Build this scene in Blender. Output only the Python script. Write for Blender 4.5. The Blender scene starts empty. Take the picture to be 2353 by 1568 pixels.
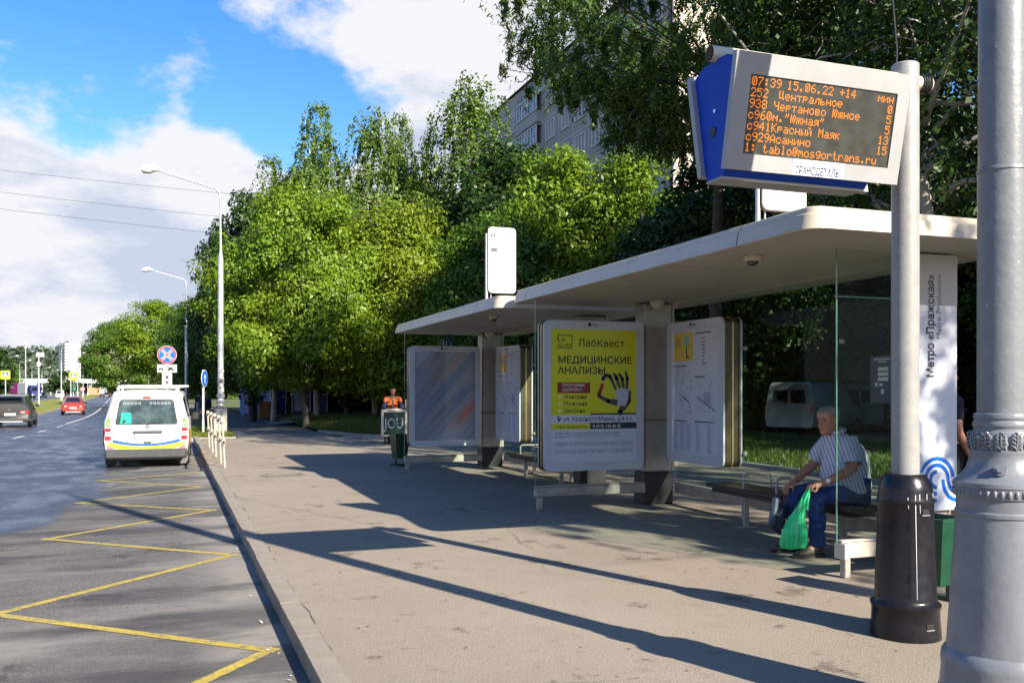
import bpy, bmesh, math, random
import numpy as np
from mathutils import Vector, Matrix, Quaternion

random.seed(7)
rng = np.random.default_rng(11)
sc = bpy.context.scene
COL = sc.collection
R = math.radians

# ------------------------------------------------------------------ camera
cam_d = bpy.data.cameras.new('camera')
cam = bpy.data.objects.new('camera', cam_d)
COL.objects.link(cam)
cam.location = (0, 0, 1.6)
cam.rotation_euler = (R(90), 0, R(-20.04))
cam_d.sensor_width = 36
cam_d.lens = 36 * 2100 / 2352
cam_d.shift_y = (893 - 784) / 2352
cam_d.clip_start = 0.1
cam_d.clip_end = 6000
sc.camera = cam

# ------------------------------------------------------------------ sun and sky
SUN = Vector((0.37, -0.929, 0)).normalized() * math.cos(R(31)) + Vector((0, 0, math.sin(R(31))))
sun_d = bpy.data.lights.new('sun', 'SUN')
sun_d.energy = 5.0
sun_d.angle = R(0.5)
sun_d.color = (1.0, 0.91, 0.77)
sun = bpy.data.objects.new('sun', sun_d)
COL.objects.link(sun)
sun.rotation_euler = SUN.to_track_quat('Z', 'Y').to_euler()
sun.location = (0, 0, 60)

sc.view_settings.view_transform = 'Standard'
sc.view_settings.look = 'None'
sc.view_settings.gamma = 1
sc.view_settings.use_curve_mapping = False
sc.view_settings.exposure = 1.3
sc.render.engine = 'CYCLES'
sc.cycles.use_denoising = True
sc.cycles.max_bounces = 7
sc.cycles.transparent_max_bounces = 16
sc.cycles.diffuse_bounces = 3
sc.cycles.glossy_bounces = 3
sc.cycles.transmission_bounces = 6
sc.cycles.caustics_reflective = False
sc.cycles.caustics_refractive = False

world = bpy.data.worlds.new('World')
sc.world = world
world.use_nodes = True


def build_sky():
    nt = world.node_tree
    N, L = nt.nodes, nt.links
    bg = N['Background']
    bg.inputs['Strength'].default_value = 0.1
    sky = N.new('ShaderNodeTexSky')
    sky.sky_type = 'NISHITA'
    sky.sun_disc = False
    sky.sun_elevation = R(31)
    sky.sun_rotation = math.atan2(0.37, -0.929)
    sky.air_density = 1.0
    sky.dust_density = 0.4
    sky.ozone_density = 1.6
    hs = N.new('ShaderNodeHueSaturation')
    hs.inputs['Saturation'].default_value = 1.4
    hs.inputs['Value'].default_value = 0.92
    hs.inputs['Hue'].default_value = 0.508
    L.new(sky.outputs[0], hs.inputs['Color'])
    tc = N.new('ShaderNodeTexCoord')
    d = tc.outputs['Generated']

    def math_n(op, a, b=None, c=None, clamp=False):
        n = N.new('ShaderNodeMath')
        n.operation = op
        n.use_clamp = clamp
        for i, v in enumerate((a, b, c)):
            if v is None:
                continue
            if isinstance(v, (int, float)):
                n.inputs[i].default_value = v
            else:
                L.new(v, n.inputs[i])
        return n.outputs[0]

    def vec(op, a, b):
        n = N.new('ShaderNodeVectorMath')
        n.operation = op
        L.new(a, n.inputs[0])
        if isinstance(b, tuple):
            n.inputs[1].default_value = b
        else:
            L.new(b, n.inputs[1])
        return n

    def smooth(v, a, b):
        n = N.new('ShaderNodeMapRange')
        n.interpolation_type = 'SMOOTHSTEP'
        n.inputs['From Min'].default_value = a
        n.inputs['From Max'].default_value = b
        L.new(v, n.inputs['Value'])
        return n.outputs['Result']

    def blob(direction, r0, r1):
        v = Vector(direction).normalized()
        n = vec('DOT_PRODUCT', d, tuple(v))
        return smooth(n.outputs['Value'], math.cos(R(r1)), math.cos(R(r0)))

    sp = N.new('ShaderNodeSeparateXYZ')
    L.new(d, sp.inputs[0])
    z = sp.outputs['Z']

    def noise(scale, sz, detail, rough, off):
        m = vec('MULTIPLY', d, (scale, scale, scale * sz))
        a = vec('ADD', m.outputs[0], off)
        n = N.new('ShaderNodeTexNoise')
        n.inputs['Scale'].default_value = 1
        n.inputs['Detail'].default_value = detail
        n.inputs['Roughness'].default_value = rough
        L.new(a.outputs[0], n.inputs['Vector'])
        return n.outputs['Fac']

    n1 = noise(5.2, 1.7, 10, 0.58, (3.1, 0.4, 1.7))
    n2 = noise(1.9, 1.6, 4, 0.5, (7.3, 2.2, 0.3))
    # cloud bank round the whole horizon, open blue above it, and broken cloud higher up
    bank = smooth(z, 0.295, 0.2)
    AX = 20.04

    def dirn(u, v):   # a compass direction in the sky
        k = (u - 1176) / 2100
        h = (893 - v) / 2100
        a = R(AX)
        return (math.sin(a) + k * math.cos(a), math.cos(a) - k * math.sin(a), h)
    c1 = blob(dirn(1190, 130), 1, 14)      # tall white cloud above the flats
    c2 = blob(dirn(1500, 200), 4, 22)
    c3 = blob(dirn(520, 40), 0, 10)      # thin veil
    hole = blob(dirn(140, 60), 2, 12)
    hole2 = blob(dirn(640, 290), 0, 6)
    lobe = blob(dirn(180, 430), 2, 12)
    dens = math_n('MULTIPLY', n1, 0.58)
    dens = math_n('ADD', dens, math_n('MULTIPLY', n2, 0.22))
    dens = math_n('ADD', dens, math_n('MULTIPLY', bank, 0.22))
    dens = math_n('ADD', dens, math_n('MULTIPLY', c1, 0.2))
    dens = math_n('ADD', dens, math_n('MULTIPLY', c2, 0.12))
    dens = math_n('ADD', dens, math_n('MULTIPLY', c3, 0.11))
    dens = math_n('ADD', dens, math_n('MULTIPLY', lobe, 0.1))
    dens = math_n('SUBTRACT', dens, math_n('MULTIPLY', hole, 0.06))
    dens = math_n('SUBTRACT', dens, math_n('MULTIPLY', hole2, 0.09))
    mask = smooth(dens, 0.475, 0.56)
    # shading inside the clouds: white crests, lavender grey bellies
    n3 = noise(5.5, 2.4, 8, 0.6, (1.2, 8.8, 4.4))
    ramp = N.new('ShaderNodeValToRGB')
    ramp.color_ramp.elements[0].position = 0.44
    ramp.color_ramp.elements[0].color = (2.45, 2.75, 3.4, 1)
    ramp.color_ramp.elements[1].position = 0.585
    ramp.color_ramp.elements[1].color = (3.75, 3.8, 4.0, 1)
    sh = math_n('ADD', n3, math_n('MULTIPLY', smooth(dens, 0.62, 0.47), 0.08))
    sh = math_n('ADD', sh, math_n('MULTIPLY', smooth(z, 0.05, 0.3), 0.08))
    L.new(sh, ramp.inputs['Fac'])
    mix = N.new('ShaderNodeMix')
    mix.data_type = 'RGBA'
    L.new(mask, mix.inputs['Factor'])
    L.new(hs.outputs[0], mix.inputs['A'])
    L.new(ramp.outputs[0], mix.inputs['B'])
    L.new(mix.outputs['Result'], bg.inputs['Color'])


build_sky()

# ------------------------------------------------------------------ materials
MATS = {}


def mat(name, col, rough=0.6, metal=0.0, col2=None, nscale=6.0, bump=0.0, bscale=60.0, detail=5, lo=0.35, hi=0.65,
        spec=0.5, coat=0.0, emit=None, estr=0.0, rough2=None, spots=None):
    """Principled material; col -> col2 by object-space noise, fine bump by a second noise; spots = (colour, scale, amount)."""
    if name in MATS:
        return MATS[name]
    m = bpy.data.materials.new(name)
    m.use_nodes = True
    nt = m.node_tree
    N, L = nt.nodes, nt.links
    p = N['Principled BSDF']
    p.inputs['Base Color'].default_value = (*col, 1)
    p.inputs['Roughness'].default_value = rough
    p.inputs['Metallic'].default_value = metal
    p.inputs['Specular IOR Level'].default_value = spec
    if coat:
        p.inputs['Coat Weight'].default_value = coat
        p.inputs['Coat Roughness'].default_value = 0.06
    if emit:
        p.inputs['Emission Color'].default_value = (*emit, 1)
        p.inputs['Emission Strength'].default_value = estr
    tc = None
    if col2 or bump or spots:
        tc = N.new('ShaderNodeTexCoord')
    last = None
    if col2:
        n = N.new('ShaderNodeTexNoise')
        n.inputs['Scale'].default_value = nscale
        n.inputs['Detail'].default_value = detail
        n.inputs['Roughness'].default_value = 0.62
        L.new(tc.outputs['Object'], n.inputs['Vector'])
        r = N.new('ShaderNodeValToRGB')
        r.color_ramp.elements[0].position = lo
        r.color_ramp.elements[0].color = (*col, 1)
        r.color_ramp.elements[1].position = hi
        r.color_ramp.elements[1].color = (*col2, 1)
        L.new(n.outputs['Fac'], r.inputs['Fac'])
        L.new(r.outputs[0], p.inputs['Base Color'])
        last = r.outputs[0]
        if rough2 is not None:
            mr = N.new('ShaderNodeMapRange')
            mr.inputs['From Min'].default_value = lo
            mr.inputs['From Max'].default_value = hi
            mr.inputs['To Min'].default_value = rough
            mr.inputs['To Max'].default_value = rough2
            L.new(n.outputs['Fac'], mr.inputs['Value'])
            L.new(mr.outputs[0], p.inputs['Roughness'])
    if spots:
        sc_col, sscale, amount = spots
        n = N.new('ShaderNodeTexNoise')
        n.inputs['Scale'].default_value = sscale
        n.inputs['Detail'].default_value = 8
        n.inputs['Roughness'].default_value = 0.7
        L.new(tc.outputs['Object'], n.inputs['Vector'])
        r = N.new('ShaderNodeValToRGB')
        r.color_ramp.elements[0].position = 1 - amount - 0.03
        r.color_ramp.elements[0].color = (0, 0, 0, 1)
        r.color_ramp.elements[1].position = 1 - amount + 0.03
        r.color_ramp.elements[1].color = (1, 1, 1, 1)
        L.new(n.outputs['Fac'], r.inputs['Fac'])
        mx = N.new('ShaderNodeMix')
        mx.data_type = 'RGBA'
        L.new(r.outputs[0], mx.inputs['Factor'])
        if last:
            L.new(last, mx.inputs['A'])
        else:
            mx.inputs['A'].default_value = (*col, 1)
        mx.inputs['B'].default_value = (*sc_col, 1)
        L.new(mx.outputs['Result'], p.inputs['Base Color'])
    if bump:
        n = N.new('ShaderNodeTexNoise')
        n.inputs['Scale'].default_value = bscale
        n.inputs['Detail'].default_value = 4
        L.new(tc.outputs['Object'], n.inputs['Vector'])
        b = N.new('ShaderNodeBump')
        b.inputs['Strength'].default_value = bump
        b.inputs['Distance'].default_value = 0.01
        L.new(n.outputs['Fac'], b.inputs['Height'])
        L.new(b.outputs[0], p.inputs['Normal'])
    MATS[name] = m
    return m


def leaf_mat(name, c1, c2, trans=0.35, rough=0.45):
    m = bpy.data.materials.new(name)
    m.use_nodes = True
    nt = m.node_tree
    N, L = nt.nodes, nt.links
    p = N['Principled BSDF']
    out = N['Material Output']
    g = N.new('ShaderNodeNewGeometry')
    r = N.new('ShaderNodeValToRGB')
    r.color_ramp.elements[0].color = (*c1, 1)
    r.color_ramp.elements[1].color = (*c2, 1)
    tc = N.new('ShaderNodeTexCoord')
    n = N.new('ShaderNodeTexNoise')
    n.inputs['Scale'].default_value = 0.6
    n.inputs['Detail'].default_value = 3
    L.new(tc.outputs['Object'], n.inputs['Vector'])
    a = N.new('ShaderNodeMath')
    a.operation = 'MULTIPLY_ADD'
    L.new(g.outputs['Random Per Island'], a.inputs[0])
    a.inputs[1].default_value = 0.55
    mr = N.new('ShaderNodeMapRange')
    mr.inputs['From Min'].default_value = 0.32
    mr.inputs['From Max'].default_value = 0.68
    mr.inputs['To Max'].default_value = 0.45
    L.new(n.outputs['Fac'], mr.inputs['Value'])
    L.new(mr.outputs[0], a.inputs[2])
    L.new(a.outputs[0], r.inputs['Fac'])
    L.new(r.outputs[0], p.inputs['Base Color'])
    p.inputs['Roughness'].default_value = rough
    p.inputs['Specular IOR Level'].default_value = 0.35
    t = N.new('ShaderNodeBsdfTranslucent')
    L.new(r.outputs[0], t.inputs['Color'])
    mx = N.new('ShaderNodeMixShader')
    mx.inputs[0].default_value = trans
    L.new(p.outputs[0], mx.inputs[1])
    L.new(t.outputs[0], mx.inputs[2])
    L.new(mx.outputs[0], out.inputs['Surface'])
    return m


def glass_mat(name, tint, refl=0.12, dirt=0.0):
    """Thin sheet glass: transparent with a Fresnel reflection and a film of dust."""
    m = bpy.data.materials.new(name)
    m.use_nodes = True
    nt = m.node_tree
    N, L = nt.nodes, nt.links
    N.remove(N['Principled BSDF'])
    out = N['Material Output']
    t = N.new('ShaderNodeBsdfTransparent')
    t.inputs['Color'].default_value = (*tint, 1)
    gl = N.new('ShaderNodeBsdfGlossy')
    gl.inputs['Roughness'].default_value = 0.02
    gl.inputs['Color'].default_value = (0.9, 0.97, 0.95, 1)
    fr = N.new('ShaderNodeLayerWeight')
    fr.inputs['Blend'].default_value = 0.25
    mr = N.new('ShaderNodeMapRange')
    mr.inputs['To Min'].default_value = refl * 0.35
    mr.inputs['To Max'].default_value = refl * 2.5
    L.new(fr.outputs['Facing'], mr.inputs['Value'])
    mx = N.new('ShaderNodeMixShader')
    L.new(mr.outputs[0], mx.inputs[0])
    L.new(t.outputs[0], mx.inputs[1])
    L.new(gl.outputs[0], mx.inputs[2])
    last = mx
    if dirt:
        df = N.new('ShaderNodeBsdfDiffuse')
        df.inputs['Color'].default_value = (0.5, 0.55, 0.5, 1)
        tc = N.new('ShaderNodeTexCoord')
        n = N.new('ShaderNodeTexNoise')
        n.inputs['Scale'].default_value = 2.5
        n.inputs['Detail'].default_value = 8
        n.inputs['Roughness'].default_value = 0.7
        L.new(tc.outputs['Object'], n.inputs['Vector'])
        r = N.new('ShaderNodeMapRange')
        r.inputs['From Min'].default_value = 0.45
        r.inputs['From Max'].default_value = 0.8
        r.inputs['To Max'].default_value = dirt
        L.new(n.outputs['Fac'], r.inputs['Value'])
        m2 = N.new('ShaderNodeMixShader')
        L.new(r.outputs[0], m2.inputs[0])
        L.new(mx.outputs[0], m2.inputs[1])
        L.new(df.outputs[0], m2.inputs[2])
        last = m2
    L.new(last.outputs[0], out.inputs['Surface'])
    return m


# ------------------------------------------------------------------ mesh helpers
class MB:
    """Collects shapes; build() links them as one mesh object."""

    def __init__(self):
        self.V, self.F, self.M = [], [], []

    def add(self, verts, faces, mi=0):
        o = len(self.V)
        self.V.extend([tuple(v) for v in verts])
        self.F.extend([tuple(i + o for i in f) for f in faces])
        self.M.extend([mi] * len(faces))
        return self

    def box(self, c, s, ch=0.0, mi=0, rot=None):
        hx, hy, hz = s[0] / 2, s[1] / 2, s[2] / 2
        ch = min(ch, hx * 0.9, hy * 0.9, hz * 0.9)
        if ch <= 0:
            vs = [Vector((x * hx, y * hy, z * hz)) for x in (-1, 1) for y in (-1, 1) for z in (-1, 1)]
            fs = [(0, 1, 3, 2), (4, 6, 7, 5), (0, 4, 5, 1), (2, 3, 7, 6), (0, 2, 6, 4), (1, 5, 7, 3)]
        else:
            h = (hx, hy, hz)
            vs, idx = [], {}
            corners = [(x, y, z) for x in (-1, 1) for y in (-1, 1) for z in (-1, 1)]
            for c8 in corners:
                for a in range(3):
                    p = [c8[k] * (h[k] - (0 if k == a else ch)) for k in range(3)]
                    idx[(c8, a)] = len(vs)
                    vs.append(Vector(p))
            fs = []
            for a in range(3):
                b, d = [k for k in range(3) if k != a]
                for sg in (-1, 1):
                    loop = []
                    for (p, q) in ((-1, -1), (1, -1), (1, 1), (-1, 1)):
                        c8 = [0, 0, 0]
                        c8[a], c8[b], c8[d] = sg, p, q
                        loop.append(idx[(tuple(c8), a)])
                    fs.append(loop)
            for a in range(3):
                b, d = [k for k in range(3) if k != a]
                for p in (-1, 1):
                    for q in (-1, 1):
                        c0, c1 = [0, 0, 0], [0, 0, 0]
                        c0[b] = c1[b] = p
                        c0[d] = c1[d] = q
                        c0[a], c1[a] = -1, 1
                        c0, c1 = tuple(c0), tuple(c1)
                        fs.append([idx[(c0, b)], idx[(c1, b)], idx[(c1, d)], idx[(c0, d)]])
            for c8 in corners:
                fs.append([idx[(c8, k)] for k in range(3)])
            out = []
            for f in fs:
                n = (vs[f[1]] - vs[f[0]]).cross(vs[f[2]] - vs[f[1]])
                ctr = sum((vs[i] for i in f), Vector()) / len(f)
                out.append(tuple(f) if n.dot(ctr) > 0 else tuple(reversed(f)))
            fs = out
        c = Vector(c)
        if rot is not None:
            vs = [rot @ v for v in vs]
        return self.add([v + c for v in vs], fs, mi)

    def tube(self, pts, rad, n=8, mi=0, caps=True):
        pts = [Vector(p) for p in pts]
        if not hasattr(rad, '__len__'):
            rad = [rad] * len(pts)
        t0 = (pts[1] - pts[0]).normalized()
        up = Vector((0, 0, 1)) if abs(t0.z) < 0.9 else Vector((1, 0, 0))
        x = t0.cross(up).normalized()
        V, F = [], []
        for i, p in enumerate(pts):
            a = pts[max(i - 1, 0)]
            b = pts[min(i + 1, len(pts) - 1)]
            t = (b - a).normalized()
            x = (x - t * x.dot(t)).normalized()
            y = t.cross(x)
            for k in range(n):
                w = 2 * math.pi * k / n
                V.append(p + (x * math.cos(w) + y * math.sin(w)) * rad[i])
        for i in range(len(pts) - 1):
            for k in range(n):
                F.append((i * n + k, i * n + (k + 1) % n, (i + 1) * n + (k + 1) % n, (i + 1) * n + k))
        if caps:
            F.append(tuple(reversed(range(n))))
            F.append(tuple((len(pts) - 1) * n + k for k in range(n)))
        return self.add(V, F, mi)

    def lathe(self, prof, c=(0, 0, 0), n=24, mi=0, axis='z', caps=True):
        V, F = [], []
        for (r, h) in prof:
            for k in range(n):
                w = 2 * math.pi * k / n
                a, b = r * math.cos(w), r * math.sin(w)
                p = (a, b, h) if axis == 'z' else ((h, a, b) if axis == 'x' else (b, h, a))
                V.append((p[0] + c[0], p[1] + c[1], p[2] + c[2]))
        m = len(prof)
        for i in range(m - 1):
            for k in range(n):
                F.append((i * n + k, i * n + (k + 1) % n, (i + 1) * n + (k + 1) % n, (i + 1) * n + k))
        if caps:
            F.append(tuple(reversed(range(n))))
            F.append(tuple((m - 1) * n + k for k in range(n)))
        return self.add(V, F, mi)

    def prism(self, poly, a, b, axis='y', mi=0):
        """poly: 2-D outline (counter-clockwise); extruded from a to b along axis. axis y: poly in x,z; x: y,z; z: x,y."""
        def P(p, h):
            return {'y': (p[0], h, p[1]), 'x': (h, p[0], p[1]), 'z': (p[0], p[1], h)}[axis]
        n = len(poly)
        V = [P(p, a) for p in poly] + [P(p, b) for p in poly]
        F = [(i, (i + 1) % n, n + (i + 1) % n, n + i) for i in range(n)]
        F += [tuple(reversed(range(n))), tuple(range(n, 2 * n))]
        return self.add(V, F, mi)

    def ring(self, outer, inner, a, b, mi=0):
        """frame between two x,z outlines of equal length, from y=a to y=b."""
        n = len(outer)
        V = [(p[0], a, p[1]) for p in outer] + [(p[0], a, p[1]) for p in inner]
        V += [(p[0], b, p[1]) for p in outer] + [(p[0], b, p[1]) for p in inner]
        F = []
        for i in range(n):
            j = (i + 1) % n
            F += [(i, j, n + j, n + i), (2 * n + i, 3 * n + i, 3 * n + j, 2 * n + j),
                  (i, 2 * n + i, 2 * n + j, j), (n + i, n + j, 3 * n + j, 3 * n + i)]
        return self.add(V, F, mi)

    def build(self, name, mats, parent=None, smooth=None, loc=None):
        me = bpy.data.meshes.new(name)
        me.from_pydata(self.V, [], self.F)
        if not isinstance(mats, (list, tuple)):
            mats = [mats]
        for m in mats:
            me.materials.append(m)
        if len(mats) > 1:
            me.polygons.foreach_set('material_index', self.M)
        bm = bmesh.new()
        bm.from_mesh(me)
        bmesh.ops.recalc_face_normals(bm, faces=bm.faces)
        bm.to_mesh(me)
        bm.free()
        if smooth:
            me.shade_smooth()
            me.set_sharp_from_angle(angle=R(smooth))
        return link(name, me, parent, loc)


def link(name, data, parent=None, loc=None):
    o = bpy.data.objects.new(name, data)
    COL.objects.link(o)
    if parent is not None:
        o.parent = parent
    if loc is not None:
        o.location = loc
    return o


def np_mesh(name, V, quads, mats, parent=None):
    """V (n,3) and quads (m,4) as numpy arrays."""
    me = bpy.data.meshes.new(name)
    nV, nF = len(V), len(quads)
    me.vertices.add(nV)
    me.vertices.foreach_set('co', np.ascontiguousarray(V, dtype=np.float32).ravel())
    me.loops.add(nF * 4)
    me.loops.foreach_set('vertex_index', np.ascontiguousarray(quads, dtype=np.int32).ravel())
    me.polygons.add(nF)
    me.polygons.foreach_set('loop_start', np.arange(0, nF * 4, 4, dtype=np.int32))
    me.update(calc_edges=True)
    for m in (mats if isinstance(mats, (list, tuple)) else [mats]):
        me.materials.append(m)
    return link(name, me, parent)


def tag(o, label=None, cat=None, group=None, kind=None):
    if label:
        o['label'] = label
    if cat:
        o['category'] = cat
    if group:
        o['group'] = group
    if kind:
        o['kind'] = kind
    return o


def thing(name, label, cat, loc=(0, 0, 0), rz=0.0, group=None):
    o = link(name, None)
    o.location = loc
    o.rotation_euler = (0, 0, rz)
    o.empty_display_size = 0.3
    return tag(o, label, cat, group)


def copy_tree(o, parent=None):
    c = o.copy()
    COL.objects.link(c)
    if parent is not None:
        c.parent = parent
    for ch in list(o.children):
        copy_tree(ch, c)
    return c


def rrect(w, h, r, n=5, cx=0.0, cz=0.0):
    pts = []
    for (sx, sz, a0) in ((1, -1, -90), (1, 1, 0), (-1, 1, 90), (-1, -1, 180)):
        for k in range(n + 1):
            a = R(a0 + 90 * k / n)
            pts.append((cx + sx * (w / 2 - r) + r * math.cos(a), cz + sz * (h / 2 - r) + r * math.sin(a)))
    return pts


def text(body, x, z, size, m, parent, y=0.0, align='LEFT', width=None, name='lettering', bold=0.0, rot=0.0, thick=0.0):
    """Lettering in the parent's x,z plane, facing its -y."""
    c = bpy.data.curves.new('lettering', 'FONT')
    c.body = body
    c.size = size
    c.align_x = align
    c.offset = bold * size
    c.resolution_u = 2
    o = bpy.data.objects.new('lettering_tmp', c)
    COL.objects.link(o)
    dg = bpy.context.evaluated_depsgraph_get()
    me = bpy.data.meshes.new_from_object(o.evaluated_get(dg))
    bpy.data.objects.remove(o)
    xs = [v.co.x for v in me.vertices]
    k = 1.0
    if width and xs:
        k = width / (max(xs) - min(xs))
    ca, sa = math.cos(rot), math.sin(rot)
    for v in me.vertices:
        a, b = v.co.x * k, v.co.y
        v.co = (x + a * ca - b * sa, y, z + a * sa + b * ca)
    me.materials.clear()
    me.materials.append(m)
    return link(name, me, parent)


def flat(name, poly, y, m, parent):
    """A flat print: x,z outline at depth y."""
    mb = MB()
    mb.add([(p[0], y, p[1]) for p in poly], [tuple(range(len(poly)))])
    return mb.build(name, m, parent)


def rect(x0, z0, x1, z1):
    return [(x0, z0), (x1, z0), (x1, z1), (x0, z1)]


def disc(cx, cz, r, n=24):
    return [(cx + r * math.cos(2 * math.pi * k / n), cz + r * math.sin(2 * math.pi * k / n)) for k in range(n)]


def gz(y):
    """Height of the pavement along the street: level at the stop, then falling gently away."""
    return float(np.interp(y, [-100, 18, 47, 75, 336, 1500], [0, 0, -0.2, -0.36, -0.77, -1.9]))


def bend(y):
    """Sideways shift of the street, which bends left beyond the stop."""
    t = (y - 72) / 12.0
    return -0.058 * 12.0 * (math.log1p(math.exp(t)) if t < 30 else t)

# ------------------------------------------------------------------ shared materials
M = {}
M['white_paint'] = mat('white_paint', (0.78, 0.78, 0.76), 0.35, col2=(0.68, 0.68, 0.66), nscale=3)
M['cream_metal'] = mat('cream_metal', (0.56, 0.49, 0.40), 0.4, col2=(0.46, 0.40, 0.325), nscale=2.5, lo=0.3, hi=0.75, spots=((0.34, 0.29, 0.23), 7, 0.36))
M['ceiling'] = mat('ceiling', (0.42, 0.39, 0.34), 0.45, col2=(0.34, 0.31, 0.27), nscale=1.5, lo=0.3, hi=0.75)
M['pillar_metal'] = mat('pillar_metal', (0.44, 0.40, 0.36), 0.38, metal=0.2, col2=(0.34, 0.31, 0.275), nscale=7, lo=0.3, hi=0.75,
                        spots=((0.16, 0.13, 0.1), 9, 0.3))
M['black_base'] = mat('black_base', (0.012, 0.012, 0.013), 0.5)
M['black_paint'] = mat('black_paint', (0.006, 0.006, 0.009), 0.22, spec=0.35, col2=(0.010, 0.010, 0.013), nscale=11, rough2=0.34,
                       spots=((0.06, 0.06, 0.065), 60, 0.24), bump=0.07, bscale=25)
M['rail_metal'] = mat('rail_metal', (0.40, 0.375, 0.335), 0.45, metal=0.2, col2=(0.27, 0.245, 0.21), nscale=6)
M['bronze'] = mat('bronze', (0.075, 0.058, 0.035), 0.36, metal=0.55, col2=(0.11, 0.085, 0.05), nscale=3)
M['sunlit_bronze'] = mat('sunlit_bronze', (0.52, 0.42, 0.25), 0.3, metal=0.7, col2=(0.4, 0.3, 0.16), nscale=5)
M['rubber'] = mat('rubber', (0.01, 0.01, 0.01), 0.6)
M['box_frame'] = mat('box_frame', (0.50, 0.53, 0.60), 0.3, col2=(0.45, 0.48, 0.55), nscale=2, coat=0.3)
M['grey_paint'] = mat('grey_paint', (0.185, 0.195, 0.205), 0.32, col2=(0.14, 0.15, 0.165), nscale=7, lo=0.3, hi=0.72,
                      bump=0.22, bscale=26, spots=((0.34, 0.345, 0.345), 17, 0.33), rough2=0.45)
M['grey_cast'] = mat('grey_cast', (0.185, 0.2, 0.22), 0.3, col2=(0.145, 0.157, 0.175), nscale=5, bump=0.2, bscale=22, rough2=0.42)
M['pole_paint'] = mat('pole_paint', (0.29, 0.285, 0.275), 0.45, col2=(0.235, 0.235, 0.235), nscale=9, bump=0.2, bscale=95,
                      spots=((0.14, 0.14, 0.14), 45, 0.31))
M['galv'] = mat('galv', (0.52, 0.54, 0.56), 0.42, metal=0.35, col2=(0.36, 0.38, 0.4), nscale=4, spots=((0.2, 0.2, 0.2), 3.2, 0.3))
M['green_bin'] = mat('green_bin', (0.008, 0.06, 0.03), 0.35, col2=(0.006, 0.04, 0.02), nscale=6, bump=0.2)
M['bench_wood'] = mat('bench_wood', (0.02, 0.017, 0.015), 0.5, col2=(0.035, 0.03, 0.026), nscale=12)
M['black_print'] = mat('black_print', (0.012, 0.014, 0.02), 0.4)
M['dark_glass'] = mat('dark_glass', (0.012, 0.015, 0.018), 0.06, spec=0.8)
M['chrome'] = mat('chrome', (0.75, 0.75, 0.75), 0.18, metal=1.0)
M['tyre'] = mat('tyre', (0.012, 0.012, 0.012), 0.75)
M['rim'] = mat('rim', (0.5, 0.5, 0.52), 0.3, metal=0.7)
M['trim'] = mat('trim', (0.045, 0.047, 0.05), 0.5, col2=(0.06, 0.062, 0.065), nscale=6)
M['red_lamp'] = mat('red_lamp', (0.55, 0.02, 0.025), 0.15, coat=0.6)
M['white_lamp'] = mat('white_lamp', (0.8, 0.76, 0.7), 0.15, coat=0.6)
M['plate_white'] = mat('plate_white', (0.8, 0.8, 0.8), 0.4)
M['bark'] = mat('bark', (0.07, 0.055, 0.042), 0.9, col2=(0.035, 0.027, 0.02), nscale=9, bump=0.8, bscale=14)
M['grey_bark'] = mat('grey_bark', (0.085, 0.073, 0.06), 0.9, col2=(0.045, 0.04, 0.033), nscale=7, bump=0.7, bscale=14)
M['birch_bark'] = mat('birch_bark', (0.42, 0.40, 0.35), 0.8, col2=(0.33, 0.31, 0.27), nscale=5, spots=((0.05, 0.045, 0.04), 7, 0.4), bump=0.4, bscale=20)
GLASS = glass_mat('shelter_glass', (0.935, 0.968, 0.955), 0.004, 0.0)
GLASS_B = glass_mat('back_glass', (0.82, 0.89, 0.855), 0.007, 0.0)


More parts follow.
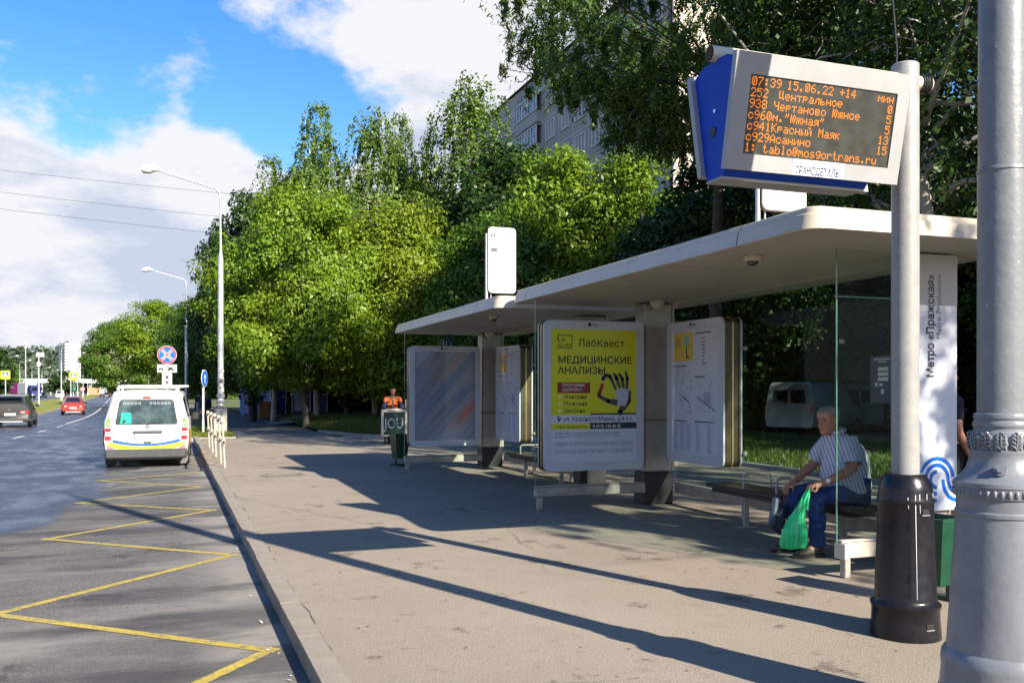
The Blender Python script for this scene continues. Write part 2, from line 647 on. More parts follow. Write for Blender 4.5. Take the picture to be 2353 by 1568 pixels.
# ------------------------------------------------------------------ ground materials
def asphalt(name, base, var, speck, warm, crack=0.0, wet=False, gutter=False, rough=0.85):
    m = bpy.data.materials.new(name)
    m.use_nodes = True
    nt = m.node_tree
    N, L = nt.nodes, nt.links
    p = N['Principled BSDF']
    p.inputs['Specular IOR Level'].default_value = 0.35
    tc = N.new('ShaderNodeTexCoord')
    oc = tc.outputs['Object']

    def noise(scale, detail, rough_=0.6, mapping=None):
        n = N.new('ShaderNodeTexNoise')
        n.inputs['Scale'].default_value = scale
        n.inputs['Detail'].default_value = detail
        n.inputs['Roughness'].default_value = rough_
        if mapping:
            mp = N.new('ShaderNodeMapping')
            mp.inputs['Scale'].default_value = mapping
            L.new(oc, mp.inputs['Vector'])
            L.new(mp.outputs[0], n.inputs['Vector'])
        else:
            L.new(oc, n.inputs['Vector'])
        return n.outputs['Fac']

    def ramp(v, a, ca, b, cb):
        r = N.new('ShaderNodeValToRGB')
        r.color_ramp.elements[0].position = a
        r.color_ramp.elements[0].color = (*ca, 1) if hasattr(ca, '__len__') else (ca, ca, ca, 1)
        r.color_ramp.elements[1].position = b
        r.color_ramp.elements[1].color = (*cb, 1) if hasattr(cb, '__len__') else (cb, cb, cb, 1)
        L.new(v, r.inputs['Fac'])
        return r.outputs[0]

    def mix(f, a, b, mode='MIX'):
        n = N.new('ShaderNodeMix')
        n.data_type = 'RGBA'
        n.blend_type = mode
        for sock, v in (('Factor', f), ('A', a), ('B', b)):
            if isinstance(v, (int, float)):
                n.inputs[sock].default_value = v
            elif isinstance(v, tuple):
                n.inputs[sock].default_value = (*v, 1)
            else:
                L.new(v, n.inputs[sock])
        return n.outputs['Result']

    col = ramp(noise(0.55, 6), 0.36, base, 0.66, var)
    sp = noise(70, 3, 0.7)
    col = mix(ramp(sp, 0.48, 0.0, 0.68, 0.9), col, speck)
    col = mix(ramp(noise(105, 2, 0.7), 0.54, 0.0, 0.64, 0.7), col, (base[0] * 0.42, base[1] * 0.42, base[2] * 0.42))
    col = mix(ramp(noise(0.28, 5, 0.6), 0.47, 0.0, 0.56, 0.4), col, (base[0] * 0.8, base[1] * 0.8, base[2] * 0.82))
    col = mix(ramp(noise(5.5, 7, 0.75), 0.57, 0.0, 0.66, 0.5), col, warm)
    # dropped stains
    col = mix(ramp(noise(1.6, 9, 0.72), 0.585, 0.0, 0.625, 0.65), col, (base[0] * 0.38, base[1] * 0.36, base[2] * 0.36))
    sx = N.new('ShaderNodeSeparateXYZ')
    L.new(oc, sx.inputs[0])
    if gutter:
        # dusty strip along the kerb, wavy edge
        n = noise(1.3, 6, 0.6)
        a = N.new('ShaderNodeMath')
        a.operation = 'MULTIPLY_ADD'
        L.new(n, a.inputs[0])
        a.inputs[1].default_value = 0.75
        L.new(sx.outputs['X'], a.inputs[2])
        col = mix(ramp(a.outputs[0], 0.35, 0.0, 0.85, 0.9), col, (0.235, 0.212, 0.183))
        # tyre scrubbed darker smears across the bay
        col = mix(ramp(noise(1.0, 6, 0.62, (0.35, 1.3, 1)), 0.47, 0.0, 0.58, 0.75), col, (base[0] * 0.5, base[1] * 0.5, base[2] * 0.55))
        col = mix(ramp(noise(1.1, 5, 0.6, (0.3, 0.9, 1)), 0.53, 0.0, 0.66, 0.65), col, speck)
    if crack:
        v = N.new('ShaderNodeTexVoronoi')
        v.feature = 'DISTANCE_TO_EDGE'
        v.inputs['Scale'].default_value = crack
        mp = N.new('ShaderNodeMix')
        mp.data_type = 'RGBA'
        mp.inputs['Factor'].default_value = 0.22
        nn = N.new('ShaderNodeTexNoise')
        nn.inputs['Scale'].default_value = 2.2
        nn.inputs['Detail'].default_value = 8
        L.new(oc, nn.inputs['Vector'])
        L.new(oc, mp.inputs['A'])
        L.new(nn.outputs['Color'], mp.inputs['B'])
        L.new(mp.outputs['Result'], v.inputs['Vector'])
        k = ramp(v.outputs['Distance'], 0.0, 1.0, 0.0035, 0.0)
        kk = N.new('ShaderNodeMath')
        kk.operation = 'MULTIPLY'
        L.new(k, kk.inputs[0])
        L.new(ramp(noise(0.35, 2), 0.5, 0.0, 0.62, 0.7), kk.inputs[1])
        col = mix(kk.outputs[0], col, (base[0] * 0.3, base[1] * 0.3, base[2] * 0.3))
    L.new(col, p.inputs['Base Color'])
    if wet:
        # freshly watered lane: darker, smoother asphalt with a ragged edge along the bay
        n = noise(0.75, 7, 0.66, (1.0, 0.8, 1))
        n2 = N.new('ShaderNodeMath')
        n2.operation = 'MULTIPLY_ADD'
        L.new(n, n2.inputs[0])
        n2.inputs[1].default_value = -2.6
        L.new(sx.outputs['X'], n2.inputs[2])
        yy = N.new('ShaderNodeMapRange')      # the wet reaches further into the bay away from the stop
        yy.inputs['From Min'].default_value = 9
        yy.inputs['From Max'].default_value = 19
        yy.inputs['To Min'].default_value = 0.9
        yy.inputs['To Max'].default_value = -0.5
        L.new(sx.outputs['Y'], yy.inputs['Value'])
        n3 = N.new('ShaderNodeMath')
        n3.operation = 'ADD'
        L.new(n2.outputs[0], n3.inputs[0])
        L.new(yy.outputs[0], n3.inputs[1])
        w = N.new('ShaderNodeMapRange')
        w.interpolation_type = 'SMOOTHSTEP'
        w.inputs['From Min'].default_value = -2.35
        w.inputs['From Max'].default_value = -2.75
        L.new(n3.outputs[0], w.inputs['Value'])
        col2 = mix(w.outputs[0], col, (base[0] * 0.42, base[1] * 0.46, base[2] * 0.62))
        L.new(col2, p.inputs['Base Color'])
        film = mix(ramp(noise(1.7, 6, 0.65, (1, 0.5, 1)), 0.42, 0.0, 0.6, 1.0), (0.5, 0.5, 0.5), (0.27, 0.27, 0.27))
        rr = mix(w.outputs[0], (rough, rough, rough), film)
        L.new(rr, p.inputs['Roughness'])
        ss = N.new('ShaderNodeMapRange')
        ss.inputs['To Min'].default_value = 0.35
        ss.inputs['To Max'].default_value = 0.9
        L.new(w.outputs[0], ss.inputs['Value'])
        L.new(ss.outputs[0], p.inputs['Specular IOR Level'])
    else:
        p.inputs['Roughness'].default_value = rough
    b = N.new('ShaderNodeBump')
    b.inputs['Strength'].default_value = 0.55
    b.inputs['Distance'].default_value = 0.008
    L.new(sp, b.inputs['Height'])
    L.new(b.outputs[0], p.inputs['Normal'])
    return m


M['road'] = asphalt('road_asphalt', (0.080, 0.076, 0.073), (0.135, 0.127, 0.117), (0.25, 0.23, 0.205), (0.16, 0.145, 0.125), crack=0.35, wet=True, gutter=True)
M['pavement'] = asphalt('pavement_asphalt', (0.232, 0.192, 0.146), (0.278, 0.233, 0.180), (0.395, 0.34, 0.27), (0.165, 0.128, 0.085), crack=0.3)
M['path'] = asphalt('path_asphalt', (0.12, 0.11, 0.105), (0.16, 0.15, 0.14), (0.24, 0.22, 0.2), (0.12, 0.1, 0.08))
M['kerbstone'] = mat('kerbstone', (0.218, 0.185, 0.147), 0.85, col2=(0.262, 0.225, 0.18), nscale=5, bump=0.5, bscale=60, spots=((0.36, 0.32, 0.27), 40, 0.34))
M['kerb_grey'] = mat('kerb_grey', (0.3, 0.29, 0.27), 0.85, col2=(0.22, 0.21, 0.2), nscale=3, bump=0.4)
M['lawn'] = mat('lawn', (0.055, 0.085, 0.016), 0.95, col2=(0.09, 0.11, 0.022), nscale=1.4, bump=1.0, bscale=30, lo=0.3, hi=0.7, spots=((0.09, 0.065, 0.035), 0.8, 0.36))
M['median'] = mat('median_grass', (0.14, 0.16, 0.012), 0.95, col2=(0.2, 0.2, 0.016), nscale=0.5, bump=1.0, bscale=20, lo=0.3, hi=0.7)
M['field'] = mat('field', (0.05, 0.07, 0.016), 0.95, col2=(0.075, 0.09, 0.024), nscale=0.05)


def yellow_mat(name, c, worn):
    m = mat(name, c, 0.6, col2=(c[0] * 0.72, c[1] * 0.72, c[2] * 0.8), nscale=3, lo=0.3, hi=0.75, spots=(worn, 22, 0.44), bump=0.4, bscale=70)
    return m


M['yellow_line'] = yellow_mat('yellow_line', (0.47, 0.345, 0.045), (0.17, 0.145, 0.09))
M['white_line'] = yellow_mat('white_line', (0.62, 0.62, 0.6), (0.2, 0.2, 0.19))

# ------------------------------------------------------------------ ground sheets
YS_NEAR = [-14, 18, 47, 60, 66, 72, 78, 84, 92, 105, 130, 170, 220, 280, 336, 430, 560, 760]


def strip(name, xl, xr, y0, y1, dz, m, kind='structure', ys=None):
    ys = sorted({y0, y1} | {y for y in (ys or YS_NEAR) if y0 < y < y1})
    mb = MB()
    V, F = [], []
    for y in ys:
        a = xl(y) if callable(xl) else xl + bend(y)
        b = xr(y) if callable(xr) else xr + bend(y)
        V += [(a, y, gz(y) + dz), (b, y, gz(y) + dz)]
    for i in range(len(ys) - 1):
        F.append((2 * i, 2 * i + 1, 2 * i + 3, 2 * i + 2))
    mb.add(V, F)
    o = mb.build(name, m)
    if kind:
        o['kind'] = kind
    return o


def kx(y):
    return 0.78 - 0.0095 * y


ground = strip('ground', -900, 900, -60, 1500, -0.6, M['field'], ys=YS_NEAR + [1000])
far = MB()
far.add([(-4000, 1500, gz(1500) - 0.6), (4000, 1500, gz(1500) - 0.6), (4000, 4500, -3), (-4000, 4500, -3)], [(0, 1, 2, 3)])
tag(far.build('far_ground', M['field']), kind='structure')
strip('road', -9.5, lambda y: kx(y) + 0.02 if y <= 33.6 else -2.2 + bend(y), -14, 33.6, -0.12, M['road'])
strip('road_beyond', -9.5, lambda y: -2.15 + bend(y), 33.6, 760, -0.12, M['road'])
strip('opposite_road', -27, -17, -14, 760, -0.12, M['road'])
strip('opposite_pavement', -32, -27.2, -14, 760, 0.0, M['path'])
strip('median_grass', -16.85, -9.65, 30, 760, 0.03, M['median'])
strip('pavement', lambda y: kx(y) + 0.11, lambda y: 11.0, -14, 33.0, 0.0, M['pavement'], ys=[18])
strip('sidewalk', 2.0, 5.4, 33.0, 420, -0.004, M['path'])
strip('back_lawn', 11.16, 19.5, -14, 33, 0.04, M['lawn'])
strip('back_street', 19.5, 28, -14, 60, -0.05, M['path'])
strip('far_lawn', 28, 90, -14, 60, 0.02, M['lawn'])

# mound of lawn beyond the stop, its front kerb curving to the right
mound = MB()
front = [(5.42, 37.6), (5.9, 35.2), (6.3, 33.2), (7.2, 32.0), (8.6, 31.4), (11.2, 31.0), (19.4, 30.6)]
backs = [(5.42, 60), (6.2, 60), (7, 60), (8.2, 60), (9.6, 60), (12.5, 60), (19.4, 60)]
NR = 10
Vm, Fm = [], []
for i in range(NR + 1):
    t = (i / NR) ** 1.6
    for (f_, b_) in zip(front, backs):
        x = f_[0] + (b_[0] - f_[0]) * t
        y = f_[1] + (b_[1] - f_[1]) * t
        rise = 0.34 * (1 - math.exp(-(y - f_[1]) / 3.0)) * min(1, max(0, (x - 5.4) / 1.6))
        Vm.append((x, y, gz(y) + 0.06 + rise))
nf = len(front)
for i in range(NR):
    for j in range(nf - 1):
        a = i * nf + j
        Fm.append((a, a + 1, a + nf + 1, a + nf))
mound.add(Vm, Fm)
tag(mound.build('lawn_mound', M['lawn'], smooth=60), kind='structure')
strip('park_lawn', 5.42, 70, 60, 420, 0.07, M['lawn'])
strip('verge', lambda y: -2.0 + bend(y), lambda y: 1.95 + bend(y), 33.7, 420, 0.03, M['lawn'])

# path that climbs away to the right behind the cabins
pth = MB()
pth.add([(4.4, 47, gz(47) + 0.02), (7.2, 44.5, gz(44) + 0.40), (13.5, 47.0, gz(47) + 0.50), (13.2, 48.6, gz(48) + 0.50), (8.0, 47.0, gz(46) + 0.43), (4.4, 51, gz(51) + 0.02)],
        [(0, 1, 4, 5), (1, 2, 3, 4)])
tag(pth.build('park_path', M['kerb_grey']), kind='structure')

# ------------------------------------------------------------------ kerbs
kerb = link('kerb', None)
kerb['kind'] = 'structure'
me_ks = None
for i in range(47):
    y = -13.5 + i
    L_ = 1.0
    if me_ks is None:
        mb = MB()
        mb.box((0, 0, -0.08), (0.15, L_, 0.17), 0.003)
        o = mb.build('kerb_stone', M['kerbstone'], kerb)
        me_ks = o.data
    else:
        o = link('kerb_stone', me_ks, kerb)
    o.location = (kx(y) + 0.075 + random.uniform(-0.004, 0.004), y, 0)
    o.rotation_euler = (random.uniform(-0.003, 0.003), random.uniform(-0.01, 0.01), 0.0095 + random.uniform(-0.004, 0.004))


def kerb_line(name, pts, w=0.15, h=0.12, m=None, base=-0.12):
    mb = MB()
    n = len(pts)
    V, F = [], []
    for i, p in enumerate(pts):
        a, b = pts[max(0, i - 1)], pts[min(n - 1, i + 1)]
        t = Vector((b[0] - a[0], b[1] - a[1])).normalized()
        nx, ny = -t.y, t.x
        z = gz(p[1])
        for (o_, zz) in ((w / 2, base - 0.05), (w / 2, base + h), (-w / 2, base + h), (-w / 2, base - 0.05)):
            V.append((p[0] + nx * o_, p[1] + ny * o_, z + zz))
    for i in range(n - 1):
        for k in range(3):
            F.append((4 * i + k, 4 * i + k + 1, 4 * i + 4 + k + 1, 4 * i + 4 + k))
    F += [(0, 1, 2, 3), tuple(4 * (n - 1) + k for k in (3, 2, 1, 0))]
    mb.add(V, F)
    return tag(mb.build(name, m or M['kerb_grey']), kind='structure')


kerb_line('median_kerb', [(-9.57 + bend(y), y) for y in [-14, 18, 30, 47, 60, 66, 72, 78, 84, 92, 105, 130, 170, 220, 280, 336, 430, 560]], h=0.16)
kerb_line('far_median_kerb', [(-16.93 + bend(y), y) for y in [-14, 18, 30, 47, 60, 72, 84, 105, 130, 170, 220, 280, 336, 430, 560]], h=0.16)
kerb_line('verge_kerb', [(1.9, 33.55), (0.6, 33.55), (-1.0, 33.62), (-1.8, 34.4), (-2.1, 36)] + [(-2.1 + bend(y), y) for y in [47, 60, 72, 84, 105, 130, 170, 220, 280, 336, 430]], h=0.15)
kerb_line('mound_kerb', [(f_[0] - 0.05, f_[1] - 0.05) for f_ in front], w=0.14, h=0.07, base=0.0)
kerb_line('lawn_kerb', [(11.08, y) for y in (-14, 18, 30.9)], w=0.14, h=0.08, base=0.0)

# dark joint behind the kerb stones and wandering cracks in the asphalt
def crack(name, pts, w, seed):
    rc_ = random.Random(seed)
    fine = []
    for i in range(len(pts) - 1):
        a, b = Vector(pts[i]), Vector(pts[i + 1])
        n_ = max(2, int((b - a).length / 0.07))
        for q in range(n_):
            fine.append(a.lerp(b, q / n_))
    fine.append(Vector(pts[-1]))
    dx = 0.0
    V, F = [], []
    for i, p in enumerate(fine):
        dx = dx * 0.8 + rc_.uniform(-0.012, 0.012)
        t = (fine[min(i + 1, len(fine) - 1)] - fine[max(i - 1, 0)]).normalized()
        nn = Vector((-t.y, t.x))
        c = p + nn * dx
        ww = w * rc_.uniform(0.25, 1.0)
        V += [(c.x + nn.x * ww / 2, c.y + nn.y * ww / 2, 0.0042), (c.x - nn.x * ww / 2, c.y - nn.y * ww / 2, 0.0042)]
    for i in range(len(fine) - 1):
        if rc_.random() < 0.9:
            F.append((2 * i, 2 * i + 1, 2 * i + 3, 2 * i + 2))
    mb = MB()
    mb.add(V, F)
    o = mb.build(name, mat('crack_dark', (0.12, 0.10, 0.08), 0.9))
    o['kind'] = 'structure'


for (ya, yb, sd) in ((3.2, 5.1, 1), (5.6, 8.9, 2), (9.3, 13.0, 3), (14, 19, 4)):
    crack('kerb_joint', [(kx(ya) + 0.157, ya), (kx(yb) + 0.157, yb)], 0.012, sd)
for sd, pts in enumerate((((0.9, 11.3), (1.9, 11.5), (3.2, 11.0), (4.3, 11.1)), ((0.85, 4.6), (1.6, 4.65), (2.4, 4.5)))):
    crack('pavement_crack', pts, 0.007, 20 + sd)

# ------------------------------------------------------------------ painted markings
zz = [(0.0, 5.5), (0.56, 6.2), (-1.32, 7.9), (0.53, 9.89), (-1.42, 11.66), (0.45, 13.63), (-1.42, 15.19), (0.38, 16.96), (-1.42, 18.74), (0.33, 19.7)]
zz = [(-1.27, 3.95)] + [(0.56, 6.2)] + zz[2:]
root = link('bus_stop_marking', None)
root['kind'] = 'structure'
HW = 0.044
for i in range(len(zz) - 1):
    a, b = Vector((*zz[i], 0)), Vector((*zz[i + 1], 0))
    t = (b - a).normalized()
    n = Vector((-t.y, t.x, 0)) * HW
    ea = t * 0.06
    mb = MB()
    lift = -0.116 + (0.0008 if i % 2 else 0.0)
    dz = Vector((0, 0, lift))
    mb.add([a - ea + n + dz, a - ea - n + dz, b + ea - n + dz, b + ea + n + dz], [(0, 1, 2, 3)])
    mb.build('yellow_stripe', M['yellow_line'], root)


def mark(pts, w, name='lane_line', m=None):
    mb = MB()
    V, F = [], []
    n = len(pts)
    for i, p in enumerate(pts):
        a, b = pts[max(0, i - 1)], pts[min(n - 1, i + 1)]
        t = Vector((b[0] - a[0], b[1] - a[1])).normalized()
        z = gz(p[1]) - 0.113
        V += [(p[0] - t.y * w / 2, p[1] + t.x * w / 2, z), (p[0] + t.y * w / 2, p[1] - t.x * w / 2, z)]
    for i in range(n - 1):
        F.append((2 * i, 2 * i + 1, 2 * i + 3, 2 * i + 2))
    mb.add(V, F)
    return mb.build(name, m or M['white_line'], lines)


lines = link('lane_markings', None)
lines['kind'] = 'structure'
for y in np.arange(12.0, 54, 6.6):
    mark([(-5.8, y), (-5.8, y + 2.6)], 0.13)
mark([(-5.8 + bend(y), y) for y in (56.5, 60, 66, 72, 78, 84, 92, 105, 130, 170, 210, 250, 300)], 0.15)
for k in range(4):
    x = -5.3 + k * 1.0
    mark([(x + bend(100) - 1.0, 100.0), (x + bend(100) - 0.5, 100.0)], 0.4)

# ------------------------------------------------------------------ manhole on the pavement
mh = MB()
mh.lathe([(0.0, 0.0), (0.30, 0.0), (0.31, 0.006)], n=28, caps=False)
mh.lathe([(0.33, 0.008), (0.40, 0.008), (0.405, 0.001)], n=28, caps=False)
o = mh.build('manhole_cover', mat('cast_iron', (0.17, 0.14, 0.115), 0.6, col2=(0.22, 0.185, 0.15), nscale=14, bump=0.5, bscale=50), smooth=40, loc=(1.82, 17.35, 0.004))
tag(o, 'round manhole cover flush in the sunlit pavement by the railing', 'manhole cover')

# ------------------------------------------------------------------ bus shelter
Y0, Y1 = 5.62, 12.1          # near and far end of the roof
XF, XB = 4.42, 7.02          # front and back edge of the roof
PROF = [(-0.03, 2.80), (0.02, 2.80), (0.012, 2.835), (-0.004, 2.915), (-0.010, 2.921), (-0.026, 2.925), (-0.030, 2.968), (-0.038, 2.975), (-0.06, 2.976)]


def roof_path():
    r = 0.15
    pts = []
    for (cx, cy, a0) in ((XF + r, Y0 + r, 180), (XB - r, Y0 + r, 270), (XB - r, Y1 - r, 0), (XF + r, Y1 - r, 90)):
        for k in range(9):
            a = R(a0 + 90 * k / 8)
            pts.append((cx + r * math.cos(a), cy + r * math.sin(a), math.cos(a), math.sin(a)))
    return pts


def sweep(path, name, parent):
    mb = MB()
    V, F = [], []
    n = len(PROF)
    for (x, y, nx, ny) in path:
        for (o_, z) in PROF:
            V.append((x + nx * o_, y + ny * o_, z))
    for i in range(len(path) - 1):
        for k in range(n - 1):
            F.append((i * n + k, i * n + k + 1, (i + 1) * n + k + 1, (i + 1) * n + k))
    mb.add(V, F)
    return mb.build(name, M['cream_metal'], parent, smooth=22)


def build_shelter():
    S = thing('bus_shelter', 'nearer glass bus shelter with cream flat roof, where a man in a striped shirt sits', 'bus shelter', group='bus shelters in a row at the stop')
    P_ = roof_path()
    g = 0.006
    yA, yB = Y0 + 0.95, Y1 - 0.55
    # near end with its front corner, straight front, far end, back
    sweep([(XF, yA - g, -1, 0)] + P_[0:18] + [(XB, Y0 + 0.6, 1, 0)], 'fascia', S)
    sweep([(XF, yB - g, -1, 0), (XF, yA + g, -1, 0)], 'fascia', S)
    sweep([(XB, Y0 + 0.61, 1, 0)] + P_[18:36] + [(XF, yB + g, -1, 0)], 'fascia', S)
    top = MB()
    top.prism([(p[0] - p[2] * 0.05, p[1] - p[3] * 0.05) for p in P_], 2.90, 2.970, 'z')
    top.build('roof_deck', M['cream_metal'], S)
    under = MB()
    under.prism([(p[0] - p[2] * 0.035, p[1] - p[3] * 0.035) for p in P_], 2.86, 2.895, 'z')
    under.build('roof_core', M['black_base'], S)
    # ceiling panels between recessed joints
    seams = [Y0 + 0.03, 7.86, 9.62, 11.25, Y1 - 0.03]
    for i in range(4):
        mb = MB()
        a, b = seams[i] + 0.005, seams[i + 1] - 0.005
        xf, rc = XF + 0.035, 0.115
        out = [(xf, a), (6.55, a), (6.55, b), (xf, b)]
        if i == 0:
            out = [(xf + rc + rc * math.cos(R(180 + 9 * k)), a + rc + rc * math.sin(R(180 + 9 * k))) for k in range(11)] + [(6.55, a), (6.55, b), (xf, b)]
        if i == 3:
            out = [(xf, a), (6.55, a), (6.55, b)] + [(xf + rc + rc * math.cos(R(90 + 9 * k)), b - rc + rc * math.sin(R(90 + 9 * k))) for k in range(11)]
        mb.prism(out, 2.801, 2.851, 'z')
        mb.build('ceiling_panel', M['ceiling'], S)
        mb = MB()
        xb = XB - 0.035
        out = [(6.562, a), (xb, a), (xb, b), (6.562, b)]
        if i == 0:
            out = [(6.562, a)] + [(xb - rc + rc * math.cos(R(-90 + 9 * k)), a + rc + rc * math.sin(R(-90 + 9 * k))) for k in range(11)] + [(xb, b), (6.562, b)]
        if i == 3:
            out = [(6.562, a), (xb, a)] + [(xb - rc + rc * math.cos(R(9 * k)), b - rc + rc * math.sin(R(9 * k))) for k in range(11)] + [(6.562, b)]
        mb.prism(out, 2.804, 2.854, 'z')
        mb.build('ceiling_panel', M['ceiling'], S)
    # pillars with black plinths
    for (ya, yb) in ((11.25, 11.55), (6.36, 6.62)):
        mb = MB()
        mb.box((6.275, (ya + yb) / 2, 1.98), (0.43, yb - ya, 1.62), 0.02)
        mb.box((6.275, (ya + yb) / 2, 0.805), (0.43, yb - ya, 0.715), 0.02)
        mb.box((6.515, (ya + yb) / 2, 1.62), (0.045, yb - ya - 0.03, 2.34), 0.008)
        p = mb.build('pillar', M['pillar_metal'], S)
        mb = MB()
        mb.box((6.275, (ya + yb) / 2, 0.223), (0.45, yb - ya + 0.02, 0.445), 0.012)
        mb.build('plinth', M['black_base'], p)
    mb = MB()
    mb.lathe([(0.10, 2.80), (0.10, 2.77), (0.055, 2.70), (0.0, 2.695)], (6.17, 11.1, 0), 16)
    mb.build('spot_lamp', mat('lamp_cream', (0.6, 0.55, 0.42), 0.4), S, smooth=40)
    # back wall
    back = [6.64, 7.86, 9.62, 11.24]
    for i in range(3):
        a, b = back[i] + 0.006, back[i + 1] - 0.006
        mb = MB()
        mb.box((6.57, (a + b) / 2, 1.54), (0.010, b - a, 2.49), 0)
        mb.build('glass_pane', GLASS_B, S)
    for y in (7.86, 9.62):
        for z in (0.8, 2.1):
            mb = MB()
            mb.box((6.57, y, z), (0.05, 0.05, 0.05), 0.008)
            mb.build('glass_clamp', M['rail_metal'], S)
    mb = MB()
    mb.box((6.57, 8.95, 0.235), (0.07, 4.62, 0.13), 0.008)
    mb.build('base_rail', M['rail_metal'], S)
    for y in (7.86, 9.62):
        mb = MB()
        mb.box((6.57, y, 0.085), (0.05, 0.08, 0.17), 0.006)
        mb.build('foot', M['rail_metal'], S)
    # far wing that carries the poster box
    mb = MB()
    mb.box((5.24, 11.27, 1.54), (1.60, 0.010, 2.49), 0)
    mb.build('glass_pane', GLASS, S)
    mb = MB()
    mb.box((5.235, 11.25, 0.237), (1.63, 0.09, 0.13), 0.012)
    mb.box((5.235, 11.25, 0.312), (1.63, 0.05, 0.018), 0.004)
    mb.build('base_rail', M['rail_metal'], S)
    mb = MB()
    mb.box((4.49, 11.25, 0.085), (0.07, 0.07, 0.17), 0.006)
    mb.build('foot', M['rail_metal'], S)
    near = []
    # near wing, shorter, of two sheets of glass
    mb = MB()
    mb.box((5.63, 6.31, 1.54), (0.84, 0.010, 2.49), 0)
    near.append(mb.build('glass_pane', GLASS, S))
    mb = MB()
    mb.box((5.63, 6.33, 1.35), (0.835, 0.008, 2.06), 0)
    near.append(mb.build('glass_pane', GLASS, S))
    mb = MB()
    mb.box((5.66, 6.32, 0.235), (0.84, 0.10, 0.13), 0.008)
    mb.box((5.66, 6.30, 0.315), (0.84, 0.06, 0.02), 0.004)
    mb.box((5.255, 6.29, 0.235), (0.05, 0.14, 0.135), 0.006)
    near.append(mb.build('base_rail', M['cream_metal'], S))
    mb = MB()
    mb.box((5.315, 6.32, 0.085), (0.06, 0.07, 0.17), 0.006)
    near.append(mb.build('foot', M['rail_metal'], S))
    # green cut edges of the glass
    GE = mat('glass_edge', (0.10, 0.22, 0.17), 0.15, spec=0.8)
    for (x, y, z, sx, sz) in ((5.212, 6.305, 1.54, 0.007, 2.49), (5.63, 6.333, 2.384, 0.835, 0.008), (4.437, 11.265, 1.54, 0.008, 2.49)):
        mb = MB()
        mb.box((x, y, z), (sx, 0.012, sz))
        g_ = mb.build('glass_edge', GE, S)
        if y < 7:
            near.append(g_)
    # dome camera under the roof
    mb = MB()
    mb.lathe([(0.075, 2.80), (0.08, 2.79), (0.078, 2.755), (0.062, 2.75)], (4.86, 7.0, 0), 24)
    d = mb.build('dome_camera', mat('dome_cream', (0.62, 0.56, 0.42), 0.4), S, smooth=40)
    mb = MB()
    mb.lathe([(0.055, 2.75), (0.05, 2.73), (0.03, 2.712), (0.0, 2.706)], (4.86, 7.0, 0), 20, caps=False)
    mb.build('lens', M['dark_glass'], d, smooth=60)
    for o in near:
        o['near_wing'] = 1
    return S


SH2 = Vector((-0.2, 6.6, -0.05))
S1 = build_shelter()
S2 = copy_tree(S1)
S2.location = SH2
for o in list(S2.children):        # the farther shelter has no wing at its near end
    if o.get('near_wing'):
        bpy.data.objects.remove(o)
S2['label'] = 'farther glass bus shelter with cream flat roof, beside the orange vested cleaner'


# ------------------------------------------------------------------ benches
def build_bench():
    B = thing('bench', 'long dark bench the seated man uses, inside the nearer shelter', 'bench', (0, 0, 0), group='benches in the shelters')
    for (x0, x1) in ((5.93, 6.13), (6.145, 6.345)):
        mb = MB()
        mb.box(((x0 + x1) / 2, 8.25, 0.455), (x1 - x0, 2.5, 0.05), 0.01)
        mb.build('seat_board', M['bench_wood'], B)
    mb = MB()
    mb.box((6.138, 8.25, 0.405), (0.30, 2.4, 0.05), 0.004)
    mb.build('seat_frame', M['black_base'], B)
    for y in (7.35, 9.0):
        mb = MB()
        mb.box((6.16, y, 0.19), (0.06, 0.05, 0.38), 0.004)
        mb.box((6.16, y, 0.006), (0.22, 0.09, 0.012))
        mb.build('leg', M['rail_metal'], B)
    for y in (8.15, 8.75):
        mb = MB()
        mb.tube([(5.96, y, 0.48), (5.96, y, 0.62), (5.99, y, 0.645), (6.30, y, 0.645), (6.33, y, 0.62), (6.33, y, 0.48)], 0.014, 8)
        mb.build('armrest', M['rail_metal'], B, smooth=50)
    return B


bench = build_bench()
b2 = copy_tree(bench)
b2.location = SH2
b2['label'] = 'long dark empty bench inside the farther shelter'


# ------------------------------------------------------------------ poster boxes
def lightbox(name, label, cat, w, h, d, loc, rz, group):
    T = thing(name, label, cat, loc, rz, group)
    mb = MB()
    mb.prism(rrect(w - 0.02, h - 0.02, 0.075, 5, 0, h / 2), -d / 2 + 0.03, d / 2 - 0.03, 'y')
    mb.build('case', M['bronze'], T, smooth=30)
    for (a, b) in ((-d / 2 + 0.026, -d / 2 + 0.05), (-0.012, 0.012), (d / 2 - 0.05, d / 2 - 0.026)):
        mb = MB()
        mb.ring(rrect(w, h, 0.085, 5, 0, h / 2), rrect(w - 0.06, h - 0.06, 0.065, 5, 0, h / 2), a, b)
        mb.build('edge_trim', M['sunlit_bronze'] if abs(a + b) < 0.01 else M['bronze'], T, smooth=30)  # gold tone of the middle trim paints sunlight on the bronze
    ins = 0.105
    o_, i_ = rrect(w, h, 0.085, 5, 0, h / 2), rrect(w - 2 * ins, h - 2.2 * ins, 0.012, 5, 0, h / 2)
    mb = MB()
    mb.ring(o_, i_, -d / 2 - 0.002, -d / 2 + 0.022)
    f = mb.build('door_frame', M['box_frame'], T, smooth=30)
    mb = MB()
    mb.ring(o_, i_, d / 2 - 0.022, d / 2 + 0.002)
    mb.build('door_frame', M['box_frame'], T, smooth=30)
    # maker's small mark in the top of the frame
    flat('maker_mark', disc(-0.075, h - 0.05, 0.026, 12), -d / 2 - 0.004, M['black_print'], f)
    text('Russ', -0.035, h - 0.066, 0.05, M['black_print'], f, -d / 2 - 0.004, bold=0.01)
    return T, -d / 2 + 0.008, (w - 2 * ins, h - 2.2 * ins)


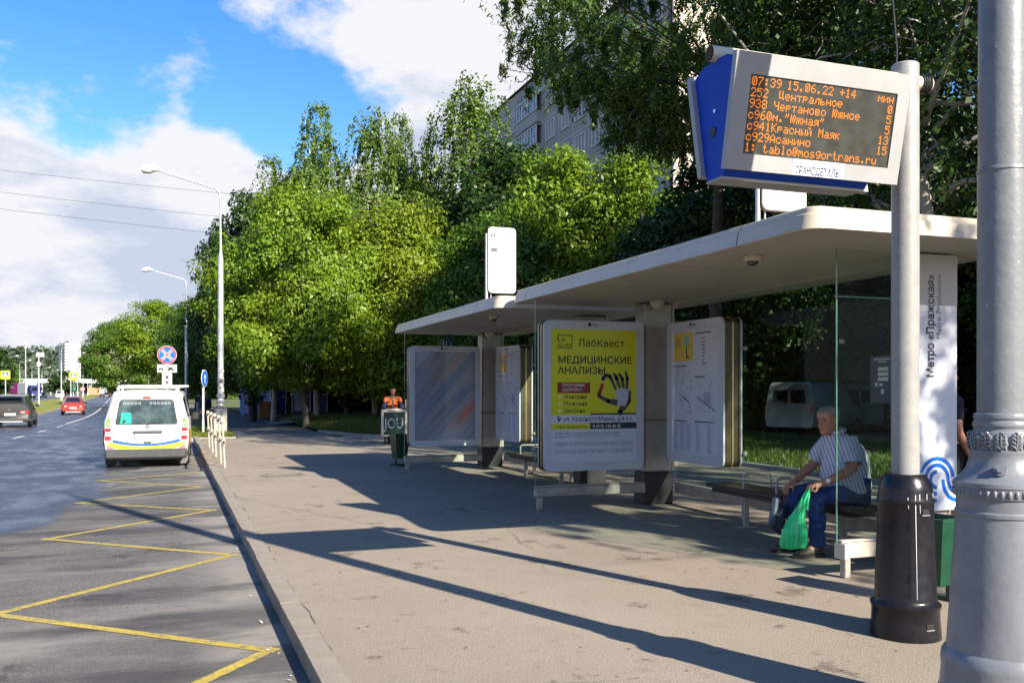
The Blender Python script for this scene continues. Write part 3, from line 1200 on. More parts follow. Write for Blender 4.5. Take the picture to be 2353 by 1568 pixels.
PW, PH = 1.47, 2.0
GREEN = mat('poster_green', (0.60, 0.60, 0.008), 0.3, coat=0.1)
PWHITE = mat('poster_white', (0.55, 0.57, 0.68), 0.25, coat=0.4)
PRED = mat('poster_red', (0.24, 0.012, 0.01), 0.3)
PDARK = mat('poster_dark', (0.015, 0.017, 0.03), 0.25, coat=0.4)
PGREY = mat('poster_grey_print', (0.2, 0.22, 0.33), 0.3)
PLT = mat('poster_light_print', (0.7, 0.72, 0.68), 0.3)
T1, yp, (iw, ih) = lightbox('advertising_box', 'poster box with a lime green medical advertisement showing a robot hand', 'poster box', PW, PH, 0.22, (5.245, 11.25, 0.51), 0, 'poster boxes on the shelter wings')
zb, zt = (PH - ih) / 2, (PH + ih) / 2
xl, xr = -iw / 2, iw / 2
poster = flat('poster', rect(xl, zb, xr, zt), yp, GREEN, T1)


def px(fx, fz):
    """Point on the poster, 0..1 from its left and from its top."""
    return xl + iw * fx, zt - ih * fz


y1_, y2_, y3_ = yp - 0.001, yp - 0.002, yp - 0.003
# lime logo square
x, z = px(0.07, 0.045)
x2, z2 = px(0.245, 0.145)
mb = MB()
t_ = 0.012
for q in (rect(x, z - t_, x2, z), rect(x2 - t_, z2 + 0.075, x2, z), rect(x, z2, x2, z2 + t_), rect(x, z2, x + t_, z2 + 0.018), rect(x, z - 0.08, x + t_, z), rect(x2 - t_, z2, x2, z2 + 0.018)):
    mb.add([(p[0], y1_, p[1]) for p in q], [(0, 1, 2, 3)])
mb.build('logo_square', M['black_print'], poster)
text('ab', x + 0.052, z - 0.083, 0.075, M['black_print'], poster, y1_, bold=0.006)
text('L', x + 0.008, z - 0.083, 0.075, M['black_print'], poster, y1_, bold=0.006)
text('Quest', x - 0.004, z2 + 0.028, 0.072, M['black_print'], poster, y1_, width=0.225, bold=0.006)
x, z = px(0.305, 0.128)
text('ЛабКвест', x, z, 0.135, M['black_print'], poster, y1_, width=iw * 0.545, bold=0.008)
x, z = px(0.075, 0.255)
text('МЕДИЦИНСКИЕ', x, z, 0.13, M['black_print'], poster, y1_, width=iw * 0.86, bold=0.02)
x, z = px(0.075, 0.335)
text('АНАЛИЗЫ', x, z, 0.13, M['black_print'], poster, y1_, width=iw * 0.55, bold=0.02)
pts = [px(0.07, 0.40), px(0.45, 0.48)]
lab = flat('red_label', rect(pts[0][0], pts[1][1], pts[1][0], pts[0][1]), y1_, PRED, poster)
x, z = px(0.125, 0.432)
text('ПРОГРАММЫ', x, z, 0.055, PLT, poster, y2_, width=iw * 0.26, bold=0.01)
x, z = px(0.125, 0.465)
text('ЗДОРОВЬЯ:', x, z, 0.055, PLT, poster, y2_, width=iw * 0.23, bold=0.01)
for i, wrd in enumerate(('Женские', 'Мужские', 'Детские')):
    x, z = px(0.085, 0.517 + 0.052 * i)
    flat('bullet', rect(x, z, x + 0.028, z + 0.03), y1_, PLT, poster)
    x, z = px(0.14, 0.522 + 0.052 * i)
    text(wrd, x, z, 0.075, M['black_print'], poster, y1_, width=iw * (0.27 if i < 2 else 0.25), bold=0.012)
# address band, web band, small print
q0, q1 = px(0, 0.645), px(1, 0.71)
flat('white_band', rect(q0[0], q1[1], q1[0], q0[1]), y1_, PWHITE, poster)
x, z = px(0.135, 0.691)
text('ул. Красного Маяка, д.4 к.1', x, z, 0.085, PDARK, poster, y2_, width=iw * 0.80, bold=0.008)
x, z = px(0.09, 0.672)
mb = MB()
pin = [(x + 0.027 * math.cos(a), z + 0.006 + 0.027 * math.sin(a)) for a in [R(-20 + k * 22) for k in range(11)]] + [(x, z - 0.05)]
mb.add([(p[0], y2_, p[1]) for p in pin], [tuple(range(len(pin)))])
mb.build('map_pin', PDARK, poster)
flat('map_pin_hole', disc(x, z + 0.006, 0.011, 12), y3_, PWHITE, poster)
q0, q1 = px(0, 0.71), px(0.45, 0.752)
x, z = px(0.05, 0.743)
text('www.labquest.ru', x, z, 0.06, M['black_print'], poster, y1_, width=iw * 0.36, bold=0.008)
q0, q1 = px(0.45, 0.705), px(1, 0.752)
flat('dark_band', rect(q0[0], q1[1], q1[0], q0[1]), y1_, PDARK, poster)
q0, q1 = px(0.45, 0.633), px(1, 0.645)
flat('dark_band', rect(q0[0], q1[1], q1[0], q0[1]), y1_, PDARK, poster)
x, z = px(0.48, 0.741)
text('8 (915) 143 40 42', x, z, 0.055, PLT, poster, y2_, width=iw * 0.33, bold=0.015)
q0, q1 = px(0, 0.752), px(1, 1)
flat('white_band', rect(q0[0], q1[1], q1[0], q0[1]), y1_, PWHITE, poster)
for fz, s, w_, t in ((0.79, 0.045, 0.76, 'График приема врачей и подробную информацию уточняйте'), (0.815, 0.04, 0.76, 'на сайте ООО «ГРУППОВАЯ ЛАБ» ЛО-77-01-020201 от 21.12.2020'),
                     (0.877, 0.075, 0.9, 'ИМЕЮТСЯ ПРОТИВОПОКАЗАНИЯ. НЕОБХОДИМО'), (0.935, 0.075, 0.9, 'ПОЛУЧЕНИЕ КОНСУЛЬТАЦИИ СПЕЦИАЛИСТА')):
    x, z = px(0.045, fz)
    # squeezed to its line, full height: condensed capitals as on the poster
    o = text(t, 0, 0, s, PGREY, poster, y2_, width=None, bold=0.004)
    xs = [v.co.x for v in o.data.vertices]
    k = iw * w_ / (max(xs) - min(xs))
    for v in o.data.vertices:
        v.co.x = x + v.co.x * k
        v.co.z = z + v.co.z
# the robot hand, printed
HG = mat('print_hand_dark', (0.06, 0.06, 0.075), 0.3)
HL = mat('print_hand_light', (0.46, 0.48, 0.58), 0.3)


def stroke(pts, wd, m, y):
    mb = MB()
    P2 = [px(*p) for p in pts]
    for i in range(len(P2) - 1):
        a, b = Vector(P2[i]), Vector(P2[i + 1])
        t = (b - a).normalized()
        n = Vector((-t.y, t.x))
        w0, w1 = wd[i] / 2, wd[i + 1] / 2
        v = [a + n * w0, a - n * w0, b - n * w1, b + n * w1]
        mb.add([(p.x, y, p.y) for p in v], [(0, 1, 2, 3)])
        mb.add([(p[0], y, p[1]) for p in disc(b.x, b.y, w1, 10)], [tuple(range(10))])
    mb.build('printed_hand', m, poster)


palm = [px(*p) for p in ((0.76, 0.45), (0.91, 0.44), (0.93, 0.50), (0.87, 0.585), (0.77, 0.575), (0.745, 0.52))]
flat('printed_palm', list(reversed(palm)), y1_, HL, poster)
stroke([(0.755, 0.455), (0.68, 0.35), (0.63, 0.345), (0.60, 0.37)], (0.035, 0.05, 0.05, 0.03), HG, y2_)
stroke([(0.80, 0.44), (0.76, 0.365), (0.73, 0.335)], (0.04, 0.055, 0.04), HG, y2_)
stroke([(0.84, 0.44), (0.83, 0.37), (0.79, 0.335)], (0.04, 0.05, 0.035), HG, y2_)
stroke([(0.88, 0.45), (0.89, 0.37), (0.87, 0.32)], (0.04, 0.05, 0.03), HG, y2_)
stroke([(0.92, 0.46), (0.915, 0.54), (0.86, 0.60)], (0.04, 0.05, 0.03), HG, y2_)
stroke([(0.77, 0.555), (0.66, 0.54), (0.555, 0.505), (0.54, 0.49)], (0.09, 0.06, 0.05, 0.03), HG, y2_)
stroke([(0.84, 0.58), (0.80, 0.63)], (0.07, 0.08), HG, y2_)
stroke([(0.595, 0.41), (0.55, 0.50)], (0.05, 0.05), PRED, y3_)
stroke([(0.615, 0.345), (0.60, 0.375)], (0.05, 0.05), mat('print_blue', (0.01, 0.02, 0.16), 0.3), y3_)

# far poster box: streaked abstract print
T2, yp2, _ = lightbox('advertising_box', 'poster box with a pale print of slanting blue and red streaks', 'poster box', PW, PH, 0.22, (5.245 - 0.2, 11.25 + 6.6, 0.46), 0, 'poster boxes on the shelter wings')


def streak_mat():
    m = bpy.data.materials.new('streaked_print')
    m.use_nodes = True
    nt = m.node_tree
    N, L = nt.nodes, nt.links
    p = N['Principled BSDF']
    p.inputs['Roughness'].default_value = 0.25
    p.inputs['Coat Weight'].default_value = 0.4
    tc = N.new('ShaderNodeTexCoord')
    mp = N.new('ShaderNodeMapping')
    mp.vector_type = 'TEXTURE'
    mp.inputs['Rotation'].default_value = (0, R(-48), 0)
    mp.inputs['Scale'].default_value = (3.2, 1, 0.10)
    L.new(tc.outputs['Object'], mp.inputs['Vector'])
    n = N.new('ShaderNodeTexNoise')
    n.inputs['Scale'].default_value = 0.9
    n.inputs['Detail'].default_value = 4
    L.new(mp.outputs[0], n.inputs['Vector'])
    r = N.new('ShaderNodeValToRGB')
    cr = r.color_ramp
    cr.elements[0].position = 0.25
    cr.elements[0].color = (0.09, 0.15, 0.30, 1)
    cr.elements[1].position = 0.75
    cr.elements[1].color = (0.36, 0.15, 0.17, 1)
    for pos, c in ((0.4, (0.19, 0.23, 0.33, 1)), (0.5, (0.27, 0.28, 0.34, 1)), (0.58, (0.2, 0.19, 0.24, 1)), (0.66, (0.33, 0.31, 0.37, 1))):
        e = cr.elements.new(pos)
        e.color = c
    L.new(n.outputs['Fac'], r.inputs['Fac'])

    def band(center, width, colr, prev, amount, zc=None):
        mp2 = N.new('ShaderNodeMapping')
        mp2.vector_type = 'TEXTURE'
        mp2.inputs['Location'].default_value = (center[0], 0, center[1])
        mp2.inputs['Rotation'].default_value = (0, R(-48), 0)
        mp2.inputs['Scale'].default_value = (width[0], 1, width[1])
        L.new(tc.outputs['Object'], mp2.inputs['Vector'])
        gr = N.new('ShaderNodeTexGradient')
        gr.gradient_type = 'QUADRATIC_SPHERE'
        mp3 = N.new('ShaderNodeVectorMath')
        mp3.operation = 'MULTIPLY'
        mp3.inputs[1].default_value = (1, 0, 1)
        L.new(mp2.outputs[0], mp3.inputs[0])
        L.new(mp3.outputs[0], gr.inputs['Vector'])
        mr = N.new('ShaderNodeMapRange')
        mr.inputs['To Max'].default_value = amount
        mr.inputs['From Max'].default_value = 0.6
        L.new(gr.outputs['Fac'], mr.inputs['Value'])
        mx = N.new('ShaderNodeMix')
        mx.data_type = 'RGBA'
        L.new(mr.outputs[0], mx.inputs['Factor'])
        L.new(prev, mx.inputs['A'])
        mx.inputs['B'].default_value = (*colr, 1)
        return mx.outputs['Result']
    c = band((0.4, 0.62), (0.75, 0.19), (0.46, 0.09, 0.07), r.outputs[0], 0.9)
    c = band((0.35, 1.02), (0.7, 0.2), (0.07, 0.11, 0.33), c, 0.8)
    c = band((-0.45, 1.85), (0.5, 0.3), (0.36, 0.39, 0.46), c, 1.0)
    c = band((0.0, 0.1), (0.9, 0.5), (0.36, 0.41, 0.5), c, 0.8)
    L.new(c, p.inputs['Base Color'])
    return m


flat('poster', rect(xl, zb, xr, zt), yp2, streak_mat(), T2)

# map boxes on the back wall
MAPBASE = mat('map_paper', (0.56, 0.58, 0.68), 0.22, coat=0.4, col2=(0.5, 0.53, 0.66), nscale=1.2)
MAPYEL = mat('map_yellow', (0.66, 0.46, 0.07), 0.25, coat=0.4)
MW, MH = 1.38, 1.86


def map_box(label, loc):
    T, yq, (w_, h_) = lightbox('map_box', label, 'map box', MW, MH, 0.27, loc, R(-90), 'map boxes on the back walls')
    zb_, zt_ = (MH - h_) / 2, (MH + h_) / 2
    x0 = -w_ / 2
    sheet = flat('map_sheet', rect(x0, zb_, -x0, zt_), yq, MAPBASE, T)

    def q(fx, fz):
        return x0 + w_ * fx, zt_ - h_ * fz
    a, b = q(0.05, 0.02), q(0.47, 0.25)
    yel = flat('yellow_panel', rect(a[0], b[1], b[0], a[1]), yq - 0.001, MAPYEL, sheet)
    a = q(0.34, 0.09)
    flat('printed_lens', disc(a[0], a[1], 0.075, 18), yq - 0.002, mat('map_teal', (0.26, 0.42, 0.42), 0.3), yel)
    flat('printed_handle', rect(a[0] - 0.012, a[1] - 0.2, a[0] + 0.012, a[1] - 0.07), yq - 0.002, M['black_print'], yel)
    flat('printed_handle', rect(a[0] - 0.012, a[1] - 0.22, a[0] + 0.06, a[1] - 0.195), yq - 0.002, M['black_print'], yel)
    mb = MB()

    def bar(fx, fz, w2, h2):
        c = q(fx, fz)
        mb.add([(c[0], yq - 0.002, c[1]), (c[0] + w2, yq - 0.002, c[1]), (c[0] + w2, yq - 0.002, c[1] - h2), (c[0], yq - 0.002, c[1] - h2)], [(0, 1, 2, 3)])
    for (fx, fz, w2) in ((0.05, 0.285, 0.34), (0.52, 0.03, 0.38), (0.51, 0.375, 0.25), (0.05, 0.73, 0.34), (0.51, 0.73, 0.46)):
        bar(fx, fz, w2, 0.014)
    for k in range(6):
        bar(0.07, 0.06 + k * 0.013, 0.16, 0.005)
    rr = random.Random(3)
    for k in range(8):
        bar(0.66, 0.075 + k * 0.028, rr.uniform(0.05, 0.12), 0.012)
    tag(mb.build('headings', mat('map_ink', (0.035, 0.05, 0.11), 0.4), sheet), kind='stuff')
    mb = MB()
    for cx_ in (0.05, 0.2, 0.34, 0.53, 0.76):
        for k in range(26):
            bar(cx_, 0.755 + k * 0.0085, rr.uniform(0.06, 0.14), 0.006)
    for k in range(60):
        a0 = rr.uniform(0.07, 0.44) if k % 2 else rr.uniform(0.55, 0.9)
        bar(a0, rr.uniform(0.32 if k % 2 else 0.41, 0.69), rr.uniform(0.01, 0.05), rr.uniform(0.006, 0.03))
    tag(mb.build('small_print', mat('map_faint_ink', (0.27, 0.31, 0.45), 0.4), sheet), kind='stuff')
    mb = MB()
    for (p0, p1, w2) in (((0.12, 0.50), (0.24, 0.53), 0.006), ((0.24, 0.53), (0.40, 0.59), 0.016), ((0.40, 0.59), (0.40, 0.68), 0.007), ((0.30, 0.33), (0.22, 0.49), 0.005),
                         ((0.55, 0.54), (0.72, 0.585), 0.012), ((0.72, 0.585), (0.93, 0.645), 0.014)):
        a, b = Vector(q(*p0)), Vector(q(*p1))
        n = Vector((-(b - a).y, (b - a).x)).normalized() * w2 / 2
        mb.add([(p.x, yq - 0.0025, p.y) for p in (a + n, a - n, b - n, b + n)], [(0, 1, 2, 3)])
    mb.build('map_routes', mat('map_route_ink', (0.06, 0.08, 0.15), 0.4), sheet)
    a, b = q(0.70, 0.5), q(0.83, 0.6)
    flat('map_block', rect(a[0], b[1], b[0], a[1]), yq - 0.0015, mat('map_block_ink', (0.33, 0.36, 0.47), 0.4), sheet)
    return T


map_box('map box with a yellow corner on the back wall behind the lime green poster', (6.41, 10.33, 0.63))
map_box('map box with a faded yellow corner inside the farther shelter', (6.41 - 0.2, 10.33 + 6.6, 0.58))

# station name panel at the near end of the shelter
PANEL = mat('panel_white', (0.66, 0.69, 0.75), 0.3, col2=(0.6, 0.63, 0.7), nscale=2, coat=0.3)
PANEL_SHADE = mat('panel_shade', (0.47, 0.47, 0.47), 0.35)
BLUE = mat('panel_blue', (0.004, 0.115, 0.52), 0.3)
NP = thing('station_name_panel', 'tall white panel with upright metro station name and blue spiral emblem', 'sign', (6.275, 6.335, 0))
mb = MB()
mb.prism(rrect(0.52, 2.26, 0.02, 3, 0, 1.655), -0.02, 0.022, 'y')
mb.build('panel', PANEL, NP)
mb = MB()
mb.prism(rect(-0.262, 2.34, 0.262, 2.786), -0.024, -0.0203, 'y')
mb.build('roof_shade_strip', PANEL_SHADE, NP)  # grey strip paints the roof's shadow across the panel top
tx = text('Метро «Пражская»', -0.005, 1.70, 0.115, M['black_print'], NP, -0.0255, width=0.90, rot=R(90), bold=0.012)
text('Metro Prazhskaya', 0.075, 2.04, 0.075, mat('panel_dim_print', (0.16, 0.16, 0.18), 0.4), NP, -0.0255, width=0.565, rot=R(90))


def arc(cx, cz, r, a0, a1, w, n=18):
    P_ = [(cx + r * math.cos(R(a0 + (a1 - a0) * k / n)), cz + r * math.sin(R(a0 + (a1 - a0) * k / n))) for k in range(n + 1)]
    return P_


mb = MB()


def ribbon(P_, w):
    V, F = [], []
    for i, p in enumerate(P_):
        a, b = Vector(P_[max(0, i - 1)]), Vector(P_[min(len(P_) - 1, i + 1)])
        t = (b - a).normalized()
        n = Vector((-t.y, t.x)) * w / 2
        V += [(p[0] + n.x, -0.0235, p[1] + n.y), (p[0] - n.x, -0.0235, p[1] - n.y)]
    for i in range(len(P_) - 1):
        F.append((2 * i, 2 * i + 1, 2 * i + 3, 2 * i + 2))
    mb.add(V, F)


ex, ez = 0.03, 0.80
ribbon(arc(ex, ez, 0.185, 5, 180, 0), 0.034)
ribbon(arc(ex, ez, 0.185, 180, 270, 0), 0.034)
ribbon(arc(ex, ez, 0.128, 90, 270, 0), 0.034)
ribbon(arc(ex, ez, 0.128, 90, 0, 0) + [(ex + 0.13, ez - 0.02), (ex + 0.145, ez - 0.06), (ex + 0.175, ez - 0.10), (ex + 0.225, ez - 0.13)], 0.034)
ribbon(arc(ex, ez, 0.07, 90, 270, 0), 0.034)
ribbon([(ex + 0.07, ez), (ex + 0.075, ez - 0.05), (ex + 0.095, ez - 0.105), (ex + 0.135, ez - 0.155), (ex + 0.18, ez - 0.18), (ex + 0.225, ez - 0.19)], 0.034)
mb.build('emblem', BLUE, NP)

# navy poster on the back glass
PO = thing('notice', 'navy notice with white fields stuck on the back glass by the pole', 'notice', (6.555, 7.25, 1.46), R(-90))
flat('notice_sheet', rect(-0.17, 0, 0.17, 0.47), -0.004, mat('notice_navy', (0.012, 0.016, 0.06), 0.3), PO)
mb = MB()
for (x, z, w_, h_) in ((-0.12, 0.43, 0.22, 0.012), (-0.06, 0.405, 0.12, 0.01)):
    mb.add([(x, -0.006, z), (x + w_, -0.006, z), (x + w_, -0.006, z + h_), (x, -0.006, z + h_)], [(0, 1, 2, 3)])
for k in range(3):
    x, z, w_, h_ = -0.06, 0.32 - 0.05 * k, 0.14, 0.036
    mb.add([(x, -0.006, z), (x + w_, -0.006, z), (x + w_, -0.006, z + h_), (x, -0.006, z + h_)], [(0, 1, 2, 3)])
for (x, z, w_, h_) in ((-0.045, 0.17, 0.05, 0.024), (-0.02, 0.09, 0.04, 0.05)):
    mb.add([(x, -0.006, z), (x + w_, -0.006, z), (x + w_, -0.006, z + h_), (x, -0.006, z + h_)], [(0, 1, 2, 3)])
mb.add([(p[0], -0.006, p[1]) for p in disc(-0.085, 0.185, 0.022, 14)], [tuple(range(14))])
tag(mb.build('notice_print', mat('notice_white', (0.6, 0.6, 0.62), 0.4), PO), kind='stuff')


# route signs that stand on the roofs
def route_sign(label, loc):
    T = thing('route_sign', label, 'sign', loc, 0, 'route signs standing on the shelter roofs')
    mb = MB()
    mb.tube([(0.0, 0.03, 0), (0.0, 0.03, 1.02)], 0.022, 10)
    mb.tube([(0.07, 0.03, 0), (0.07, 0.03, 0.15)], 0.008, 8)
    mb.build('post', M['galv'], T, smooth=50)
    mb = MB()
    mb.prism(rrect(0.45, 1.0, 0.06, 5, 0.235, 0.62), -0.012, 0.03, 'y')
    mb.build('plate_back', mat('sign_brown', (0.16, 0.12, 0.1), 0.5), T, smooth=30)
    pl = MB()
    pl.prism(rrect(0.44, 0.99, 0.058, 5, 0.235, 0.62), -0.017, -0.0125, 'y')
    pp = pl.build('plate', mat('sign_white', (0.52, 0.52, 0.52), 0.35), T, smooth=30)
    ink = mat('sign_grey_ink', (0.06, 0.06, 0.06), 0.5)
    text('остановка', 0.05, 1.035, 0.03, ink, pp, -0.0185, width=0.12)
    text('М', 0.05, 0.955, 0.09, M['black_print'], pp, -0.0185, bold=0.03)
    text('Пражская', 0.13, 0.955, 0.04, ink, pp, -0.0185, width=0.1)
    flat('printed_bus', rect(0.055, 0.745, 0.155, 0.80), -0.0185, ink, pp)
    for k, s in enumerate(('с 929', 'с 941', 'с 960')):
        text(s, 0.06, 0.42 - 0.085 * k, 0.05, mat('sign_pale_ink', (0.14, 0.14, 0.14), 0.5), pp, -0.0185, width=0.11)
    text('Вход  252  938  Вход  960', 0.1, 0.22, 0.02, mat('sign_pale_ink', (0.14, 0.14, 0.14), 0.5), pp, -0.0185, width=0.26)
    return T


route_sign('white route sign mostly hidden behind the departure display', (4.57, 6.475, 2.976))
route_sign('blazing white route sign on the roof of the farther shelter', (4.37, 13.075, 2.926))

# small blue sign seen under the far roof
BS = thing('platform_sign', 'small blue sign with white arrows hanging under the farther roof', 'sign', (5.30, 18.45, 2.36))
mb = MB()
mb.box((0, 0, 0.14), (0.20, 0.03, 0.30), 0.006)
mb.tube([(0, 0, 0.28), (0, 0, 0.44)], 0.01, 6)
mb.build('plate', mat('sign_blue', (0.006, 0.05, 0.33), 0.35), BS)
mb = MB()
for q_ in (rect(-0.095, 0.02, -0.085, 0.25), rect(-0.05, 0.2, -0.02, 0.23), rect(-0.05, 0.15, -0.02, 0.18), rect(0.02, 0.12, 0.06, 0.13), rect(0.02, 0.22, 0.06, 0.23), rect(0.055, 0.12, 0.065, 0.23), rect(-0.03, 0.03, -0.01, 0.05)):
    mb.add([(p[0], -0.017, p[1]) for p in q_], [(0, 1, 2, 3)])
mb.build('arrows', M['white_paint'], BS)

# ------------------------------------------------------------------ departure display on its post
PX, PY = 4.45, 4.72
post = thing('display_post', 'grey flaking post with black cast sleeve that carries the departure display', 'post', (PX, PY, 0))
mb = MB()
mb.lathe([(0.086, 0.95), (0.086, 2.2), (0.085, 3.705), (0.078, 3.712), (0.0, 3.712)], n=32)
mb.build('pole', M['pole_paint'], post, smooth=40)
mb = MB()
mb.lathe([(0.218, 0.0), (0.218, 0.02), (0.21, 0.10), (0.207, 0.185), (0.217, 0.20), (0.217, 0.215), (0.195, 0.235), (0.190, 0.25), (0.174, 0.70), (0.172, 0.86), (0.178, 0.875), (0.174, 0.89),
          (0.168, 0.92), (0.166, 0.945), (0.158, 0.985), (0.140, 1.02), (0.128, 1.045), (0.122, 1.05), (0.09, 1.05)], n=40, caps=False)
sl = mb.build('sleeve', M['black_paint'], post, smooth=40)
for (z, r_) in ((0.10, 0.211), (0.82, 0.173)):
    mb = MB()
    mb.box((0, -r_ + 0.004, z), (0.06, 0.016, 0.032), 0.004)
    mb.build('slot', M['black_base'], sl)
    mb = MB()
    mb.box((0.0, -r_ + 0.002, z - 0.021), (0.064, 0.02, 0.008), 0.002)
    mb.build('slot_lip', mat('worn_edge', (0.2, 0.2, 0.2), 0.4), sl)
mb = MB()
for k in range(5):      # dribbles of white paint
    a = R((-128, -113, -104, -86, -61)[k])
    r_ = 0.170
    z0 = 0.94 - random.uniform(0, 0.03)
    L_ = (0.07, 0.66, 0.12, 0.05, 0.03)[k]
    r1 = 0.170 + 0.021 * L_ / 0.65
    mb.tube([(r_ * math.cos(a), r_ * math.sin(a), z0), (r1 * math.cos(a + 0.02), r1 * math.sin(a + 0.02), z0 - L_)], [0.0028, 0.0014], 5)
mb.build('paint_dribbles', M['plate_white'], sl)
mb = MB()
mb.tube([(0.16, 0.18, 0.0), (0.165, 0.16, 0.13), (0.14, 0.14, 0.2), (0.12, 0.12, 0.9)], [0.05, 0.045, 0.025, 0.02], 10)
mb.build('hinge', M['black_paint'], sl, smooth=50)

disp = thing('departure_display', 'double sided blue and grey electronic departure display with orange text', 'display', (3.615, 4.72, 2.9))
# V-shaped body: wide at the top, narrow at the bottom; local x along the street's width, y towards the traffic
DW = 1.26
BLUEB = mat('display_blue', (0.003, 0.05, 0.5), 0.5, col2=(0.004, 0.06, 0.42), nscale=3, spec=0.2)
FRAME = mat('display_grey', (0.33, 0.33, 0.335), 0.38, col2=(0.295, 0.295, 0.30), nscale=4)
mb = MB()
prof = [(-0.075, -0.045), (0.075, -0.045), (0.105, -0.012), (0.225, 0.62), (0.12, 0.66), (-0.12, 0.66), (-0.225, 0.62), (-0.105, -0.012)]
mb.prism(prof, -0.60, 0.44, 'x')
mb.build('body', BLUEB, disp)
tilt = math.atan2(0.13, 0.65)


def face(sign):
    """A front panel; local frame x right, z up along the leaning face, facing -y."""
    f = link('panel', None, disp)
    f.empty_display_size = 0.1
    f.location = (0, -sign * 0.115, -0.02)
    f.rotation_euler = (tilt if sign > 0 else tilt, 0, 0 if sign > 0 else math.pi)
    return f


def face_mesh(mb, name, m, sign, parent):
    """Bakes a face-frame mesh into the display's frame."""
    ca, sa = math.cos(tilt), math.sin(tilt)
    out = []
    for (x, y, z) in mb.V:
        yy, zz_ = y * ca - z * sa, y * sa + z * ca
        yy -= 0.118
        if sign < 0:
            x, yy = -x, -yy
        out.append((x, yy, zz_ - 0.012))
    mb.V = out
    return mb.build(name, m, parent)


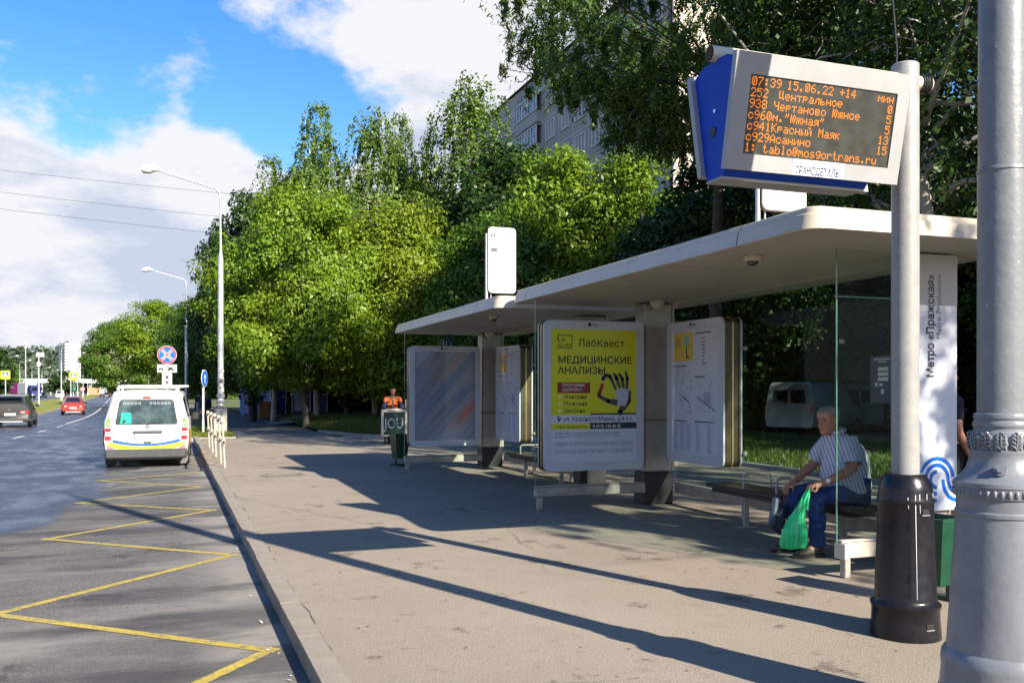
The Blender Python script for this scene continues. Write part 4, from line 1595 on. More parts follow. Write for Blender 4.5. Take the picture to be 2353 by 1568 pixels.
SW, SH_, SX0, SZ0 = 1.06, 0.445, -0.52, 0.095
FH = 0.66
for sign in (1, -1):
    mb = MB()
    o_ = rect(-DW / 2, 0, DW / 2, FH)
    i_ = rect(SX0, SZ0, SX0 + SW, SZ0 + SH_)
    mb.ring(o_, i_, -0.03, 0.012)
    fr = face_mesh(mb, 'front_panel', FRAME, sign, disp)
    mb = MB()
    mb.add([(p[0], -0.022, p[1]) for p in i_], [(0, 1, 2, 3)])
    scr = face_mesh(mb, 'screen', mat('screen_dark', (0.028, 0.027, 0.023), 0.28, col2=(0.05, 0.05, 0.044), nscale=9, spec=0.6, spots=((0.16, 0.16, 0.14), 34, 0.25)), sign, fr)
    if sign < 0:
        continue
    # dot matrix text, 5 x 7 dots per character
    G = {'0': '0E 13 15 15 15 19 0E', '1': '04 0C 04 04 04 04 0E', '2': '0E 11 01 02 04 08 1F', '3': '0E 11 01 06 01 11 0E', '4': '02 06 0A 12 1F 02 02', '5': '1F 10 1E 01 01 11 0E',
         '6': '06 08 10 1E 11 11 0E', '7': '1F 01 02 04 04 08 08', '8': '0E 11 11 0E 11 11 0E', '9': '0E 11 11 0F 01 02 0C', ':': '00 0C 0C 00 0C 0C 00', '.': '00 00 00 00 00 0C 0C',
         '+': '00 04 04 1F 04 04 00', '"': '0A 0A 14 00 00 00 00', '@': '0E 11 17 15 17 10 0E', ' ': '00 00 00 00 00 00 00',
         't': '08 08 1C 08 08 09 06', 'a': '00 00 0E 01 0F 11 0F', 'b': '10 10 16 19 11 11 1E', 'l': '0C 04 04 04 04 04 0E', 'o': '00 00 0E 11 11 11 0E', 'm': '00 00 1A 15 15 11 11',
         's': '00 00 0E 10 0E 01 1E', 'g': '00 0F 11 11 0F 01 0E', 'r': '00 00 16 19 10 10 10', 'n': '00 00 16 19 11 11 11', 'u': '00 00 11 11 11 13 0D',
         'Ц': '12 12 12 12 12 1F 01', 'е': '00 00 0E 11 1F 10 0E', 'н': '00 00 11 11 1F 11 11', 'т': '00 00 1F 04 04 04 04', 'р': '00 00 1E 11 1E 10 10', 'а': '00 00 0E 01 0F 11 0F',
         'л': '00 00 07 09 09 09 11', 'ь': '00 00 10 10 1E 11 1E', 'о': '00 00 0E 11 11 11 0E', 'Ч': '11 11 11 0F 01 01 01', 'в': '00 00 1E 11 1E 11 1E', 'Ю': '12 15 15 1D 15 15 12',
         'ж': '00 00 15 15 0E 15 15', 'м': '00 00 11 1B 15 11 11', 'я': '00 00 0F 11 0F 05 19', 'К': '11 12 14 18 14 12 11', 'с': '00 00 0E 11 10 11 0E', 'ы': '00 00 11 11 19 15 19',
         'й': '0A 04 11 13 15 19 11', 'М': '11 1B 15 15 11 11 11', 'к': '00 00 12 14 18 14 12', 'А': '04 0A 11 11 1F 11 11', 'и': '00 00 11 13 15 19 11'}
    cell = SW / 152
    mb = MB()

    def row(txt, k, col0=2, right=False):
        x0 = SX0 + (col0 if not right else 150 - 6 * len(txt)) * cell
        zt_ = SZ0 + SH_ - 0.010 - k * (SH_ - 0.012) / 7
        for ch in txt:
            rows = [int(h, 16) for h in G[ch].split()]
            for r_, bits in enumerate(rows):
                for c_ in range(5):
                    if bits >> (4 - c_) & 1:
                        x = x0 + c_ * cell
                        z = zt_ - r_ * cell * 1.05
                        s = cell * 0.9
                        mb.add([(x, -0.0235, z - s), (x + s, -0.0235, z - s), (x + s, -0.0235, z), (x, -0.0235, z)], [(0, 1, 2, 3)])
            x0 += 6 * cell
    row('07:39', 0)
    row('15.06.22', 0, 37)
    row('+14', 0, 91)
    row('мин', 0, right=True)
    row('252', 1)
    row('Центральное', 1, 30)
    row('938', 2)
    row('Чертаново Южное', 2, 26)
    row('с960', 3, 2)
    row('м."Южная"', 3, 26)
    row('с941', 4, 2)
    row('Красный Маяк', 4, 26)
    row('с929', 5, 2)
    row('Асанино', 5, 26)
    row('1: tablo@mosgortrans.ru', 6)
    for k, t in ((1, '0'), (2, '5'), (3, '5'), (4, '13'), (5, '15')):
        row(t, k, right=True)
    face_mesh(mb, 'led_text', mat('led_orange', (0.3, 0.1, 0.01), 0.4, emit=(1.0, 0.25, 0.015), estr=0.45), sign, scr)
    # maker's label and a taped strip below the screen
    mb = MB()
    mb.add([(p[0], -0.0315, p[1]) for p in rect(-0.17, 0.002, 0.21, 0.054)], [(0, 1, 2, 3)])
    lbl = face_mesh(mb, 'maker_label', mat('label_white', (0.72, 0.74, 0.76), 0.35), sign, fr)
    mb = MB()
    mb.add([(p[0], -0.0325, p[1]) for p in rect(-0.165, 0.056, 0.21, 0.094)], [(0, 1, 2, 3)])
    face_mesh(mb, 'paper_strip', mat('strip_cream', (0.78, 0.76, 0.7), 0.5), sign, fr)
    o = text('ТРАНСДЕТАЛЬ', -0.145, 0.010, 0.062, M['black_print'], None, -0.0325, width=0.32, bold=0.02)
    tmp = MB()
    tmp.V = [tuple(v.co) for v in o.data.vertices]
    tmp.F = [tuple(p.vertices) for p in o.data.polygons]
    tmp.M = [0] * len(tmp.F)
    bpy.data.objects.remove(o)
    face_mesh(tmp, 'lettering', mat('label_ink', (0.012, 0.03, 0.12), 0.4), sign, lbl)
# light trim along the side and bottom edges
mb = MB()
mb.box((-0.09, 0.0, -0.053), (1.04, 0.17, 0.016), 0.003)
mb.build('bottom_trim', FRAME, disp)
mb = MB()
mb.lathe([(0.012, -0.004), (0.012, 0.004)], (-0.603, 0.0, 0.36), 12, axis='x')
mb.build('screw', M['chrome'], disp)
mb = MB()
mb.lathe([(0.03, -0.003), (0.03, 0.003)], (-0.602, 0.02, 0.24), 16, axis='x')
mb.build('plug', M['black_base'], disp)
mb = MB()
mb.tube([(-0.64, 0.0, 0.70), (0.76, 0.0, 0.70)], 0.048, 16, caps=False)
mb.tube([(0.76, 0.0, 0.70), (1.03, 0.0, 0.70)], 0.048, 16)
mb.build('carrier_tube', mat('tube_cream', (0.6, 0.56, 0.44), 0.5, col2=(0.35, 0.27, 0.15), nscale=9, lo=0.5, hi=0.7), disp, smooth=50)
mb = MB()
mb.lathe([(0.04, 0), (0.04, 0.004)], (-0.644, 0.0, 0.70), 16, axis='x')
mb.build('tube_mouth', mat('rust_dark', (0.05, 0.03, 0.015), 0.8), disp)
mb = MB()
for k in range(4):
    a = 0.95 + 0.02 * k
    mb.tube([(a, 0.055 * math.cos(w), 0.70 + 0.055 * math.sin(w)) for w in [R(q * 30) for q in range(13)]], 0.006, 6)
mb.tube([(0.84, 0.09, 0.72), (0.88, 0.12, 0.95), (0.84, 0.14, 1.5), (0.86, 0.1, 3.2)], 0.006, 6)
mb.build('cable', M['black_base'], disp)

# ------------------------------------------------------------------ large grey lamp post at the right edge
def big_post():
    T = thing('lamp_post', 'massive grey painted cast lamp post with leaf collar at the right edge', 'lamp post', (3.60, 3.21, 0))
    mb = MB()
    mb.lathe([(0.110, 1.40), (0.108, 2.60), (0.113, 2.604), (0.111, 2.618), (0.105, 2.622), (0.102, 5.0), (0.09, 8.2), (0.07, 8.25), (0.04, 8.9)], n=48)
    mb.build('shaft', M['grey_paint'], T, smooth=40)
    mb = MB()
    def kf(z):
        return float(np.interp(z, [0, 0.3, 1.15, 1.32, 1.49], [0.75, 0.745, 0.69, 0.63, 0.575]))
    mb.lathe([(r_ * kf(z), z) for (r_, z) in [(0.46, 0.0), (0.46, 0.08), (0.40, 0.10), (0.385, 0.16), (0.36, 0.22), (0.352, 0.30), (0.358, 0.335), (0.352, 0.37), (0.335, 0.39), (0.325, 0.40), (0.287, 1.00), (0.285, 1.015),
              (0.294, 1.02), (0.294, 1.035), (0.285, 1.045), (0.287, 1.10), (0.30, 1.105), (0.305, 1.15), (0.312, 1.155), (0.312, 1.172), (0.265, 1.20), (0.235, 1.235), (0.222, 1.275), (0.220, 1.30), (0.226, 1.31),
              (0.226, 1.318), (0.21, 1.325), (0.222, 1.35), (0.226, 1.375), (0.215, 1.40), (0.205, 1.41),
              (0.205, 1.42), (0.214, 1.427), (0.217, 1.437), (0.212, 1.45), (0.204, 1.453), (0.204, 1.458), (0.213, 1.465), (0.215, 1.475), (0.21, 1.485), (0.196, 1.49), (0.19, 1.49)]], n=64, caps=False)
    b = mb.build('base', M['grey_cast'], T, smooth=30)
    # acanthus collar: leaves standing round the neck, each with ribs and a curled tip
    LV = []
    lp = [(-0.5, 0.0), (-0.42, 0.25), (-0.5, 0.4), (-0.38, 0.55), (-0.42, 0.72), (-0.25, 0.85), (0, 1.0), (0.25, 0.85), (0.42, 0.72), (0.38, 0.55), (0.5, 0.4), (0.42, 0.25), (0.5, 0.0)]
    me_leaf = None
    nl = 14
    for k in range(nl):
        if me_leaf is None:
            mb = MB()
            W, H = 0.088, 0.088
            V, F = [], []
            cols = 7
            rows_ = 8
            for i in range(rows_ + 1):
                t = i / rows_
                ww = W * (0.5 + 0.08 * math.sin(t * 19)) * (1 - 0.75 * max(0, t - 0.72) / 0.28)
                for j in range(cols):
                    s = -1 + 2 * j / (cols - 1)
                    out = 0.016 * math.sin(math.pi * min(1, t * 1.05)) * (1 - 0.35 * s * s) + 0.010 * max(0, t - 0.8) / 0.2 + 0.005 * math.cos(s * 9.4)
                    V.append((s * ww, -out, t * H))
            for i in range(rows_):
                for j in range(cols - 1):
                    a = i * cols + j
                    F.append((a, a + 1, a + cols + 1, a + cols))
            mb.add(V, F)
            mb.tube([(0, -0.010, 0.0), (0, -0.027, 0.045), (0, -0.026, 0.08)], [0.006, 0.005, 0.004], 6)
            for sg in (-1, 1):
                for q in range(4):
                    z = 0.012 + 0.018 * q
                    mb.tube([(0.004 * sg, -0.018, z), (0.02 * sg, -0.026, z + 0.012), (0.036 * sg, -0.017, z + 0.018)], [0.0045, 0.005, 0.003], 5)
            o = mb.build('collar_leaf', M['grey_cast'], b, smooth=60)
            me_leaf = o.data
        else:
            o = link('collar_leaf', me_leaf, b)
        a = 2 * math.pi * k / nl
        o.location = (0.134 * math.sin(a), -0.134 * math.cos(a), 1.316)
        o.scale = (0.63, 0.63, 1)
        o.rotation_euler = (0, 0, a)
    me_b = None
    nb = 44
    for k in range(nb):
        if me_b is None:
            mb = MB()
            mb.box((0, 0, 0.0), (0.03, 0.022, 0.036), 0.009)
            o = mb.build('bead', M['grey_cast'], b, smooth=50)
            me_b = o.data
        else:
            o = link('bead', me_b, b)
        a = 2 * math.pi * k / nb
        o.location = (0.2085 * math.sin(a), -0.2085 * math.cos(a), 1.128)
        o.scale = (0.69, 0.69, 1)
        o.rotation_euler = (0, 0, a)
    # bolt lug on the flare
    mb = MB()
    a = R(-52)
    c = Vector((0.162 * math.sin(a), -0.162 * math.cos(a), 1.232))
    d = Vector((math.sin(a), -math.cos(a), 0.35)).normalized()
    mb.tube([c - d * 0.03, c + d * 0.012], [0.03, 0.027], 16)
    mb.tube([c + d * 0.012, c + d * 0.026], [0.015, 0.015], 6)
    mb.build('bolt', M['grey_cast'], b, smooth=40)
    # hinged door in the pedestal, only its edge shows
    mb = MB()
    mb.box((0.10, -0.232, 0.62), (0.14, 0.02, 0.4), 0.008)
    mb.build('access_door', mat('door_navy', (0.03, 0.035, 0.06), 0.5), b)
    return T


big_post()


# ------------------------------------------------------------------ waste bins
def waste_bin(label, loc, rz=0.0):
    T = thing('waste_bin', label, 'waste bin', loc, rz, 'green waste bins')
    mb = MB()
    n = 4
    pr = [(0.115, 0.155), (0.12, 0.16), (0.165, 0.62), (0.172, 0.625), (0.172, 0.655), (0.155, 0.655), (0.15, 0.60), (0.11, 0.2)]
    V, F = [], []
    for (r_, z) in pr:
        for (sx, sy) in ((-1, -1), (1, -1), (1, 1), (-1, 1)):
            V.append((sx * r_, sy * r_ * 0.85, z))
    for i in range(len(pr) - 1):
        for k in range(4):
            F.append((i * 4 + k, i * 4 + (k + 1) % 4, (i + 1) * 4 + (k + 1) % 4, (i + 1) * 4 + k))
    F.append((3, 2, 1, 0))
    F.append(tuple((len(pr) - 1) * 4 + k for k in range(4)))
    mb.add(V, F)
    mb.build('bucket', M['green_bin'], T)
    for s in (-1, 1):
        mb = MB()
        mb.box((0.0, s * 0.165, 0.30), (0.035, 0.02, 0.60), 0.004)
        mb.build('leg', M['green_bin'], T)
        mb = MB()
        mb.box((0.0, s * 0.165, 0.015), (0.26, 0.035, 0.03), 0.004)
        mb.build('foot', M['green_bin'], T)
    return T


waste_bin('dark green waste bin on thin legs below the metro name panel', (5.30, 5.33, 0), R(100))
waste_bin('dark green waste bin under the cart, at the corner of the farther shelter', (4.34, 18.75, 0), R(15))


# ------------------------------------------------------------------ pedestrian railing along the kerb
def build_railing():
    T = thing('railing', 'row of cream tubular railing posts standing along the kerb behind the van', 'railing', (0, 0, 0))
    PA = mat('railing_paint', (0.44, 0.40, 0.335), 0.5, col2=(0.33, 0.295, 0.24), nscale=8, bump=0.3)
    ps = [(0.89, 19.65), (0.875, 21.0), (0.85, 23.1), (0.835, 25.0), (0.82, 27.2)]
    for (x, y) in ps:
        z = gz(y)
        mb = MB()
        lean = 0.05
        mb.tube([(x, y, z), (x - lean, y, z + 1.05)], 0.024, 12)
        p = mb.build('post', PA, T, smooth=50)
        for h in (0.52, 0.97):
            xx = x - lean * h / 1.05
            mb = MB()
            mb.tube([(xx, y - 0.075, z + h), (xx, y + 0.075, z + h)], 0.041, 14)
            mb.tube([(xx, y, z + h - 0.08), (xx, y, z + h + 0.08)], 0.042, 12)
            mb.build('coupling', PA, p, smooth=40)
        mb = MB()
        xx = x - lean * 0.5
        mb.lathe([(0.03, 0), (0.03, 0.003)], (xx, y - 0.078, z + 0.52), 14, axis='y')
        mb.build('hole', M['black_base'], p)
    for i in range(len(ps) - 1):
        (xa, ya), (xb, yb) = ps[i], ps[i + 1]
        for h in (0.52, 0.97):
            mb = MB()
            l = 0.05 * h / 1.05
            mb.tube([(xa - l, ya + 0.07, gz(ya) + h), (xb - l, yb - 0.07, gz(yb) + h)], 0.024, 10)
            mb.build('rail', PA, T, smooth=50)
    return T


build_railing()


# ------------------------------------------------------------------ street lamps
def street_lamp(name, label, h=9.3, arm=2.45):
    T = thing(name, label, 'street lamp', (0, 0, 0), 0, 'street lamps along the road')
    mb = MB()
    mb.lathe([(0.205, 0.0), (0.205, 0.62), (0.17, 0.66), (0.155, 0.9), (0.15, 0.92), (0.115, 1.0), (0.11, 1.6), (0.102, 6.6), (0.085, 6.75), (0.05, 6.95), (0.045, 7.0)], n=20)
    mb.build('pole', M['galv'], T, smooth=40)
    mb = MB()
    mb.tube([(0, 0, 6.95), (-0.02, 0, h - 0.35), (-0.06, 0, h - 0.12), (-0.2, 0, h), (-arm + 0.25, 0, h + 0.52)], [0.045, 0.04, 0.04, 0.036, 0.03], 10)
    mb.build('arm', M['galv'], T, smooth=60)
    mb = MB()
    z = h + 0.56
    pr = []
    ax = -arm
    mb.tube([(ax + 0.36, 0, z - 0.03), (ax + 0.22, 0, z + 0.0), (ax, 0, z + 0.01), (ax - 0.22, 0, z - 0.02), (ax - 0.34, 0, z - 0.05)], [0.04, 0.085, 0.14, 0.13, 0.04], 14)
    mb.box((ax + 0.1, 0, z + 0.15), (0.1, 0.08, 0.05), 0.01)
    hd = mb.build('lamp_head', mat('lamp_white', (0.7, 0.7, 0.7), 0.35), T, smooth=40)
    mb = MB()
    mb.tube([(ax + 0.14, 0, z - 0.06), (ax - 0.05, 0, z - 0.085), (ax - 0.26, 0, z - 0.085), (ax - 0.33, 0, z - 0.06)], [0.03, 0.10, 0.10, 0.03], 14)
    mb.build('lamp_glass', mat('lamp_glass', (0.35, 0.36, 0.36), 0.15), hd, smooth=60)
    return T


SL = street_lamp('street_lamp', 'tall stained street lamp nearest the stop, rising behind the railing')
SL.location = (1.5, 36.3, gz(36.3) - 0.01)
mb = MB()
mb.box((0, 0, 0.5), (0.44, 0.44, 1.0), 0.02)
mb.build('pedestal', mat('pedestal_grey', (0.42, 0.4, 0.37), 0.7, col2=(0.3, 0.29, 0.27), nscale=4, spots=((0.08, 0.08, 0.08), 7, 0.3)), SL)
mb = MB()
for (z, r_, h) in ((1.95, 0.118, 0.22), (1.62, 0.122, 0.2), (2.35, 0.116, 0.12)):
    mb.lathe([(r_, z), (r_, z + h)], (0, 0, 0), 18)
mb.build('torn_bills', mat('torn_paper', (0.55, 0.5, 0.46), 0.8, col2=(0.06, 0.06, 0.07), nscale=6, lo=0.48, hi=0.56, spots=((0.4, 0.08, 0.07), 5, 0.34)), SL)
mb = MB()
for (z, r_, h) in ((1.02, 0.16, 0.1), (1.2, 0.15, 0.12), (1.4, 0.15, 0.15)):
    mb.lathe([(r_ - 0.02, z), (r_, z + 0.01), (r_ + 0.015, z + h * 0.6), (r_ - 0.02, z + h)], (0, 0, 0), 18)
mb.build('wrapping', mat('wrap_grey', (0.3, 0.3, 0.31), 0.7, col2=(0.08, 0.08, 0.09), nscale=7, bump=1), SL, smooth=40)
base_lamp = street_lamp('street_lamp', 'second street lamp from the stop along the right side of the road')
base_lamp.location = (0.5, 65.5, gz(65.5))


def more_lamp(x, y, rz=0.0, label='distant street lamp in the long rows of lamps beside the road', s=1.0):
    c = copy_tree(base_lamp)
    c['label'] = label
    c.location = (x + bend(y), y, gz(y))
    c.rotation_euler = (0, 0, rz)
    c.scale = (1, 1, s)
    return c


ORD = ('first', 'second', 'third', 'fourth', 'fifth', 'sixth', 'seventh', 'eighth', 'ninth', 'tenth')
for k, y in enumerate((124, 156, 188, 222, 258, 300, 345)):
    more_lamp(0.4, y, 0, ORD[k + 2] + ' street lamp from the stop along the right side of the road')
for k, y in enumerate((205, 238, 272, 310, 350, 395)):
    more_lamp(-27.9, y, math.pi, ORD[k] + ' nearest of the street lamps beyond the far carriageway')
for k, y in enumerate((178, 214, 250, 290, 335, 385)):
    more_lamp(-13.2, y, math.pi if int(y) % 4 else 0, ORD[k] + ' nearest of the street lamps standing on the grass median')

# bare masts left of the median
def mast(label, x, y, h, head):
    T = thing('mast', label, 'mast', (x, y, gz(y)), 0, 'thin masts beside the median')
    mb = MB()
    mb.tube([(0, 0, 0), (0, 0, h)], [0.13, 0.07], 10)
    mb.build('pole', M['galv'], T, smooth=50)
    mb = MB()
    if head:
        bx = MB()
        bx.box((0, -0.1, h - 0.9), (0.35, 0.25, 0.6), 0.02)
        bx.build('control_box', mat('lamp_white', (0.7, 0.7, 0.7), 0.35), T)
        mb.box((0.15, 0, h + 0.25), (0.9, 0.3, 0.55), 0.05)
    else:
        mb.tube([(0, 0, h), (0, 0, h + 1.4)], 0.03, 6)
        mb.box((0, 0, h + 0.4), (0.22, 0.2, 0.3), 0.02)
    mb.build('mast_head', mat('lamp_white', (0.7, 0.7, 0.7), 0.35), T)


mast('thin mast with an aerial on top, left of the white headed mast', -22.0, 157.1, 8.0, False)
mast('thin mast with a white box head at the edge of the median', -16.2, 126.0, 6.0, True)

# ------------------------------------------------------------------ traffic signs
SIGN_BLUE = mat('traffic_blue', (0.006, 0.11, 0.5), 0.35)
SIGN_RED = mat('traffic_red', (0.55, 0.02, 0.03), 0.35)
SIGN_WHITE = mat('traffic_white', (0.78, 0.78, 0.78), 0.35)
SIGN_YEL = mat('traffic_yellow', (0.62, 0.72, 0.03), 0.35)


def plate(poly, a, b, m, parent, name):
    mb = MB()
    mb.prism(poly, a, b, 'y')
    return mb.build(name, m, parent)


T = thing('traffic_sign', 'round no stopping sign above two white plates behind the white van', 'traffic sign', (-0.4, 36.3, gz(36) - 0.0))
mb = MB()
mb.tube([(0, 0, 0), (0, 0, 3.2)], 0.03, 10)
mb.build('post', M['galv'], T, smooth=50)
p = plate(disc(0, 2.99, 0.335, 32), -0.05, -0.035, SIGN_WHITE, T, 'sign_plate')
mb = MB()
mb.ring(disc(0, 2.99, 0.325, 32), disc(0, 2.99, 0.278, 32), -0.056, -0.0505)
mb.build('red_ring', SIGN_RED, p)
plate(disc(0, 2.99, 0.275, 32), -0.055, -0.0505, SIGN_BLUE, p, 'blue_field')
for a in (45, -45):
    mb = MB()
    c, s = math.cos(R(a)), math.sin(R(a))
    for (w_, yy, m_) in ((0.042, -0.057, 0), (0.024, -0.058, 1)):
        mb = MB()
        q = [(-0.25, -w_), (0.25, -w_), (0.25, w_), (-0.25, w_)]
        mb.add([(x * c - z * s, yy - (0.0005 if a > 0 else 0), 2.99 + x * s + z * c) for (x, z) in q], [(0, 1, 2, 3)])
        mb.build('cross_bar', SIGN_WHITE if m_ == 0 else SIGN_RED, p)
p = plate(rect(-0.34, 2.34, 0.34, 2.63), -0.05, -0.035, SIGN_WHITE, T, 'tow_plate')
mb = MB()
for q in (rect(-0.3, 2.44, -0.12, 2.49), rect(-0.02, 2.42, 0.26, 2.46), rect(0.04, 2.46, 0.2, 2.53), rect(-0.14, 2.5, 0.0, 2.52), disc(-0.25, 2.43, 0.03, 8), disc(-0.15, 2.43, 0.03, 8), disc(0.06, 2.42, 0.03, 8), disc(0.2, 2.42, 0.03, 8)):
    mb.add([(x, -0.0515 - 0.0002 * len(q), z) for (x, z) in q], [tuple(range(len(q)))])
mb.build('tow_pictogram', M['black_print'], p)
p = plate(rect(-0.17, 1.86, 0.17, 2.31), -0.05, -0.035, SIGN_WHITE, T, 'arrow_plate')
mb = MB()
for q in ([(-0.02, 1.98), (0.02, 1.98), (0.02, 2.15), (-0.02, 2.15)], [(-0.08, 2.0), (0, 1.89), (0.08, 2.0)], [(-0.08, 2.12), (0.08, 2.12), (0, 2.26)]):
    mb.add([(x, -0.052 - 0.0003 * len(q), z) for (x, z) in q], [tuple(range(len(q)))])
mb.build('double_arrow', M['black_print'], p)

T = thing('traffic_sign', 'round blue direction sign turned almost edge on, between the lamps', 'traffic sign', (0.88, 36.6, gz(36.6)), R(68))
mb = MB()
mb.tube([(0, 0, 0), (0, 0, 2.45)], 0.042, 10)
mb.build('post', mat('post_white', (0.7, 0.7, 0.7), 0.4), T, smooth=50)
p = plate(disc(0, 2.13, 0.32, 32), -0.06, -0.045, SIGN_WHITE, T, 'sign_plate')
plate(disc(0, 2.13, 0.30, 32), -0.066, -0.0605, SIGN_BLUE, p, 'blue_field')
mb = MB()
for q in ([(-0.03, 1.94), (0.03, 1.94), (0.03, 2.16), (-0.03, 2.16)], [(-0.1, 2.16), (0.1, 2.16), (0, 2.3)]):
    mb.add([(x, -0.0675 - 0.0003 * len(q), z) for (x, z) in q], [tuple(range(len(q)))])
mb.build('arrow', SIGN_WHITE, p)


def crossing_sign(label, x, y, light):
    T = thing('crossing_sign', label, 'traffic sign', (x, y, gz(y)), 0, 'yellow edged pedestrian crossing signs')
    mb = MB()
    mb.tube([(0, 0.08, 0), (0, 0.08, 3.3)], 0.06, 10)
    mb.build('post', M['galv'], T, smooth=50)
    p = plate(rrect(0.92, 0.92, 0.05, 3, 0, 3.55), -0.02, 0.02, SIGN_YEL, T, 'sign_plate')
    f = plate(rect(-0.30, 3.38, 0.30, 3.86), -0.026, -0.0205, SIGN_BLUE, p, 'blue_field')
    mb = MB()
    mb.add([(x_, -0.028, z_) for (x_, z_) in ((-0.28, 3.38), (0.28, 3.38), (0, 3.82))], [(0, 1, 2)])
    mb.build('white_triangle', SIGN_WHITE, f)
    mb = MB()
    mb.tube([(0, -0.03, 3.7), (0, -0.03, 3.58), (0.06, -0.03, 3.44)], 0.02, 5)
    mb.build('walker', M['black_print'], f)
    if light:
        mb = MB()
        mb.box((0.12, -0.05, 2.35), (0.36, 0.3, 1.05), 0.03)
        b = mb.build('signal_head', mat('signal_green', (0.03, 0.11, 0.07), 0.5), T)
        for k, c in enumerate(((0.12, 0.01, 0.01), (0.12, 0.07, 0.01), (0.02, 0.35, 0.2))):
            mb = MB()
            mb.lathe([(0.11, 0), (0.11, 0.02)], (0.12, -0.225, 2.68 - 0.33 * k), 14, axis='y')
            mb.build('signal_lens', mat('signal_lens_%s' % ('red', 'amber', 'green')[k], c, 0.2), b)


crossing_sign('yellow edged crossing sign at the far left above the grey car', -17.8, 113.0, False)
crossing_sign('yellow edged crossing sign with a traffic signal behind the red car', -11.9, 121.4, True)
T = thing('traffic_sign', 'small round sign on the median beyond the traffic signal', 'traffic sign', (-12.6 + bend(170) + 8.0, 170, gz(170)))
T.location = (-15.4, 172, gz(172))
mb = MB()
mb.tube([(0, 0, 0), (0, 0, 2.4)], 0.05, 8)
mb.build('post', M['galv'], T)
p = plate(disc(0, 2.1, 0.4, 20), -0.08, -0.06, SIGN_RED, T, 'sign_plate')
plate(disc(0, 2.1, 0.28, 20), -0.086, -0.081, SIGN_WHITE, p, 'white_field')

# ------------------------------------------------------------------ overhead wires
for k, (za, zb_, yy) in enumerate(((13.6, 12.75, 55), (12.55, 11.35, 55), (11.7, 10.35, 55))):
    pts = []
    x0, x1 = -60, 9
    for i in range(25):
        t = i / 24
        x = x0 + (x1 - x0) * t
        z = 20 + (zb_ - 20) * t
        zl = za + (zb_ - za) * ((x + 15.6) / 19.2)
        pts.append((x, yy + 1.6 * (t - 0.5), zl - 0.35 * math.sin(math.pi * min(1, max(0, (x + 30) / 40))) + 0.35))
    mb = MB()
    mb.tube(pts, 0.009, 5)
    o = mb.build('overhead_wire', M['black_base'])
    tag(o, ('uppermost', 'middle', 'lowest')[k] + ' of the three dark wires crossing the sky behind the street lamp', 'wire')

